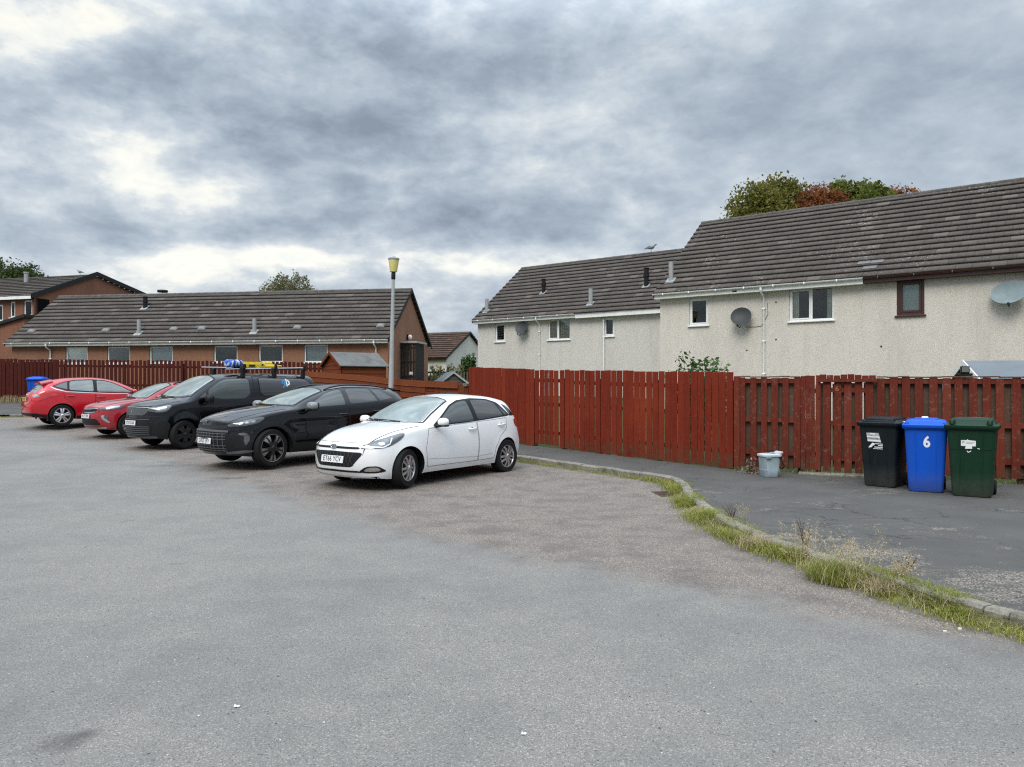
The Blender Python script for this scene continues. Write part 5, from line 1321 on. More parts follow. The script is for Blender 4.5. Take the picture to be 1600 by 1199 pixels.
fg = c.patch('fog_lamp_recess', [(2.0,.46,.29),(1.95,.58,.375),(1.80,.70,.385),(1.68,.78,.30),(1.80,.72,.275),(1.95,.58,.27)], 40, .004, M_black, both=True, step=.03)
c.patch('fog_lamp', [(1.97,.54,.30),(1.93,.60,.36),(1.80,.70,.365),(1.76,.735,.31),(1.88,.65,.295)], 40, .008, M_chrome, both=True, parent=fg, step=.03)
c.patch('lower_intake', [(0,.50,.305),(0,0,.315),(0,-.50,.305),(0,-.56,.275),(0,0,.280),(0,.56,.275)], 0, .004, M_black, step=.03)
c.strip('front_splitter', [[(0,.74,.205),(0,.5,.195),(0,0,.195),(0,-.5,.195),(0,-.74,.205)]], 0, .03, .006, M_black)
badge(c, 'oval_h', .672, M_chrome)
c.plate('ET66 YCV', .475, tilt=8)
c.mirror((.60, .965, 1.02), (.20, .145, .155), P_white)
wiper(c, [(.95,.30),(.92,-.05),(.86,-.42)]); wiper(c, [(.93,-.15),(.88,-.45),(.80,-.62)])
MB().tube([c.hit(Vector((-1.35,0,5)), Vector((0,0,-1)))[0], c.hit(Vector((-1.42,0,5)), Vector((0,0,-1)))[0]+Vector((0,0,.035))], [.02,.006], 8).build('aerial', M_black, c.root)
c.wheels(spokes(5, .045, .050, .012, double=.24), .312, .195, .845, M_alloy, steer=R(14), rim_r=.205)
# ---- black crossover
P_black = paint('paint_black', (.008, .0085, .010), .30, .01, metal=1.0, ior=1.45)
M_blackgloss = plain('gloss_black', (.006, .006, .007), .12)
spec = dict(lift=(.03, .065, 1.08, 1.42, .03, .03), xF=2.20, xR=-2.28, W=.93, wheels=(1.34, -1.34), wr=.362, arch=.405, cf=.34, cr=.22, nf=.09, nr=.07, pf=2.5, flare=.026,
  top=[(2.20,.885),(2.12,.93),(1.9,1.0),(1.5,1.08),(1.1,1.135),(.90,1.16),(.5,1.32),(.1,1.455),(-.15,1.52),(-.6,1.575),(-1.1,1.565),(-1.6,1.52),(-1.92,1.475),(-2.03,1.36),(-2.14,1.16),(-2.22,1.06),(-2.28,.93)],
  belt=[(2.20,.82),(2.0,.885),(1.6,.98),(1.2,1.035),(.8,1.045),(0,1.065),(-.8,1.10),(-1.5,1.155),(-1.95,1.17),(-2.15,1.06),(-2.28,.88)],
  ybelt=[(2.20,.84),(1.6,.86),(1.0,.865),(0,.875),(-1.0,.865),(-1.7,.83),(-2.28,.78)],
  zrail=[(2.20,.86),(1.9,.955),(1.5,1.03),(1.1,1.085),(.88,1.115),(.5,1.255),(.1,1.385),(-.15,1.445),(-.6,1.495),(-1.1,1.485),(-1.6,1.44),(-1.92,1.37),(-2.05,1.24),(-2.2,1.04),(-2.28,.90)],
  yrail=[(2.20,.58),(1.5,.70),(1.1,.76),(.88,.765),(.5,.715),(.1,.655),(-.15,.63),(-.6,.615),(-1.1,.605),(-1.6,.59),(-1.92,.57),(-2.05,.60),(-2.28,.64)],
  sill=[(2.20,.24),(1.8,.215),(.85,.245),(-.85,.25),(-1.8,.29),(-2.28,.36)], side=[(1, 0), (.88, .016), (.72, .036), (.60, .032), (.42, .05), (.22, .045), (.10, .03), (0, -.02)],
  nose=[(.22,-.10),(.30,-.02),(.42,.03),(.60,.045),(.72,.03),(.80,-.015),(.86,.0)], tail=[(.25,-.05),(.40,.03),(.6,.05),(.8,.02),(1.0,0),(1.5,0)])
c = Car('crossover', (-4.311, 16.207, .115), R(227.3), 'black crossover with bronze and black alloy wheels, number plate DA25 JVV', GROUP, spec, P_black)
c.patch('windscreen', [(.88,0,0),(.86,.38,0),(.77,.70,0),(.07,.585,0),(.0,.27,0),(-.01,0,0),(.0,-.27,0),(.07,-.585,0),(.77,-.70,0),(.86,-.38,0)], 'top', .004, M_screen)
c.strip('windscreen_seal', [[(.95,0,0),(.91,.40,0),(.80,.735,0),(.42,.68,0),(.06,.605,0),(-.03,.27,0),(-.035,0,0),(-.03,-.27,0),(.06,-.605,0),(.42,-.68,0),(.80,-.735,0),(.91,-.40,0),(.95,0,0)]], 'top', .04, .002, M_black)
DL = [(.66,1,1.055),(.38,1,1.19),(.08,1,1.335),(-.15,1,1.395),(-.6,1,1.44),(-1.1,1,1.43),(-1.5,1,1.385),(-1.78,1,1.27),(-1.72,1,1.20),(-1.2,1,1.155),(-.4,1,1.10),(.2,1,1.075)]
c.patch('window_surround', DL, 90, .003, M_blackgloss, both=True)
c.patch('side_window', [(.54,1,1.075),(.34,1,1.185),(.06,1,1.315),(-.15,1,1.365),(-.34,1,1.39),(-.36,1,1.115)], 90, .0055, M_sideglass, both=True)
c.patch('side_window', [(-.48,1,1.125),(-.465,1,1.40),(-.75,1,1.41),(-1.06,1,1.40),(-1.20,1,1.17)], 90, .0055, M_privacy, both=True)
c.patch('quarter_light', [(-1.27,1,1.175),(-1.13,1,1.395),(-1.38,1,1.365),(-1.63,1,1.225)], 90, .0055, M_privacy, both=True, rnd=0)
d1 = c.door([(.86,1,.36),(.92,1,.7),(.84,1,1.01),(.2,1,1.045),(-.41,1,1.085),(-.43,1,.7),(-.42,1,.36)])
d2 = c.door([(-.44,1,.36),(-.45,1,.7),(-.43,1,1.088),(-.9,1,1.115),(-1.32,1,1.15),(-1.34,1,.98),(-1.12,1,.80),(-.97,1,.56),(-.93,1,.38)])
c.handle(-.28, .955, P_black, d1); c.handle(-1.16, 1.0, P_black, d2)
c.patch('sill_cladding', [(.92,1,.40),(0,1,.375),(-.92,1,.40),(-.92,1,.25),(.92,1,.25)], 90, .005, M_black, both=True)
for sx in (1.34, -1.34):
    P = [(sx+.455*math.cos(R(a)), 1, .362+.455*math.sin(R(a))) for a in range(-14, 195, 8)]
    c.strip('arch_cladding', [[p for p in P if p[2] > .27]], 90, .075, .006, M_black, both=True)
c.patch('rear_window', [(-1.98,0,1.38),(-1.98,.52,1.34),(-2.1,.58,1.12),(-2.1,-.58,1.12),(-1.98,-.52,1.34)], 180, .004, M_privacy)
c.patch('tail_light', [(-2.2,.8,.99),(-2.0,.85,.97),(-2.0,.85,.90),(-2.2,.7,.88),(-2.28,0,.90),(-2.28,0,.97)], 150, .005, M_tail, both=True)
sp_ = MB()
for q in (0,): sp_.loft([[(-1.84,y,zz+.016), (-2.05,y*.97,zz-.005), (-2.05,y*.97,zz-.03), (-1.84,y,zz-.03)] for y, zz in ((-.55,1.445),(-.4,1.475),(0,1.492),(.4,1.475),(.55,1.445))])
sp_.build('roof_spoiler', P_black, c.root, smooth=40)
for sy in (1, -1):
    m = MB(); P = []
    for x in np.linspace(.0, -1.62, 12): loc, n = c.hit(Vector((x, sy*.585, 5)), Vector((0, 0, -1))); f = (x+.81)/.81; P.append(loc + Vector((0, 0, .012 + .028*(1-f**6))))
    m.tube(P, [.012]+[.017]*10+[.010], 8); m.build('roof_rail', M_blackgloss, c.root, smooth=50)
# nose
c.strip('bonnet_gap', [[(2.10,.56,0),(1.75,.68,0),(1.3,.76,0),(.98,.79,0)],[(2.10,-.56,0),(1.75,-.68,0),(1.3,-.76,0),(.98,-.79,0)]], 'top', .012, .002, M_dark)
c.strip('bonnet_crease', [[(2.0,.30,0),(1.6,.38,0),(1.1,.48,0)],[(2.0,-.30,0),(1.6,-.38,0),(1.1,-.48,0)]], 'top', .02, .004, P_black)
c.patch('nose_slot', [(0,.60,.815),(0,.3,.800),(0,0,.795),(0,-.3,.800),(0,-.60,.815),(0,-.56,.745),(0,0,.735),(0,.56,.745)], 0, .004, M_dark, step=.03)
gr = c.patch('grille', [(0,.60,.675),(0,0,.69),(0,-.60,.675),(0,-.74,.46),(0,-.52,.31),(0,0,.295),(0,.52,.31),(0,.74,.46)], 0, .006, M_black, step=.03)
gl = [[(0,y,.67),(0,y*1.0,.32)] for y in np.linspace(-.56,.56,13)] + [[(0,-.60-.1*k/5*1.0+.0,.62-.062*k),(0,0,.625-.062*k),(0,.60+.02*k,.62-.062*k)] for k in (0, 1, 3.4, 4.4)]
c.strip('grille_bars', [[(0,y,.665),(0,y,.325)] for y in np.linspace(-.52,.52,11)] + [[(0,-.58,z),(0,0,z+.008),(0,.58,z)] for z in (.645,.595,.545,.43,.375,.335)], 0, .014, .016, plain('bar_grey', (.075, .078, .082), .4), parent=gr)
c.strip('grille_frame', [[(0,-.62,.69),(0,0,.705),(0,.62,.69)]], 0, .035, .018, MATS['bar_grey'], parent=gr)
HLp = [(2.08,.56,.815),(1.9,.70,.865),(1.52,.84,.955),(1.46,.86,.935),(1.60,.87,.845),(1.82,.80,.795),(2.06,.60,.775)]
hl = c.patch('headlight', HLp, 45, .006, M_lampdk, both=True, step=.03)
c.patch('reflector', [(1.88,.735,.850),(1.64,.835,.905),(1.66,.86,.855),(1.84,.79,.815)], 45, .009, M_lamp, both=True, parent=hl, step=.03)
for sg, h in ((1, hl[0]), (-1, hl[1])):
    for k in range(3): 
        q = (1.88-.10*k, sg*(.745+.04*k), .832+.018*k); c.patch('projector', [(q[0]+.03,q[1]-sg*.03,q[2]),(q[0],q[1],q[2]+.025),(q[0]-.03,q[1]+sg*.03,q[2]+.005),(q[0],q[1],q[2]-.025)], 45*sg, .012, M_chrome, parent=h, step=.02)
lm = c.patch('side_intake', [(2.1,.66,.66),(1.86,.83,.70),(1.70,.88,.69),(1.72,.89,.52),(1.90,.82,.36),(2.1,.68,.44)], 38, .005, M_blackgloss, both=True, step=.035)
c.patch('running_light', [(1.92,.76,.665),(1.82,.83,.675),(1.76,.86,.55),(1.84,.83,.42),(1.88,.82,.50),(1.86,.815,.60)], 42, .010, M_lampdk, both=True, parent=lm, step=.03)
c.patch('reflector', [(1.94,.74,.66),(1.83,.82,.668),(1.83,.83,.625),(1.92,.765,.62)], 42, .013, M_lamp, both=True, parent=lm, step=.03)
c.patch('lower_blade', [(2.1,.55,.31),(1.9,.80,.345),(1.72,.89,.34),(1.74,.88,.305),(1.92,.79,.285),(2.1,.55,.265)], 35, .010, plain('satin_grey', (.10, .105, .115), .3, .3), both=True, step=.03)
badge(c, 'fork', .872, M_alloybz, sc=1.0)
c.plate('DA25 JVV', .505, tilt=4)
c.mirror((.56, 1.05, 1.14), (.24, .17, .19), plain('mirror_grey', (.20, .205, .215), .25))
wiper(c, [(.97,.32),(.94,-.08),(.85,-.45)]); wiper(c, [(.95,-.15),(.90,-.5),(.79,-.70)])
antenna(c, -1.55, .10)
def sty(m, rr, Mx):
    spokes(5, .085, .13, .016, depth=.03)(m, rr, Mx)
    for k in range(5):
        for sg in (-1, 1):
            a = 2*math.pi*k/5 + .3 + sg*.20; Mr = Mx @ Matrix.Rotation(a, 4, 'Z')
            m.loft([[(rr*.52,-.006,.016),(rr*.52,.006,.016),(rr*.52,.006,.021),(rr*.52,-.006,.021)], [(rr*.80,-.026,.008),(rr*.80,.026,.008),(rr*.80,.026,.014),(rr*.80,-.026,.014)], [(rr-.012,-.030,-.012),(rr-.012,.030,-.012),(rr-.012,.030,-.004),(rr-.012,-.030,-.004)]], M=Mr, mi=1)
    m.lathe([(rr-.010,-.004),(rr+.004,.001),(rr+.010,-.004)], 48, M=Mx, mi=1, cap=False)
c.wheels(sty, .362, .235, .915, [M_alloydk, M_alloybz], steer=R(8), rim_r=.258)

# ---- black panel van
P_van = paint('paint_dark_grey', (.010, .0115, .015), .30, .015, metal=1.0, ior=1.45)
spec = dict(lift=(.08, .095, 1.10, 1.58, .05, .04), xF=2.33, xR=-2.36, W=.925, wheels=(1.49, -1.49), wr=.335, arch=.385, cf=.36, cr=.10, nf=.10, nr=.03, pf=2.5, pr=6, flare=.022, bulge=.03,
  top=[(2.33,1.0),(2.25,1.055),(2.05,1.115),(1.75,1.165),(1.52,1.195),(1.42,1.215),(1.1,1.42),(.75,1.635),(.55,1.735),(.2,1.785),(-.4,1.81),(-1.4,1.81),(-2.05,1.795),(-2.22,1.755),(-2.30,1.60),(-2.34,1.2),(-2.36,1.0)],
  belt=[(2.33,.92),(2.1,.985),(1.8,1.045),(1.4,1.09),(.9,1.11),(0,1.13),(-1,1.14),(-2.1,1.15),(-2.3,1.12),(-2.36,.95)],
  ybelt=[(2.33,.82),(1.8,.865),(1.2,.885),(0,.90),(-1.5,.895),(-2.36,.87)],
  zrail=[(2.33,.97),(2.05,1.06),(1.7,1.115),(1.45,1.15),(1.1,1.34),(.75,1.545),(.5,1.645),(.1,1.695),(-.4,1.71),(-1.4,1.71),(-2.05,1.69),(-2.24,1.62),(-2.32,1.3),(-2.36,.98)],
  yrail=[(2.33,.58),(1.8,.72),(1.45,.79),(1.1,.765),(.75,.735),(.5,.725),(0,.72),(-1.4,.715),(-2.05,.71),(-2.36,.74)],
  sill=[(2.33,.26),(1.9,.225),(.95,.235),(-.95,.235),(-1.9,.27),(-2.36,.33)], side=[(1, 0), (.90, .012), (.70, .026), (.45, .034), (.25, .030), (.10, .018), (0, -.02)],
  nose=[(.22,-.08),(.30,.0),(.42,.03),(.60,.04),(.78,.02),(.90,0),(1.0,0)], tail=[(.25,-.03),(.4,.04),(.6,.04),(.75,.0),(1.0,0),(1.7,0)])
c = Car('panel_van', (-7.45, 19.9, .16), R(229.5), 'black panel van with roof bars and a blue and white hexagon logo', GROUP, spec, P_van, cat='van')
c.patch('windscreen', [(1.40,0,0),(1.37,.40,0),(1.25,.735,0),(.66,.665,0),(.57,.30,0),(.56,0,0),(.57,-.30,0),(.66,-.665,0),(1.25,-.735,0),(1.37,-.40,0)], 'top', .004, M_screen)
c.strip('windscreen_seal', [[(1.47,0,0),(1.43,.42,0),(1.29,.77,0),(.97,.735,0),(.64,.69,0),(.545,.30,0),(.535,0,0),(.545,-.30,0),(.64,-.69,0),(.97,-.735,0),(1.29,-.77,0),(1.43,-.42,0),(1.47,0,0)]], 'top', .04, .002, M_black)
c.patch('window_surround', [(1.22,1,1.10),(1.0,1,1.25),(.62,1,1.50),(.42,1,1.585),(-.16,1,1.60),(-.26,1,1.55),(-.25,1,1.16),(-.08,1,1.06),(.5,1,1.05)], 90, .003, M_blackgloss, both=True)
c.patch('side_window', [(.90,1,1.12),(.88,1,1.29),(.58,1,1.48),(.40,1,1.55),(-.14,1,1.565),(-.215,1,1.53),(-.21,1,1.19),(-.05,1,1.09),(.5,1,1.08)], 90, .0055, M_sideglass, both=True)
c.patch('quarter_light', [(1.12,1,1.12),(.95,1,1.245),(.95,1,1.12)], 90, .0055, M_sideglass, both=True, rnd=0)
d1 = c.door([(1.05,1,.33),(1.12,1,.65),(1.18,1,1.03),(.5,1,1.02),(-.1,1,1.03),(-.29,1,1.14),(-.31,1,.6),(-.30,1,.33)])
c.strip('load_door_gap', [[(-.34,1,.33),(-.35,1,1.0),(-.34,1,1.72)],[(-.34,1,1.72),(-1.36,1,1.72)],[(-1.36,1,1.72),(-1.38,1,.98),(-1.15,1,.72),(-1.05,1,.4)],[(-1.4,1,.985),(-2.25,1,1.0)]], 90, .012, .003, M_dark, both=True)
c.handle(-.16, .955, M_black, d1)
sw = c.patch('load_window_panel', [(-.50,1,1.68),(-1.9,1,1.665),(-2.05,1,1.58),(-2.0,1,1.27),(-.62,1,1.22),(-.50,1,1.29)], 90, .005, M_privacy, both=True)
c.strip('panel_edge', [[(-.50,1,1.29),(-.50,1,1.665),(-.55,1,1.685),(-1.9,1,1.67),(-2.06,1,1.57),(-2.0,1,1.27),(-.62,1,1.215),(-.50,1,1.29)]], 90, .02, .007, M_black, both=True)
M_blue = plain('decal_blue', (.03, .20, .42), .45)
for sg, h in ((1, sw[0]), (-1, sw[1])):       # hexagonal emblem: blue half and white half
    X0, Z0, S = -1.29, 1.535, .125
    def hx(a): return (X0 + S*math.sin(R(a))*-1*(1), sg*1.0, Z0 + S*math.cos(R(a)))
    fx = lambda px, pz: (X0 - px*S, sg*1.0, Z0 + pz*S)
    for nm, mt, pl in (('emblem', M_blue, [(-.06,1.05),(-.95,.5),(-.95,-.1),(-.62,-.0),(-.62,.38),(-.06,.70)]), ('emblem', M_blue, [(-.06,.62),(-.50,.30),(-.50,-.15),(-.95,-.9),(-.60,-.9),(-.35,-.45),(-.06,-.62)]),
                       ('emblem', M_decal, [(.06,1.05),(.30,.92),(.30,-.45),(.06,-.75)]), ('emblem', M_decal, [(.36,.88),(.95,.5),(.95,-.15),(.36,-.45),(.36,-.15),(.68,.02),(.68,.34),(.36,.55)])):
        c.patch(nm, [fx(*p) for p in pl], 90*sg, .009, mt, parent=h, rnd=0, step=.06)
c.strip('side_moulding', [[(1.02,1,.52),(-1.02,1,.52)]], 90, .11, .012, M_black, both=True)
c.strip('bonnet_gap', [[(2.2,.60,0),(1.9,.72,0),(1.55,.79,0)],[(2.2,-.60,0),(1.9,-.72,0),(1.55,-.79,0)]], 'top', .014, .002, M_dark)
c.strip('bonnet_lip', [[(0,.56,1.005),(0,.3,1.0),(0,0,.995),(0,-.3,1.0),(0,-.56,1.005)]], 0, .012, .003, M_dark)
up = c.patch('upper_grille', [(0,.50,.955),(0,0,.965),(0,-.50,.955),(0,-.56,.90),(0,-.46,.80),(0,0,.79),(0,.46,.80),(0,.56,.90)], 0, .006, plain('grille_grey', (.085, .09, .095), .35, .3), step=.03)
c.strip('grille_trim', [[(0,.70,.93),(0,.52,.975),(0,0,.985),(0,-.52,.975),(0,-.70,.93)]], 0, .014, .012, M_grey, parent=up)
HLp = [(2.2,.50,.965),(2.0,.70,1.0),(1.82,.80,1.035),(1.76,.83,1.02),(1.86,.82,.90),(2.0,.76,.865),(2.2,.56,.885)]
hl = c.patch('headlight', HLp, 42, .008, M_lamp, both=True, step=.03)
c.patch('lamp_surround', [(2.2,.50,.95),(2.08,.64,.955),(2.06,.67,.885),(2.2,.56,.89)], 38, .012, M_lampdk, both=True, parent=hl, step=.03)
c.patch('reflector', [(2.05,.68,.975),(1.86,.80,1.005),(1.88,.81,.93),(2.04,.71,.895)], 42, .012, M_chrome, both=True, parent=hl, step=.03)
gr = c.patch('grille', [(0,.52,.73),(0,0,.74),(0,-.52,.73),(0,-.66,.50),(0,-.60,.33),(0,0,.32),(0,.60,.33),(0,.66,.50)], 0, .006, M_black, step=.035)
c.strip('grille_bars', [[(0,-.60,z),(0,0,z+.006),(0,.60,z)] for z in (.70,.53,.485,.44,.395,.35)], 0, .016, .014, MATS['bar_grey'], parent=gr)
c.strip('bumper_line', [[(0,.80,.765),(0,.5,.775),(0,0,.78),(0,-.5,.775),(0,-.80,.765)]], 0, .02, .005, M_dark)
fg = c.patch('fog_lamp_recess', [(2.1,.62,.62),(1.92,.78,.64),(1.80,.84,.62),(1.82,.84,.44),(1.95,.78,.42),(2.1,.66,.46)], 40, .006, M_black, both=True, step=.035)
c.patch('front_splitter', [(0,.74,.315),(0,0,.30),(0,-.74,.315),(0,-.72,.26),(0,0,.25),(0,.72,.26)], 0, .012, MATS['satin_grey'], step=.04)
badge(c, 'f', .875, M_chrome, sc=1.2)
c.plate('SY24 GAX', .615, tilt=4)
c.mirror((.98, 1.06, 1.16), (.22, .22, .17), M_black)
wiper(c, [(1.47,.35),(1.44,-.1),(1.34,-.55)]); wiper(c, [(1.46,-.2),(1.38,-.55),(1.28,-.74)])
antenna(c, .45, .10)
c.patch('rear_light', [(-2.36,.88,1.05),(-2.3,.88,1.05),(-2.3,.88,.72),(-2.36,.80,.72)], 150, .006, M_tail, both=True)
bars = []
for x in (-.10, -1.0, -1.88):
    m = MB(); z = 1.935
    m.tube([(x, -.86, z), (x, .86, z)], .019, 8)
    for sy in (-1, 1):
        m.bbox((x-.05, sy*.72-.05, 1.69), (x+.05, sy*.72+.05, z+.005), .015); m.bbox((x-.035, sy*.80-.03, z-.02), (x+.035, sy*.80+.03, z+.10), .01)
    m.build('roof_bar', M_black, c.root)
MB().tube([(.30, .60, 1.90), (-2.0, .60, 1.965)], .016, 8).build('cross_tube', M_alloy, c.root)
MB().tube([(.30, -.62, 1.965), (-2.0, -.62, 1.965)], .016, 8).build('cross_tube', M_alloy, c.root)
c.wheels(spokes(5, .07, .075, .012, double=.18), .335, .205, .905, M_alloydk, steer=R(10), rim_r=.225)
VAN = c
# things tied to the roof bars
M_yel = plain('yellow_plastic', (.62, .47, .02), .5, var=.12, nscale=5); M_blu = plain('blue_plastic', (.02, .10, .52), .5, var=.25, nscale=8)
def on_van(name, x, y, z, label, cat, rz=0):
    o = empty(name, VAN.root.matrix_basis @ Vector((x, y, z)), VAN.root.rotation_euler.z + rz); tag(o, label, cat); return o
ld = on_van('folding_ladder', -.50, .30, 1.955, 'yellow folded ladder strapped to the roof bars of the black van', 'ladder', R(2)); ld.scale = (.48, 1, 1)
m = MB()
for y in (-.20, .20): m.bbox((-.75, y-.03, 0), (.62, y+.03, .10), .01)
for y in (-.12, .12): m.bbox((-.65, y-.025, .08), (.45, y+.025, .15), .01)
m.build('stile', M_yel, ld)
m = MB()
for k in range(6): m.tube([(-.6+.22*k, -.2, .06), (-.6+.22*k, .2, .06)], .017, 8)
m.build('rung', M_alloy, ld)
m = MB()
for y in (-.235, .235): m.box((-.1, y-.008, .025), (.25, y+.008, .075)); m.box((-.62, y-.008, .06), (-.52, y+.008, .10))
m.build('label_plate', M_ink, ld)
bg_ = on_van('blue_sack', -.01, .42, 1.952, 'blue and white bagged bundle tied at the front end of the yellow ladder', 'bundle', R(3)); bg_.scale = (.60, .9, 1)
t = NT('blue_print'); c_ = t.coord(); v_ = t.ramp(t.noise(c_, 9, 2, .4), [(.47, 0), (.53, 1)]); t.bsdf(t.mix(v_, (.015, .08, .46), (.45, .55, .70)), .45); M_bp = t.mat
m = MB(); m.loft([[(x, .24*s_*math.copysign(abs(math.cos(a))**.6, math.cos(a)), .10+.10*s_*math.copysign(abs(math.sin(a))**.6, math.sin(a))) for a in [2*math.pi*k/18 for k in range(18)]] for x, s_ in ((-.30,.55),(-.26,.9),(-.12,1.0),(.05,.95),(.20,1.0),(.27,.8),(.30,.4))])
m.build('wrapped_bundle', M_bp, bg_, smooth=60)
m = MB()
for x in (-.1, .15): m.loft([[(xx, .25*math.copysign(abs(math.cos(a))**.6, math.cos(a)), .10+.106*math.copysign(abs(math.sin(a))**.6, math.sin(a))) for a in [2*math.pi*k/18 for k in range(18)]] for xx in (x-.015, x+.015)], cap=False)
m.build('strap', M_black, bg_)
yb2 = on_van('yellow_bundle', -1.08, .34, 1.955, 'shorter yellow tool bundle behind the ladder on the van roof', 'bundle', R(-4)); yb2.scale = (.72, 1, 1)
m = MB(); m.bbox((-.32, -.10, 0), (.34, .12, .09), .03); m.bbox((-.1, -.05, .085), (.24, .08, .15), .02); m.tube([(-.5, .02, .05), (.42, .0, .12)], .018, 8)
m.build('tool_case', M_yel, yb2); MB().tube([(.36, .0, .1), (.40, .0, .40)], [.01, .004], 6).build('rod', M_black, yb2)

# ---- red crossover half hidden by the van
P_red2 = paint('paint_dark_red', (.30, .009, .018), .2, .15)
spec = dict(xF=2.10, xR=-2.0, W=.88, wheels=(1.29, -1.29), wr=.33, arch=.372, cf=.32, cr=.20, nf=.08, nr=.06, pf=2.6,
  top=[(2.10,.825),(2.02,.87),(1.8,.93),(1.4,.99),(1.05,1.03),(.92,1.05),(.5,1.265),(.12,1.43),(-.12,1.485),(-.5,1.51),(-1.0,1.495),(-1.5,1.45),(-1.72,1.41),(-1.84,1.25),(-1.93,1.06),(-2.0,.90)],
  belt=[(2.10,.775),(1.9,.835),(1.5,.91),(1.1,.955),(.8,.975),(0,1.0),(-.8,1.04),(-1.5,1.09),(-1.75,1.09),(-1.9,1.0),(-2.0,.84)],
  ybelt=[(2.10,.80),(1.6,.815),(1.0,.82),(0,.83),(-1.0,.82),(-1.6,.78),(-2.0,.74)],
  zrail=[(2.10,.80),(1.8,.89),(1.4,.955),(1.1,.985),(.9,1.01),(.5,1.195),(.12,1.355),(-.12,1.41),(-.5,1.435),(-1.0,1.42),(-1.5,1.37),(-1.72,1.31),(-1.85,1.15),(-2.0,.87)],
  yrail=[(2.10,.55),(1.5,.66),(1.1,.72),(.9,.73),(.5,.675),(.12,.615),(-.12,.59),(-.5,.58),(-1.0,.57),(-1.72,.55),(-2.0,.6)],
  sill=[(2.10,.22),(1.7,.20),(.8,.23),(-.8,.235),(-1.6,.27),(-2.0,.34)], side=SIDE,
  nose=[(.2,-.12),(.28,-.03),(.36,.02),(.52,.04),(.68,.03),(.76,0),(.82,0)], tail=[(.2,-.05),(.38,.03),(.6,.045),(.75,.02),(1.0,0),(1.5,0)])
c = Car('crossover', (-10.13, 22.4, .25), R(228.5), 'dark red crossover with black roof rails and silver wing mirrors side, half hidden behind the black van', GROUP, spec, P_red2)
c.root['label'] = 'dark red crossover with black roof rails, half hidden behind the black van'
c.patch('windscreen', [(.89,0,0),(.87,.36,0),(.79,.67,0),(.10,.55,0),(.03,.25,0),(.02,0,0),(.03,-.25,0),(.10,-.55,0),(.79,-.67,0),(.87,-.36,0)], 'top', .004, M_screen)
c.strip('windscreen_seal', [[(.96,0,0),(.92,.37,0),(.82,.70,0),(.45,.64,0),(.08,.57,0),(.0,.25,0),(-.005,0,0),(.0,-.25,0),(.08,-.57,0),(.45,-.64,0),(.82,-.70,0),(.92,-.37,0),(.96,0,0)]], 'top', .04, .002, M_black)
DL = [(.68,.9,.995),(.40,.9,1.145),(.10,.9,1.30),(-.12,.9,1.365),(-.5,.9,1.39),(-1.0,.9,1.375),(-1.35,.9,1.32),(-1.52,.9,1.15),(-.6,.9,1.045),(0,.9,1.015)]
c.patch('window_surround', DL, 90, .003, M_black, both=True)
c.patch('side_window', [(.58,.9,1.015),(.34,.9,1.15),(.08,.9,1.28),(-.12,.9,1.335),(-.34,.9,1.35),(-.36,.9,1.045)], 90, .0055, M_sideglass, both=True)
c.patch('side_window', [(-.47,.9,1.052),(-.455,.9,1.355),(-.95,.9,1.345),(-1.15,.9,1.30),(-1.26,.9,1.12)], 90, .0055, M_privacy, both=True)
d1 = c.door([(.86,.9,.34),(.90,.9,.65),(.80,.9,.96),(.2,.9,.99),(-.41,.9,1.025),(-.43,.9,.65),(-.42,.9,.34)])
d2 = c.door([(-.44,.9,.34),(-.45,.9,.65),(-.43,.9,1.03),(-.9,.9,1.05),(-1.30,.9,1.08),(-1.27,.9,.9),(-1.06,.9,.74),(-.92,.9,.54),(-.88,.9,.35)])
c.handle(-.28, .90, P_red2, d1); c.handle(-1.12, .945, P_red2, d2)
c.patch('sill_cladding', [(.9,1,.38),(0,1,.355),(-.9,1,.38),(-.9,1,.23),(.9,1,.23)], 90, .005, M_black, both=True)
for sy in (1, -1):
    m = MB(); P = []
    for x in np.linspace(.0, -1.45, 12): loc, n = c.hit(Vector((x, sy*.55, 5)), Vector((0, 0, -1))); f = (x+.72)/.72; P.append(loc + Vector((0, 0, .012 + .03*(1-f**6))))
    m.tube(P, [.012]+[.018]*10+[.010], 8); m.build('roof_rail', M_black, c.root, smooth=50)
c.strip('bonnet_gap', [[(2.04,.54,0),(1.7,.63,0),(1.3,.70,0),(.98,.745,0)],[(2.04,-.54,0),(1.7,-.63,0),(1.3,-.70,0),(.98,-.745,0)]], 'top', .012, .002, M_dark)
ug = c.patch('upper_grille', [(0,.44,.775),(0,.2,.755),(0,0,.750),(0,-.2,.755),(0,-.44,.775),(0,-.50,.735),(0,-.38,.675),(0,0,.665),(0,.38,.675),(0,.50,.735)], 0, .005, M_black, step=.03)
c.strip('grille_trim', [[(0,.50,.775),(0,.36,.775),(0,.18,.758),(0,0,.755),(0,-.18,.758),(0,-.36,.775),(0,-.50,.775)],[(0,.44,.685),(0,.36,.672),(0,0,.662),(0,-.36,.672),(0,-.44,.685)]], 0, .022, .012, M_chrome, parent=ug)
HLp = [(2.0,.50,.775),(1.80,.68,.82),(1.45,.80,.885),(1.40,.82,.87),(1.52,.83,.79),(1.72,.77,.735),(2.0,.52,.725)]
hl = c.patch('headlight', HLp, 42, .007, M_lampdk, both=True, step=.03)
c.patch('reflector', [(1.85,.655,.80),(1.52,.79,.86),(1.58,.815,.80),(1.82,.70,.75)], 42, .011, M_chrome, both=True, parent=hl, step=.03)
gr = c.patch('grille', [(0,.50,.50),(0,0,.51),(0,-.50,.50),(0,-.60,.34),(0,0,.325),(0,.60,.34)], 0, .006, M_black, step=.03)
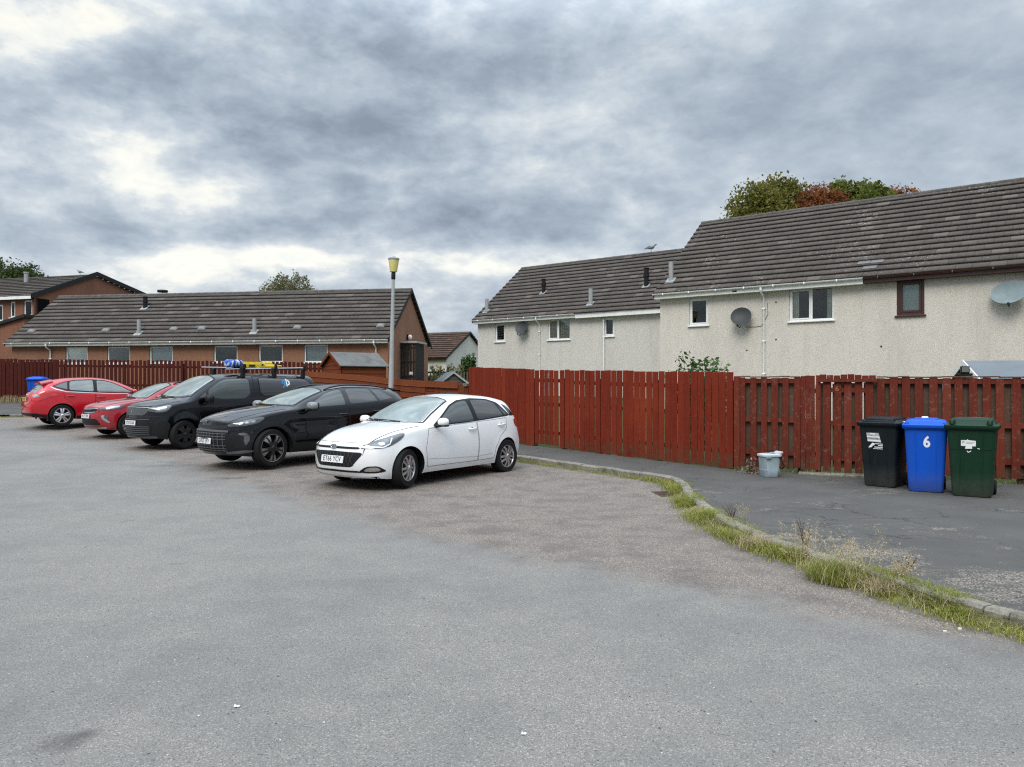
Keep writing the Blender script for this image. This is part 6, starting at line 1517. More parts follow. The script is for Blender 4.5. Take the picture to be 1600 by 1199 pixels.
fg = c.patch('fog_lamp', [(1.94,.58,.60),(1.86,.68,.60),(1.84,.70,.50),(1.78,.78,.40),(1.84,.76,.395),(1.94,.62,.50)], 40, .008, M_chrome, both=True, step=.03)
c.patch('fog_lamp_lens', [(1.88,.64,.585),(1.80,.72,.585),(1.80,.735,.51),(1.87,.66,.51)], 40, .010, M_lampdk, both=True, step=.03)
c.strip('skid_plate', [[(0,.70,.27),(0,.5,.255),(0,0,.25),(0,-.5,.255),(0,-.70,.27)]], 0, .05, .012, M_alloy)
c.strip('lower_trim', [[(0,.78,.22),(0,.5,.205),(0,0,.20),(0,-.5,.205),(0,-.78,.22)]], 0, .05, .006, M_black)
c.plate('NC73 FPN', .565, tilt=5)
c.mirror((.60, .975, 1.06), (.20, .15, .16), P_red2)
wiper(c, [(.96,.30),(.93,-.05),(.87,-.42)]); wiper(c, [(.94,-.15),(.89,-.45),(.81,-.62)])
c.wheels(spokes(5, .055, .06, .012, double=.2), .33, .205, .855, M_alloy, rim_r=.225)

# ---- red hatchback, tail towards the viewer
P_red = paint('paint_bright_red', (.46, .004, .014), .2, .05)
spec = dict(lift=(.01, .06, 1.0, 1.33, .042, 0), xF=2.16, xR=-2.15, W=.905, wheels=(1.324, -1.324), wr=.325, arch=.368, cf=.34, cr=.19, nf=.08, nr=.07, pf=2.6, pr=2.8,
  top=[(2.16,.72),(2.05,.78),(1.8,.86),(1.4,.945),(1.12,.99),(1.0,1.02),(.55,1.24),(.15,1.40),(-.1,1.455),(-.5,1.484),(-1.0,1.465),(-1.4,1.41),(-1.62,1.37),(-1.80,1.235),(-1.98,1.08),(-2.06,1.02),(-2.11,.96),(-2.15,.84)],
  belt=[(2.16,.68),(1.9,.76),(1.5,.86),(1.1,.92),(.8,.945),(0,.965),(-.8,1.0),(-1.4,1.06),(-1.75,1.07),(-1.98,.99),(-2.15,.80)],
  ybelt=[(2.16,.80),(1.6,.83),(1.0,.84),(0,.85),(-1.0,.845),(-1.7,.80),(-2.15,.70)],
  zrail=[(2.16,.70),(1.8,.82),(1.4,.91),(1.1,.955),(.95,.985),(.55,1.165),(.15,1.315),(-.1,1.37),(-.5,1.40),(-1.0,1.375),(-1.4,1.305),(-1.62,1.245),(-1.8,1.13),(-2.0,1.01),(-2.15,.82)],
  yrail=[(2.16,.55),(1.5,.67),(1.1,.74),(.95,.745),(.55,.69),(.15,.615),(-.1,.585),(-.5,.575),(-1.0,.565),(-1.62,.54),(-1.8,.57),(-2.15,.56)],
  sill=[(2.16,.19),(1.7,.17),(.8,.20),(-.8,.21),(-1.7,.24),(-2.15,.30)], side=SIDE,
  nose=[(.15,-.10),(.24,-.02),(.34,.02),(.5,.03),(.66,0),(.72,0)], tail=[(.24,-.05),(.34,.03),(.48,.055),(.62,.065),(.70,.03),(.78,.0),(.95,-.01),(1.4,0)])
c = Car('hatchback', (-13.093, 24.589, .415), R(41.6), 'bright red five door hatchback parked tail out, farthest of the row, yellow rear number plate', GROUP, spec, P_red)
c.patch('windscreen', [(.98,0,0),(.96,.36,0),(.86,.685,0),(.12,.55,0),(.05,.25,0),(.04,0,0),(.05,-.25,0),(.12,-.55,0),(.86,-.685,0),(.96,-.36,0)], 'top', .004, M_screen)
DL = [(.74,.9,.985),(.42,.9,1.135),(.12,.9,1.27),(-.12,.9,1.33),(-.5,.9,1.355),(-.95,.9,1.335),(-1.25,.9,1.28),(-1.55,.9,1.17),(-1.50,.9,1.14),(-1.2,.9,1.05),(-.6,.9,1.01),(0,.9,.985)]
c.patch('window_surround', DL, 90, .003, M_black, both=True)
c.patch('side_window', [(.62,.9,1.005),(.38,.9,1.13),(.10,.9,1.25),(-.12,.9,1.30),(-.34,.9,1.32),(-.36,.9,1.02)], 90, .0055, carglass('clear_side_glass', (.10, .125, .115), .7), both=True)
c.patch('side_window', [(-.46,.9,1.025),(-.445,.9,1.325),(-.90,.9,1.312),(-1.08,.9,1.285),(-1.12,.9,1.07)], 90, .0055, MATS['clear_side_glass'], both=True)
c.patch('quarter_light', [(-1.17,.9,1.08),(-1.15,.9,1.275),(-1.28,.9,1.25),(-1.50,.9,1.165)], 90, .0055, M_sideglass, both=True, rnd=0)
c.strip('chrome_strip', [[(.74,.9,.970),(0,.9,.972),(-.6,.9,.998),(-1.2,.9,1.035),(-1.48,.9,1.115),(-1.60,.9,1.185)]], 90, .018, .007, M_chrome, both=True)
d1 = c.door([(.88,.9,.30),(.93,.9,.62),(.84,.9,.93),(.2,.9,.958),(-.40,.9,.975),(-.42,.9,.6),(-.41,.9,.30)])
d2 = c.door([(-.43,.9,.30),(-.44,.9,.6),(-.42,.9,.978),(-.9,.9,1.0),(-1.28,.9,1.03),(-1.26,.9,.86),(-1.08,.9,.72),(-.95,.9,.52),(-.91,.9,.31)])
c.handle(-.27, .875, P_red, d1); c.handle(-1.10, .905, P_red, d2)
c.patch('sill_trim', [(.94,.9,.30),(-.94,.9,.31),(-.94,.9,.20),(.94,.9,.19)], 90, .006, M_black, both=True)
M_rearglass = carglass('rear_glass', (.16, .19, .18), .8)
c.patch('rear_window', [(-1.66,0,0),(-1.66,.40,0),(-1.70,.50,0),(-1.98,.56,0),(-2.00,.30,0),(-2.005,0,0),(-2.00,-.30,0),(-1.98,-.56,0),(-1.70,-.50,0),(-1.66,-.40,0)], 'top', .004, M_rearglass)
sp_ = MB(); sp_.loft([[(-1.50,y,zz+.02), (-1.82,y*.96,zz-.055), (-1.82,y*.96,zz-.085), (-1.52,y,zz-.06)] for y, zz in ((-.54,1.335),(-.4,1.375),(0,1.395),(.4,1.375),(.54,1.335))]); sp_.build('roof_spoiler', P_red, c.root, smooth=40)
M_tail2 = carglass('tail_lens_bright', (.50, .012, .014), .7)
tl = c.patch('tail_light', [(-2.05,.52,.97),(-1.95,.66,1.04),(-1.80,.76,1.06),(-1.42,.86,.965),(-1.38,.87,.945),(-1.60,.86,.90),(-1.78,.82,.82),(-1.98,.70,.76),(-2.1,.56,.86)], 135, .007, M_tail2, both=True, step=.03)
c.patch('reverse_lamp', [(-2.06,.56,.945),(-1.96,.70,.96),(-1.88,.75,.935),(-1.92,.74,.87),(-2.06,.60,.87)], 140, .011, M_chrome, both=True, parent=tl, step=.03)
c.patch('bumper_trim', [(-2.2,.75,.40),(-2.2,0,.41),(-2.2,-.75,.40),(-2.2,-.78,.26),(-2.2,0,.25),(-2.2,.78,.26)], 180, .006, M_black, step=.05)
c.patch('bumper_trim', [(-1.74,.9,.36),(-2.0,.8,.38),(-2.1,.6,.40),(-2.1,.6,.26),(-1.72,.9,.22)], 120, .006, M_black, both=True, step=.05)
c.strip('tailgate_gap', [[(-2.1,.60,.98),(-2.1,.60,.72),(-2.1,.52,.655),(-2.1,0,.64),(-2.1,-.52,.655),(-2.1,-.60,.72),(-2.1,-.60,.98)]], 180, .012, .003, M_dark)
c.patch('plate_recess', [(-2.1,.40,.885),(-2.1,-.40,.885),(-2.1,-.36,.73),(-2.1,.36,.73)], 180, .003, plain('recess_red', (.20, .006, .01), .4), step=.05)
badge(c, 'oval', .945, M_chrome, back=True)
c.plate('SC13 ZRO', .805, M_platey, back=True)
m = MB(); m.tube([(-2.03, 0, 1.06), (-1.98, -.02, 1.105), (-1.92, -.36, 1.165)], .010, 6); m.bbox((-2.05, -.05, 1.03), (-1.98, .05, 1.07), .01); m.build('wiper', M_black, c.root)
c.mirror((.66, .99, 1.03), (.20, .15, .16), P_red)
for sy in (1, -1):
    MB().bbox((-1.72, sy*.86-.10, .17), (-1.70, sy*.86+.06, .36), .01).build('mud_flap', M_rubber, c.root)
c.wheels(spokes(5, .05, .055, .014, double=.16), .325, .205, .885, plain('alloy_silver', (.66, .66, .67), .25, .85), rim_r=.225)
HLp = [(2.0,.50,.74),(1.80,.68,.80),(1.42,.82,.89),(1.5,.84,.80),(1.75,.78,.70),(2.0,.52,.69)]
c.patch('headlight', HLp, 42, .007, M_lamp, both=True, step=.03); c.patch('grille', [(0,.5,.55),(0,-.5,.55),(0,-.62,.33),(0,.62,.33)], 0, .006, M_black)
# ------------------------------------------------------------------ wheelie bins
def binmat(name, col, rough=.45):
    t = NT(name); co = t.coord(); n = t.noise(t.coord(scale=(1, 1, .3)), 6, 6, .7)
    c = t.mix(t.ramp(n, [(.45, 0), (.75, .5)]), col, tuple(x*.6+.012 for x in col))
    sc_ = t.noise(t.coord(scale=(1, 1, .12)), 30, 4, .7); c = t.mix(t.ramp(sc_, [(.60, 0), (.70, .45)]), c, tuple(x*.8+.018 for x in col))
    low = t.ramp(t.sep(co)[2], [(0, .8), (.35, 0)]); c = t.mix(t.math('MULTIPLY', low, t.noise(co, 9, 5, .7)), c, (.10, .095, .085))
    t.bsdf(c, t.math('MULTIPLY_ADD', n, .3, rough-.1), 0, .22, t.bump(t.noise(co, 120, 2), .12, .002)); return t.mat
def bin_profile(z): f = z/.93; return .455 + .105*f, .50 + .17*f        # width, depth
def wheelie_bin(loc, rz, mat, label, lid='rib', H=1.0):
    root = empty('wheelie_bin', loc, rz); tag(root, label, 'wheelie bin', 'wheelie bins'); m = MB()
    def ring(z, gw=0, gd=0, r=.05): w, d = bin_profile(z); return rrect(w+gw, d+gd, r, z, 6, 0, .02*z)
    zs = [0.005, .03, .2, .45, .70, .86, .925]
    m.loft([ring(z, -.02 if z < .02 else 0, -.02 if z < .02 else 0) for z in zs] + [ring(.93, .05, .05), ring(.965, .055, .055), ring(.966, .02, .02)])
    body = m.build('body', mat, root, smooth=45)
    # pressed front: two ribs and a panel step
    f = MB()
    def fy(z): w, d = bin_profile(z); return -d/2 + .02*z
    w0 = .13
    for sx in (-1, 1):
        f.loft([[(sx*w0*(.92+.16*z/.93)-.010, fy(z)+.012, z), (sx*w0*(.92+.16*z/.93)-.005, fy(z)-.007, z), (sx*w0*(.92+.16*z/.93)+.005, fy(z)-.007, z), (sx*w0*(.92+.16*z/.93)+.010, fy(z)+.012, z)] for z in ((.06, .60) if lid == 'ridge' else (.05, .88))])
    if lid == 'ridge': f.loft([[(x, fy(z)+.012, z-.008), (x, fy(z)-.007, z-.004), (x, fy(z)-.007, z+.004), (x, fy(z)+.012, z+.008)] for x, z in ((-.13, .60), (.13, .60))])
    if lid == 'hump': f.loft([[(x, fy(.66)+.012, .655), (x, fy(.66)-.006, .66), (x, fy(.66)+.012, .668)] for x in (-.24, .24)])
    f.build('front_rib', mat, body)
    # lid
    l = MB(); W, D = .615, .735; cy = .01
    l.loft([rrect(W, D, .06, .945, 6, 0, cy), rrect(W+.012, D+.012, .06, .955, 6, 0, cy), rrect(W+.012, D+.012, .06, .988, 6, 0, cy), rrect(W-.02, D-.02, .06, 1.0, 6, 0, cy),
            rrect(W-.06, D-.06, .06, 1.004, 6, 0, cy), rrect(W-.10, D-.12, .07, 1.045 if lid != 'ridge' else 1.03, 6, 0, cy+.01), rrect(W-.22, D-.28, .06, 1.062 if lid != 'ridge' else 1.045, 6, 0, cy+.02)])
    lo = l.build('lid', mat, root, smooth=40)
    e = MB()
    if lid == 'hump':
        for sx in (-1, 1): e.bbox((sx*.215-.035, -.36, .995), (sx*.215+.035, .30, 1.075), .02)
        e.loft([[(x, -.30, 1.03), (x, -.27, 1.068), (x, .28, 1.085), (x, .28, 1.03)] for x in (-.19, .19)])
    elif lid == 'rib':
        e.loft([rrect(.34, .40, .05, 1.05, 5, 0, .03), rrect(.31, .37, .05, 1.078, 5, 0, .03)])
        for sx in (-1, 1): e.bbox((sx*.25-.03, -.33, .995), (sx*.25+.03, -.10, 1.035), .015)
    else:
        e.bbox((-.24, -.34, .998), (.24, .30, 1.028), .02); e.bbox((-.20, -.30, 1.02), (.24, .28, 1.066), .02)
    e.build('lid_ridge', mat, lo, smooth=40)
    h = MB(); h.tube([(-.26, .40, .93), (.26, .40, .93)], .016, 10)
    for sx in (-1, 0, 1): h.bbox((sx*.22-.02, .30, .90), (sx*.22+.02, .42, .955), .01)
    h.build('handle', mat, root)
    for sx in (-1, 1):
        MB().lathe([(.03, -.025), (.09, -.025), (.10, -.015), (.10, .015), (.09, .025), (.03, .025)], 20, M=Matrix.Translation((sx*.235, .25, .10)) @ Matrix.Rotation(R(90), 4, 'Y')).build('wheel', M_rubber, root, smooth=40)
    MB().tube([(-.24, .25, .10), (.24, .25, .10)], .012, 8).build('axle', M_steel, root)
    tl = math.atan2(fy(0)-fy(.93), .93)                      # lean of the front face
    def face(x, z, dx=0): return Matrix.Translation((x, fy(z)-.002, z)) @ Matrix.Rotation(R(90) - math.atan2(fy(.93)-fy(0), .93), 4, 'X')
    return root, body, face
def stuck(name, polys, M, mat, parent, th=.0012):
    m = MB()
    for p in polys: m.loft([[(x, y, 0) for x, y in p], [(x, y, th) for x, y in p]], M=M)
    return m.build(name, mat, parent)
def place(u, Y): return ((u-800)/F_PX*Y, Y, gz(Y)+.102)
M_binblk, M_binblu, M_bingrn = binmat('bin_black', (.0045, .009, .0115)), binmat('bin_blue', (.003, .082, .52)), binmat('bin_green', (.004, .030, .0135))
M_stick = plain('sticker_grey', (.40, .42, .43), .5, var=.25, nscale=40)
rt, bd, fc = wheelie_bin(place(1382, 12.02), R(-43), M_binblk, 'black wheelie bin with white printed sticker, left of the blue bin', 'ridge')
Mf = fc(-.055, .745)
stuck('sticker', [[(-.115, .085), (.065, .085), (.10, -.06), (-.095, -.05)]], Mf, M_stick, bd)
stuck('sticker_band', [[(-.108, .035), (.078, .03), (.082, .012), (-.105, .016)], [(-.10, -.022), (.088, -.028), (.10, -.05), (-.097, -.042)], [(-.06, .078), (.02, .078), (.02, .06), (-.06, .06)]], Mf @ Matrix.Translation((0, 0, .0014)), M_decal, bd)
stuck('recycling_mark', [[(-.085, -.135), (-.03, -.07), (.0, -.075), (.01, -.095), (-.03, -.12), (-.05, -.15), (-.08, -.16)], [(.01, -.075), (.12, -.08), (.12, -.09), (.01, -.085)], [(.05, -.10), (.12, -.103), (.12, -.118), (.06, -.115)], [(.0, -.128), (.12, -.13), (.12, -.142), (.0, -.14)], [(-.02, -.15), (.12, -.15), (.12, -.164), (-.02, -.162)]], Mf, M_decal, bd)
text_obj('Food\nRecycling', .034, M_ink, bd, Mf @ Matrix.Translation((-.01, .018, .0018)), 'printed_words', .0003)
MB().bbox((.27, -.05, .985), (.36, .05, 1.006), .008).build('lid_scrap', M_decal, rt)
rt, bd, fc = wheelie_bin(place(1447, 11.50), R(-29), M_binblu, 'bright blue wheelie bin with a white number 6, between the black and green bins', 'rib')
text_obj('6', .225, M_decal, bd, fc(.012, .735), 'house_number', .0012, sx=.78, bold=.010)
MB().bbox((-.06, .0, 1.076), (.03, .10, 1.10), .01).build('lid_scrap', M_decal, rt)
rt, bd, fc = wheelie_bin(place(1520, 11.02), R(-35), M_bingrn, 'dark green wheelie bin with a torn white sticker, rightmost of the bins', 'hump')
rt.scale = (1.06, 1.0, 1.02)
Mf = fc(-.03, .745)
stuck('sticker', [[(-.085, .04), (-.02, .042), (-.01, .055), (.005, .041), (.085, .035), (.085, -.04), (.04, -.042), (.045, -.075), (-.04, -.08), (-.03, -.042), (-.085, -.04)], [(-.02, -.10), (.0, -.12), (.03, -.10), (.032, -.112), (.0, -.132), (-.015, -.122)], [(.10, -.065), (.13, -.07), (.128, -.08), (.105, -.075)]], Mf, M_decal, bd)
stuck('sticker_print', [[(-.075, .03), (-.045, .03), (-.045, -.0), (-.075, -.0)], [(-.03, .02), (.07, .018), (.07, .010), (-.03, .012)], [(-.03, .002), (.05, .0), (.05, -.008), (-.03, -.006)]], Mf @ Matrix.Translation((0, 0, .0014)), M_stick, bd)
text_obj('• • • • •', .05, M_decal, bd, Matrix.Translation((.05, .05, 1.088)) , 'lid_marks', .0004)

# blue bin beyond the red hatchback
px = wheelie_bin(((59-800)/F_PX*29.4, 29.4, gz(29.4)+.102), R(15), M_binblu, 'blue wheelie bin half hidden behind the red hatchback', 'rib'); px[0]['group'] = 'wheelie bins'; px[0].scale = (1, 1, 1.04)
# food caddy
cd = empty('food_caddy', ((1202-800)/F_PX*13.0, 13.0, gz(13)+.102), R(10)); tag(cd, 'small grey food waste caddy with light lid and black handle by the fence', 'food caddy')
M_cad = plain('caddy_grey', (.25, .31, .34), .45, var=.10, nscale=8); M_cadl = plain('caddy_lid', (.48, .52, .54), .4, var=.05)
m = MB().loft([rrect(.24, .22, .05, .0, 6), rrect(.25, .23, .055, .015, 6), rrect(.285, .255, .06, .12, 6), rrect(.275, .25, .06, .125, 6), rrect(.305, .275, .06, .33, 6), rrect(.32, .29, .06, .335, 6), rrect(.32, .29, .06, .35, 6)])
m.build('body', M_cad, cd, smooth=40)
m = MB().loft([rrect(.335, .305, .06, .345, 6), rrect(.34, .31, .06, .355, 6), rrect(.335, .305, .06, .375, 6), rrect(.26, .22, .06, .39, 6)])
m.loft([[(.07+.12*x, -.11+.0*x, .372+.03*x), (.07+.12*x, .11, .372+.03*x), (.07+.12*x, .11, .395+.03*x), (.07+.12*x, -.11, .395+.03*x)] for x in (0, 1)])
m.build('lid', M_cadl, cd, smooth=40); MB().bbox((.105, -.06, .40), (.165, .06, .418), .008).build('grip_slot', M_black, cd).rotation_euler = (0, R(-12), 0)
MB().bbox((-.14, -.168, .318), (-.04, -.15, .36), .01).build('clip', M_cad, cd)
MB().tube([(.10, -.155, .335), (.13, -.175, .27), (.17, -.185, .19), (.19, -.10, .14), (.19, .10, .14), (.17, .185, .19), (.10, .155, .335)], .010, 6).build('handle', M_black, cd)

# ------------------------------------------------------------------ plants
def leafmat(name, stops, trans=.25, rough=.55):
    t = NT(name); r = t.attr('rnd'); co = t.coord(); n = t.noise(co, .9, 3, .5)
    c = t.ramp(t.math('ADD', t.math('MULTIPLY', r, .75), t.math('MULTIPLY_ADD', n, .9, -.33)), stops)
    b = t.n('ShaderNodeBsdfPrincipled'); t.l(c, b.inputs['Base Color']); b.inputs['Roughness'].default_value = rough; b.inputs['Specular IOR Level'].default_value = .25
    tl = t.n('ShaderNodeBsdfTranslucent'); t.l(c, tl.inputs[0]); mx = t.n('ShaderNodeMixShader'); mx.inputs[0].default_value = trans
    t.l(b.outputs[0], mx.inputs[1]); t.l(tl.outputs[0], mx.inputs[2]); t.l(mx.outputs[0], t.out.inputs[0]); return t.mat
L_green = leafmat('leaf_green', [(.1, (.04, .062, .012)), (.45, (.10, .13, .022)), (.75, (.17, .18, .034)), (1, (.26, .22, .05))], .4)
L_olive = leafmat('leaf_olive', [(.1, (.055, .062, .014)), (.5, (.14, .14, .026)), (1, (.26, .22, .05))], .4)
L_rust = leafmat('leaf_rust', [(.1, (.09, .032, .014)), (.5, (.21, .075, .026)), (.8, (.29, .11, .03)), (1, (.22, .15, .035))], .4)
L_dark = leafmat('leaf_dark', [(.1, (.018, .034, .009)), (.5, (.045, .07, .016)), (1, (.09, .11, .028))], .35)
L_birch = leafmat('leaf_birch', [(.1, (.07, .08, .03)), (.5, (.15, .155, .055)), (1, (.27, .24, .10))], .4)
L_shrub = leafmat('leaf_shrub', [(.1, (.025, .06, .014)), (.5, (.06, .12, .028)), (1, (.12, .18, .05))])
L_pinkdry = leafmat('dry_sprigs', [(.1, (.14, .10, .08)), (.6, (.30, .20, .15)), (1, (.42, .32, .22))])
def quads(C, size, rnd, flat=0.0, aspect=1.6, shape='leaf'):
    n = len(C); a = rng.normal(size=(n, 3)); a[:, 2] *= (1-flat*.6); a /= np.linalg.norm(a, axis=1)[:, None]
    b = np.cross(a, rng.normal(size=(n, 3))); b /= np.linalg.norm(b, axis=1)[:, None]; s = size*(.6+.8*rng.random(n))[:, None]
    u, v = a*s*aspect*.5, b*s*.5
    V = np.stack([C-u, C-u*.1+v, C+u, C-u*.1-v], 1).reshape(-1, 3); return V, np.arange(4*n).reshape(n, 4)
def crown(lobes, n, size, cl=28, shell=.55):
    """clumps of leaves spread over the outer part of several lobes"""
    w = np.array([r[0]*r[1]*r[2] for _, r in lobes])**.72; w /= w.sum(); C = []; rn = []; per = max(1, n//cl)
    for (c, r), k in zip(lobes, np.round(w*per).astype(int)):
        d = rng.normal(size=(k, 3)); d /= np.linalg.norm(d, axis=1)[:, None]; q = (shell + (1.03-shell)*rng.random(k)**.6)[:, None]
        cc = np.array(c) + d*q*np.array(r); m = min(r)*.16
        ctr = np.repeat(cc, cl, 0) + np.clip(rng.normal(size=(k*cl, 3)), -1.5, 1.5)*m*np.repeat(.5+rng.random(k), cl)[:, None]
        C.append(ctr); rn.append(np.clip(np.repeat(rng.random(k)*.6, cl) + rng.random(k*cl)*.4, 0, 1))
    C = np.concatenate(C); return (*quads(C, size, None), np.concatenate(rn))
def tree(name, loc, lobes, n, size, mat, label, trunk_r, fork, cat='tree', group=None, cl=28, shell=.55, extra=None):
    root = empty(name, loc); tag(root, label, cat, group)
    m = MB(); fk = Vector((0, 0, fork)); m.tube([(0, 0, -.3), (.05, .02, fork*.5), fk], [trunk_r*1.25, trunk_r, trunk_r*.8], 10)
    for c, r in lobes:
        c = Vector(c); mid = fk.lerp(c, .5) + Vector((random.uniform(-.2, .2), random.uniform(-.2, .2), .2))
        m.tube([fk - Vector((0, 0, .2)), mid, c], [trunk_r*.55, trunk_r*.35, trunk_r*.12], 6)
        for _ in range(5):
            e = c + Vector((random.uniform(-1, 1)*r[0], random.uniform(-1, 1)*r[1], random.uniform(-.3, 1)*r[2]))*.8; m.tube([mid.lerp(c, random.random()), c.lerp(e, .5)+Vector((0, 0, .1)), e], [trunk_r*.18, trunk_r*.10, trunk_r*.03], 5)
    m.build('trunk', M_bark, root)
    V, Fc, rn = crown(lobes, n, size, cl, shell); soup('crown', V, Fc, mat, rn, root)
    return root
def px3(u, v, Y): return Vector(((u-800)/F_PX*Y, Y, CAM_H + (600-v)*Y/F_PX))
def tree_at(name, base_u, Y, lobes_px, *a, **k):
    """lobes by direction and radius: (u, v, radius m, squash, depth offset m)"""
    b = Vector(((base_u-800)/F_PX*Y, Y, gz(Y))); L = []
    for u, v, r, q, dy in lobes_px: p = px3(u, v, Y+dy) - b; L.append((tuple(p), (r, r, r*q)))
    return tree(name, b, L, *a, **k)
Y = 47
tree_at('sycamore_tree', 1212, Y, [(1180, 328, 1.5, 1.0, 0), (1212, 313, 1.3, 1.0, 1), (1240, 315, 1.1, .95, 0), (1165, 348, .9, .9, -1), (1205, 348, 1.9, 1.0, 0), (1245, 343, 1.5, 1, 1), (1190, 403, 2.6, 1, 0), (1240, 398, 2.6, 1, 0)], 46000, .125, L_olive, 'broad olive green tree, leftmost behind the nearer terrace roof', .28, 5.0, group='trees behind the terrace roof')
tree_at('sycamore_tree', 1285, 46, [(1275, 323, 1.15, .95, 0), (1300, 326, 1.0, .9, 0), (1262, 334, .9, .8, -.5), (1290, 353, 1.8, .9, 0), (1290, 398, 2.2, 1, 0)], 26000, .12, L_rust, 'rust red autumn tree between the green trees behind the nearer terrace roof', .2, 4.5, group='trees behind the terrace roof')
tree_at('sycamore_tree', 1345, 49, [(1318, 309, 1.1, .9, 0), (1336, 316, 1.1, .9, 0), (1362, 307, 1.0, .9, 0), (1378, 312, .8, .9, 0), (1345, 344, 2.2, .8, 0), (1350, 384, 2.6, 1, 0)], 34000, .125, L_green, 'green tree just right of the rust red one behind the nearer terrace roof', .25, 5.0, group='trees behind the terrace roof')
tree_at('sycamore_tree', 1412, 50, [(1403, 304, .7, .55, 0), (1415, 309, .9, .6, 0), (1405, 329, 1.6, .9, 0), (1410, 369, 2.2, 1, 0)], 6000, .10, L_rust, 'thin reddish treetop, rightmost peeping over the nearer terrace roof', .18, 5.0, group='trees behind the terrace roof', cl=12)
tree_at('garden_tree', 20, 72, [(18, 440, 1.7, .9, 0), (40, 445, 1.4, .8, 0), (62, 448, 1.3, .7, 1), (0, 446, 1.6, .8, 0), (-30, 440, 2.4, .9, 0), (30, 470, 3, 1, 0)], 26000, .16, L_dark, 'dark green treetop behind the red brown house at far left', .3, 3.0)
def birch():
    Y = 52; b = Vector(((450-800)/F_PX*Y, Y, gz(Y))); root = empty('birch_tree', b); tag(root, 'thin weeping birch treetop above the bungalow ridge', 'tree'); m = MB()
    m.tube([(0, 0, -.3), (.05, 0, 4), (.1, 0, 7.3)], [.16, .11, .02], 8); C = []; rn = []
    for k in range(120):
        z0 = random.uniform(4.6, 7.3); s0 = Vector((.08, 0, z0)); a = random.uniform(0, 2*math.pi); L = (.55+(7.9-z0)*.75)*random.uniform(.45, 1.05)
        e = s0 + Vector((math.cos(a)*L, math.sin(a)*L, random.uniform(.5, 1.35)*(.8 if z0 < 6.3 else .75))); d = random.uniform(.5, 1.5); tip = e + Vector((math.cos(a)*.35, math.sin(a)*.35, -d))
        m.tube([s0, s0.lerp(e, .6)+Vector((0, 0, .15)), e, e.lerp(tip, .5)+Vector((.05, 0, .1)), tip], [.025, .016, .009, .006, .003], 4)
        pts = [s0.lerp(e, .5+.5*random.random()) for _ in range(14)] + [e.lerp(tip, random.random()) for _ in range(36)]
        q = random.random()*.6
        for p in pts: C.append(p + Vector(rng.normal(size=3)*.10)); rn.append(min(1, q+random.random()*.4))
    m.build('trunk', M_bark, root); V, Fc = quads(np.array(C), .085, None); soup('crown', V, Fc, L_birch, rn, root)
birch()
# shrub behind the red fence, ivy at the end of the farther terrace, shrub far off
def shrub(name, b, lobes, n, size, mat, label, stems=14, cl=10, group=None):
    root = empty(name, b); tag(root, label, 'shrub', group); m = MB(); C = []; rn = []
    for k in range(stems):
        c, r = random.choice(lobes); a = rng.normal(size=3); a /= np.linalg.norm(a); tip = Vector(c) + Vector(a*np.array(r)); tip.z = abs(tip.z)
        base = Vector((tip.x*.25, tip.y*.25, 0)); mid = base.lerp(tip, .55) + Vector((0, 0, .12)); m.tube([base, mid, tip], [.012, .008, .003], 4)
        for j in range(max(1, n//stems)):
            f = random.random()**.6; p = base.lerp(mid, f*2) if f < .5 else mid.lerp(tip, f*2-1); C.append(np.array(p) + rng.normal(size=3)*.07); rn.append(random.random())
    m.build('stems', M_bark, root); V, Fc = quads(np.array(C), size, None, aspect=1.9); soup('leaves', V, Fc, mat, rn, root)
Yb = 18.2
shrub('garden_shrub', Vector(((1090-800)/F_PX*Yb, Yb, gz(Yb)+.1)), [((-.35, 0, 1.55), (.35, .3, .62)), ((.1, 0, 1.6), (.4, .3, .66)), ((.45, 0, 1.45), (.35, .3, .6))], 2600, .065, L_shrub, 'leafy green shrub rising above the tall red fence', 60)
Yb = 41.3
shrub('climbing_shrub', Vector((-2.35, Yb, gz(Yb))), [((0, 0, 1.2), (.35, .3, .8)), ((.05, 0, 1.9), (.3, .3, .5))], 1500, .10, L_shrub, 'green climber at the far corner of the farther terrace', 30)
Yb = 50
shrub('distant_shrub', Vector(((703-800)/F_PX*Yb, Yb, gz(Yb))), [((-.7, 0, 1.2), (.8, .6, .75)), ((.5, 0, 1.1), (.9, .6, .75))], 2200, .09, L_birch, 'straggly yellow green shrub in front of the distant cottage', 50)
hd = []
root = empty('garden_hedge', (-4.4, 41.5, gz(41))); tag(root, 'low yellow green hedge behind the far railing', 'hedge')
C = np.column_stack([rng.uniform(-.3, 4.2, 3500), rng.uniform(-.4, .4, 3500), rng.uniform(.2, 1.05, 3500)]); V, Fc = quads(C, .10, None); soup('leaves', V, Fc, L_olive, rng.random(3500), root)
st = MB()
for k in range(20): x = -.3+4.5*k/20; st.tube([(x, 0, -.1), (x+random.uniform(-.1, .1), random.uniform(-.2, .2), 1.2)], [.02, .008], 5)
st.build('stems', M_bark, root)

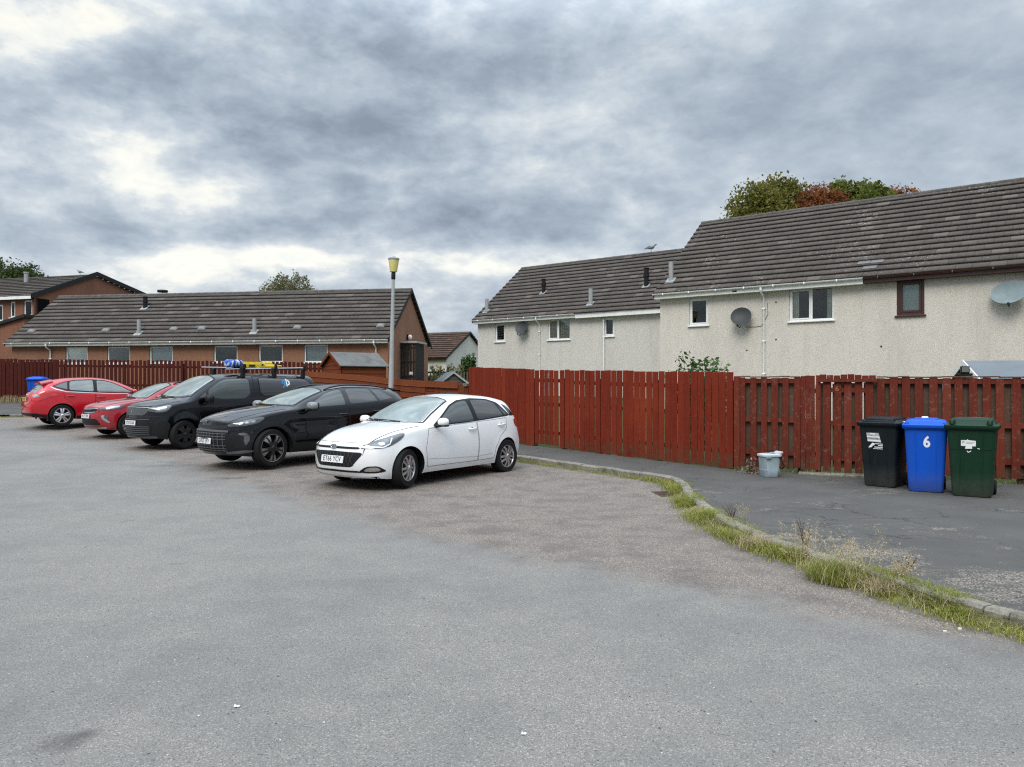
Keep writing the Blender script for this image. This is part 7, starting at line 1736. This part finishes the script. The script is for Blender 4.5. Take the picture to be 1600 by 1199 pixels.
# grass
G_green = leafmat('grass_green', [(0, (.10, .12, .022)), (.35, (.19, .23, .035)), (.65, (.30, .31, .055)), (.85, (.42, .37, .13)), (1, (.50, .43, .22))], .35, .6)
G_straw = leafmat('grass_straw', [(0, (.30, .24, .13)), (.5, (.48, .40, .25)), (1, (.60, .53, .38))], .3, .7)
G_bright = leafmat('grass_bright', [(0, (.07, .13, .018)), (.5, (.16, .25, .033)), (1, (.29, .33, .07))], .3, .6)
def blades(P, H, w, bend, spread=.35, rn=None):
    n = len(P); a = rng.uniform(0, 2*math.pi, n); d = np.column_stack([np.cos(a), np.sin(a), np.zeros(n)]); s = np.column_stack([-np.sin(a), np.cos(a), np.zeros(n)])
    H = np.asarray(H)*np.ones(n); bd = bend*(.3+rng.random(n)); L = []
    for f, k in ((0, 1), (.45, .85), (.8, .5), (1, .06)):
        c = P + d*(H*bd*f**1.9)[:, None] + np.column_stack([np.zeros(n), np.zeros(n), H*(f - .32*bd*f*f)]); ww = (w*k*(.6+.8*rng.random(n)))[:, None]*.5 if False else (w*k)*.5
        L += [c - s*ww, c + s*ww]
    V = np.stack(L, 1).reshape(-1, 3); b = np.arange(n)[:, None]*8; Fc = np.concatenate([np.column_stack([b+0, b+1, b+3, b+2]), np.column_stack([b+2, b+3, b+5, b+4]), np.column_stack([b+4, b+5, b+7, b+6])])
    r = rng.random(n) if rn is None else rn; return V, Fc, np.tile(r, 3)
kp = np.array([(p.x, p.y) for p in resample(smooth_poly(KERB[5:-2], 2), .05)]); kt = np.gradient(kp, axis=0); kt /= np.linalg.norm(kt, axis=1)[:, None]; kn = np.column_stack([kt[:, 1], -kt[:, 0]])   # towards the road
def along(n, lo, hi, sd, y0=None, off=.07, dens=None):
    ok = np.where((kp[:, 1] > lo) & (kp[:, 1] < hi))[0]
    if dens is not None: w = dens(kp[ok]); i = rng.choice(ok, n, p=w/w.sum())
    else: i = rng.choice(ok, n)
    d = off + np.abs(rng.normal(0, sd, n)); q = kp[i] + kn[i]*d[:, None] + rng.normal(0, .03, (n, 2)); return np.column_stack([q, _gz(q[:, 1])-.005])
def patchy(p, k=2.2): return .12 + np.clip(np.sin(p[:, 0]*3.1*k+p[:, 1]*2.3*k) + np.sin(p[:, 1]*1.1*k+1.3)*.9 + np.sin(p[:, 1]*5.3*k)*.6, 0, 2)
Vs, Fs, Rs = [], [], []
def addb(*b):
    o = sum(len(v) for v in Vs); Vs.append(b[0]); Fs.append(b[1]+o); Rs.append(b[2])
P_ = along(9000, 4.6, 11.8, .11, dens=patchy); addb(*blades(P_ + np.array([0, 0, .02]), rng.uniform(.02, .09, 9000)*(.35+.65*patchy(P_)), .0045, 1.0))
P_ = along(16000, 4.7, 9.9, .14, off=.0, dens=lambda p: .5+patchy(p, 1.3)); addb(*blades(P_ + np.array([0, 0, .03]), rng.uniform(.03, .14, 16000)*(.4+.5*patchy(P_, 1.3)), .005, 1.1))
P_ = along(6500, 4.7, 9.8, .05, off=-.05, dens=lambda p: patchy(p, 1.9)**2+.15); addb(*blades(P_ + np.array([0, 0, .05]), rng.uniform(.04, .14, 6500), .0045, 1.1))
P_ = along(3500, 8.6, 12.9, .06, off=-.06, dens=lambda p: patchy(p, 1.6)); addb(*blades(P_ + np.array([0, 0, .05]), rng.uniform(.04, .13, 3500), .005, 1.0))
addb(*blades(along(2600, 13.2, 17.5, .05, dens=patchy, off=.08), rng.uniform(.02, .08, 2600), .006, .9))
addb(*blades(along(1400, 11.6, 13.3, .10), rng.uniform(.04, .14, 1400), .006, .8))
q = rng.uniform(0, 1, 3000); fp = np.column_stack([FB[0]+ (FC[0]+1-FB[0])*q, FB[1] + (FC[1]-.4-FB[1])*q]) + rng.normal(0, .05, (3000, 2)) + np.array([-.05, -.12])
keep = (q > .86) | (rng.random(3000) < .16); fp = fp[keep]; addb(*blades(np.column_stack([fp, _gz(fp[:, 1])+.1]), rng.uniform(.03, .12, len(fp)), .006, .9))
q = rng.uniform(-30, -13.5, 5000); addb(*blades(np.column_stack([q, 26.55-.012*(q+17)*0 + np.abs(rng.normal(0, .12, 5000))*-1, _gz(np.full(5000, 26.4))]), rng.uniform(.03, .10, 5000), .012, .9))
V, Fc, rn = np.concatenate(Vs), np.concatenate(Fs), np.concatenate(Rs); tag(soup('verge_grass', V, Fc, G_green, rn), 'patchy green grass and moss growing along the kerb channel', 'grass', kind='stuff')
Vs, Fs, Rs = [], [], []
P_ = along(5500, 4.7, 9.9, .13, off=.0, dens=lambda p: .15+patchy(p, 2.9)**2); addb(*blades(P_ + np.array([0, 0, .03]), rng.uniform(.03, .15, 5500), .004, 1.2))
q = rng.uniform(-30, -12, 6000); addb(*blades(np.column_stack([q, 30.85+rng.normal(0, .10, 6000), _gz(np.full(6000, 30.8))+.1]), rng.uniform(.10, .38, 6000), .014, .6))
V, Fc, rn = np.concatenate(Vs), np.concatenate(Fs), np.concatenate(Rs); tag(soup('dry_grass', V, Fc, G_straw, rn*.5), 'dry straw coloured grass at the far maroon fence and along the kerb', 'grass', kind='stuff')
def tuft(name, u, v, n, H, rad, mat, label, bend=.5, w=.004, stalks=0, sh=.3, group='grass tufts on the kerb'):
    Y = F_PX*(CAM_H)/(v-600); x = (u-800)/F_PX*Y; root = empty(name, (x, Y, gz(Y)+.03)); tag(root, label, 'grass tuft', group)
    g_ = rng.normal(0, rad, (n, 2)); g_ *= np.minimum(1, rad*1.55*(.7+.3*rng.random(n))/np.maximum(np.hypot(g_[:, 0], g_[:, 1]), 1e-6))[:, None]; P = np.column_stack([g_, np.full(n, -.02)]); a = soup('blades', *[z for z in blades(P, H*rng.uniform(.25, 1.15, n)*(1-.45*np.clip(np.hypot(P[:, 0], P[:, 1])/(rad*1.55), 0, 1)**1.5), w, bend)][:2], mat, None, root)
    at_ = a.data.attributes.new('rnd', 'FLOAT', 'FACE'); at_.data.foreach_set('value', np.tile(rng.random(n), 3).astype(np.float32))
    if stalks:
        P = np.column_stack([rng.normal(0, rad*.8, (stalks, 2)), np.zeros(stalks)]); Hs = sh*rng.uniform(.55, 1.1, stalks); V, Fc, rn = blades(P, Hs, .0028, bend*.75)
        tips = V.reshape(stalks, 8, 3)[:, 6]; mid = V.reshape(stalks, 8, 3)[:, 4]; k = 9; f = rng.random((stalks, k, 1))**.7
        C = (mid[:, None]*(1-f) + tips[:, None]*f + rng.normal(0, .010, (stalks, k, 3))).reshape(-1, 3); V2, F2 = quads(C, .0065, None, aspect=2.4)
        o = soup('seed_stalks', np.concatenate([V, V2]), np.concatenate([Fc, F2+len(V)]), G_straw, np.concatenate([rn, rng.random(len(F2))]), root)
    return root
tuft('grass_tuft', 1316, 908, 2400, .23, .19, G_green, 'largest grass tussock on the kerb with tall pale seed stalks', 1.0, .0045, 170, .40)
tuft('grass_tuft', 1247, 880, 480, .19, .09, G_green, 'medium grass tuft with pale stalks left of the largest tussock', .6, .0045, 45, .38)
tuft('grass_tuft', 1212, 862, 520, .09, .12, G_bright, 'low bright green tuft beside the pink paper scrap', .9, .006)
tuft('grass_tuft', 1160, 826, 420, .14, .06, G_bright, 'tuft of green weed by the curved kerb with brown stems beside it', .4, .005, 20, .26)
tuft('grass_tuft', 1108, 806, 600, .11, .09, G_bright, 'bright tuft halfway round the curved kerb', .8, .005)
tuft('grass_tuft', 1075, 770, 520, .12, .10, G_green, 'grass tuft on the kerb corner by the drain cover', .8, .006)
tuft('grass_tuft', 1410, 922, 130, .10, .05, G_straw, 'small dry brown tuft right of the largest tussock', .5, .004, 70, .22)
tuft('grass_tuft', 1390, 925, 420, .10, .10, G_green, 'short dark tuft just below the small dry brown tuft', .8, .005)
tuft('grass_tuft', 1450, 942, 420, .11, .09, G_bright, 'spreading green tuft left of the dock plant', .9, .006)
tuft('grass_tuft', 1560, 966, 420, .12, .08, G_bright, 'bright grass tuft at the right edge of the kerb', .8, .005)
tuft('grass_tuft', 1135, 838, 300, .07, .09, G_straw, 'flattened yellowing tuft below the green weed', 1.0, .005)
Y = F_PX*CAM_H/(938-600); x = (1497-800)/F_PX*Y; dk = empty('dock_plant', (x, Y, gz(Y))); tag(dk, 'broad leaved dock plant growing from the kerb at the right', 'weed')
m = MB()
for k in range(11):
    a = k*2.4; L = random.uniform(.10, .17); d = Vector((math.cos(a), math.sin(a), 0)); s = Vector((-d.y, d.x, 0)); pts = []
    for i in range(6): f = i/5; pts.append((d*L*f*.85 + Vector((0, 0, L*(f*.95-.45*f*f))), .032*math.sin(math.pi*(.12+.86*f))))
    vs = []; 
    for p, w in pts: vs += [p - s*w + Vector((0, 0, w*.35)), p, p + s*w + Vector((0, 0, w*.35))]
    m.add(vs, [(3*i+j, 3*i+j+1, 3*i+j+4, 3*i+j+3) for i in range(5) for j in range(2)])
m.build('leaves', leafmat('dock_leaf', [(0, (.035, .06, .015)), (.6, (.07, .095, .022)), (1, (.12, .09, .03))]), dk, smooth=60)
MB().tube([(0, 0, 0), (.01, 0, .04)], [.012, .008], 6).build('stem', M_bark, dk)
def sprig(u, v, H, label):
    Y = F_PX*CAM_H/(v-600); root = empty('dry_weed', ((u-800)/F_PX*Y, Y, gz(Y)+.05)); tag(root, label, 'weed', 'dry weeds on the kerb'); m = MB(); C = []
    for k in range(9):
        tip = Vector((random.uniform(-.10, .10), random.uniform(-.06, .06), H*random.uniform(.55, 1))); m.tube([(0, 0, 0), tip*.5+Vector((.01, 0, .02)), tip], [.004, .003, .0015], 4)
        for j in range(16): C.append(np.array(tip)*(.45+.6*random.random()) + rng.normal(size=3)*.014)
    m.build('stems', M_bark, root); V, Fc = quads(np.array(C), .009, None); soup('seed_heads', V, Fc, L_pinkdry, rng.random(len(Fc)), root)
sprig(1143, 822, .26, 'dry pinkish weed stem leftmost on the curved kerb'); sprig(1256, 868, .34, 'tall dry weed between the tussock and the pink paper scrap'); sprig(1414, 912, .22, 'bushy dry weed right of the largest tussock')
Y = 13.35; sp3 = empty('dry_weed', ((1176-800)/F_PX*Y, Y, gz(Y)+.1)); tag(sp3, 'small brown weed against the fence left of the grey caddy', 'weed', 'dry weeds on the kerb'); m = MB(); C = []
for k in range(12):
    tip = Vector((random.uniform(-.2, .15), random.uniform(-.06, .04), random.uniform(.06, .34))); m.tube([(0, 0, 0), tip], [.004, .0015], 4)
    for j in range(12): C.append(np.array(tip)*random.random() + rng.normal(size=3)*.03)
m.build('stems', M_bark, sp3); V, Fc = quads(np.array(C), .03, None); soup('leaves', V, Fc, L_pinkdry, rng.random(len(Fc)), sp3)

# ------------------------------------------------------------------ birds
def gull(name, loc, rz, label, s=1.0, cat='gull'):
    root = empty(name, loc, rz); root.scale = (s, s, s); tag(root, label, cat); m = MB()
    rings = []
    for x, r, z in ((-.20, .006, .145), (-.14, .03, .155), (-.05, .066, .175), (.04, .084, .19), (.09, .082, .205), (.115, .078, .225), (.13, .066, .25), (.15, .052, .272), (.175, .042, .282), (.198, .026, .282), (.212, .010, .28)):
        rings.append([(x + (.02 if z > .22 else 0)*0, r*.85*math.cos(2*math.pi*k/12), z + r*math.sin(2*math.pi*k/12)) for k in range(12)])
    m.loft(rings); m.tube([(.0, .03, .13), (.01, .03, .06), (.0, .03, 0)], .006, 5); m.tube([(.02, -.03, .13), (.03, -.03, .06), (.02, -.03, 0)], .006, 5)
    m.tube([(.208, 0, .28), (.245, 0, .272)], [.010, .003], 6); m.build('body', plain('gull_white', (.30, .31, .32), .8), root, smooth=60)
    w = MB()
    for sy in (-1, 1): w.loft([[(-.26, sy*.02, .11), (-.10, sy*.05, .13), (.08, sy*.068, .16), (.10, sy*.060, .21), (-.05, sy*.045, .225), (-.20, sy*.02, .15)], [(-.26, sy*.03, .11), (-.10, sy*.062, .13), (.08, sy*.08, .16), (.10, sy*.070, .21), (-.05, sy*.055, .225), (-.20, sy*.03, .15)]])
    w.build('wing', plain('gull_grey', (.10, .11, .115), .8), root); return root
q = H2.sx(1017, H2.d); p = Vector(H2.E) + H2.a*q + H2.n*H2.d; gull('herring_gull', (p.x, p.y, .6+H2.ez+H2.h+.06), R(-10), 'grey gull standing on the ridge of the farther terrace', 1.35)
q = PFL(4.5, 1.2, 7.62); gull('herring_gull', (-28+q[0], 45+q[1], 1.1+q[2]), R(170), 'small gull perched on the roof ridge of the red brown house at far left', 1.1)

# ------------------------------------------------------------------ small things on the ground
def on_ground(u, v, h=0.0): Y = F_PX*(CAM_H-h)/(v-600); return Vector(((u-800)/F_PX*Y, Y, gz(Y)+h))
p = on_ground(1048, 773); dc = empty('drain_cover', p, R(8)); tag(dc, 'rusty brown iron drain cover set in the ground by the kerb corner', 'drain cover')
t = NT('rusty_iron'); c_ = t.coord(); t.bsdf(t.ramp(t.noise(c_, 14, 5, .7), [(.3, (.045, .028, .022)), (.7, (.10, .060, .046))]), .8, .3, .4, t.bump(t.noise(c_, 60, 3), .6, .004)); M_rust = t.mat
MB().bbox((-.24, -.26, -.05), (.24, .26, .008), .01).build('frame', M_rust, dc); m = MB()
for k in range(7): m.bbox((-.20, -.22+.064*k, .006), (.20, -.19+.064*k, .014), .003)
m.build('bars', M_rust, dc)
def scrap(name, u, v, w, d, mat, label, rz=0, cat='litter', h=.004):
    o = MB(); n = 6; V = []; 
    for i in range(n+1):
        for j in range(3): V.append((-w/2+w*i/n, -d/2+d*j/2, h + .012*math.sin(i*1.1)*(j % 2) + random.uniform(0, .006)))
    o.add(V, [(3*i+j, 3*i+3+j, 3*i+4+j, 3*i+1+j) for i in range(n) for j in range(2)]); ob = o.build(name, mat); ob.location = on_ground(u, v); ob.rotation_euler = (0, 0, rz)
    sd_ = ob.modifiers.new('s', 'SOLIDIFY'); sd_.thickness = .002; tag(ob, label, cat, 'litter on the ground'); return ob
M_pink = plain('pale_pink_paper', (.62, .52, .56), .7)
scrap('paper_scrap', 1203, 869, .11, .06, M_pink, 'pale pink paper scrap lying beside the bright green tuft', R(-8)); scrap('paper_scrap', 370, 1106, .030, .016, M_decal, 'small white scrap lying alone on the near grey asphalt', R(10))
scrap('paper_scrap', 818, 1149, .026, .012, M_decal, 'tiny white fleck on the asphalt near the bottom middle of the view', R(30)); scrap('paper_scrap', 1570, 980, .06, .03, plain('lilac_paper', (.42, .38, .52), .7), 'crumpled lilac scrap by the grass at the right edge of the kerb', R(20), h=.02)
scrap('paper_scrap', 875, 735, .10, .05, M_decal, 'white scrap in the channel right of the white hatchback', R(-20)); scrap('paper_scrap', 1152, 737, .10, .06, M_decal, 'white scrap at the foot of the post where the red fences meet', 0, h=.11)
m = MB(); 
for k in range(420):
    u, v = random.uniform(0, 1600), random.uniform(760, 1190); p = on_ground(u, v); r = random.uniform(.003, .007)
    m.loft([[(p.x+r*math.cos(a)*random.uniform(.7, 1.1), p.y+r*math.sin(a)*random.uniform(.7, 1.1), p.z+z) for a in [R(60*i) for i in range(6)]] for z in (0, r*.6)])
t = NT('loose_chips'); t.bsdf(t.ramp(t.attr('rnd'), [(0, (.05, .05, .05)), (.5, (.22, .21, .20)), (1, (.55, .54, .52))]), .9); tag(m.build('loose_gravel', t.mat), 'loose pale and dark chippings scattered over the asphalt', 'gravel', kind='stuff')
m = MB()
for k in range(16):
    p = on_ground(random.gauss(1530, 45), random.gauss(972, 8)); r = random.uniform(.007, .013)
    m.loft([[(p.x+r*math.cos(a)*1.2, p.y+r*math.sin(a), p.z+z) for a in [R(60*i) for i in range(6)]] for z in (.0, r*.7)])
tag(m.build('pale_pebbles', plain('pale_pebble', (.55, .52, .44), .8)), 'pale pebbles scattered on the silt by the right end of the kerb', 'pebbles', kind='stuff')
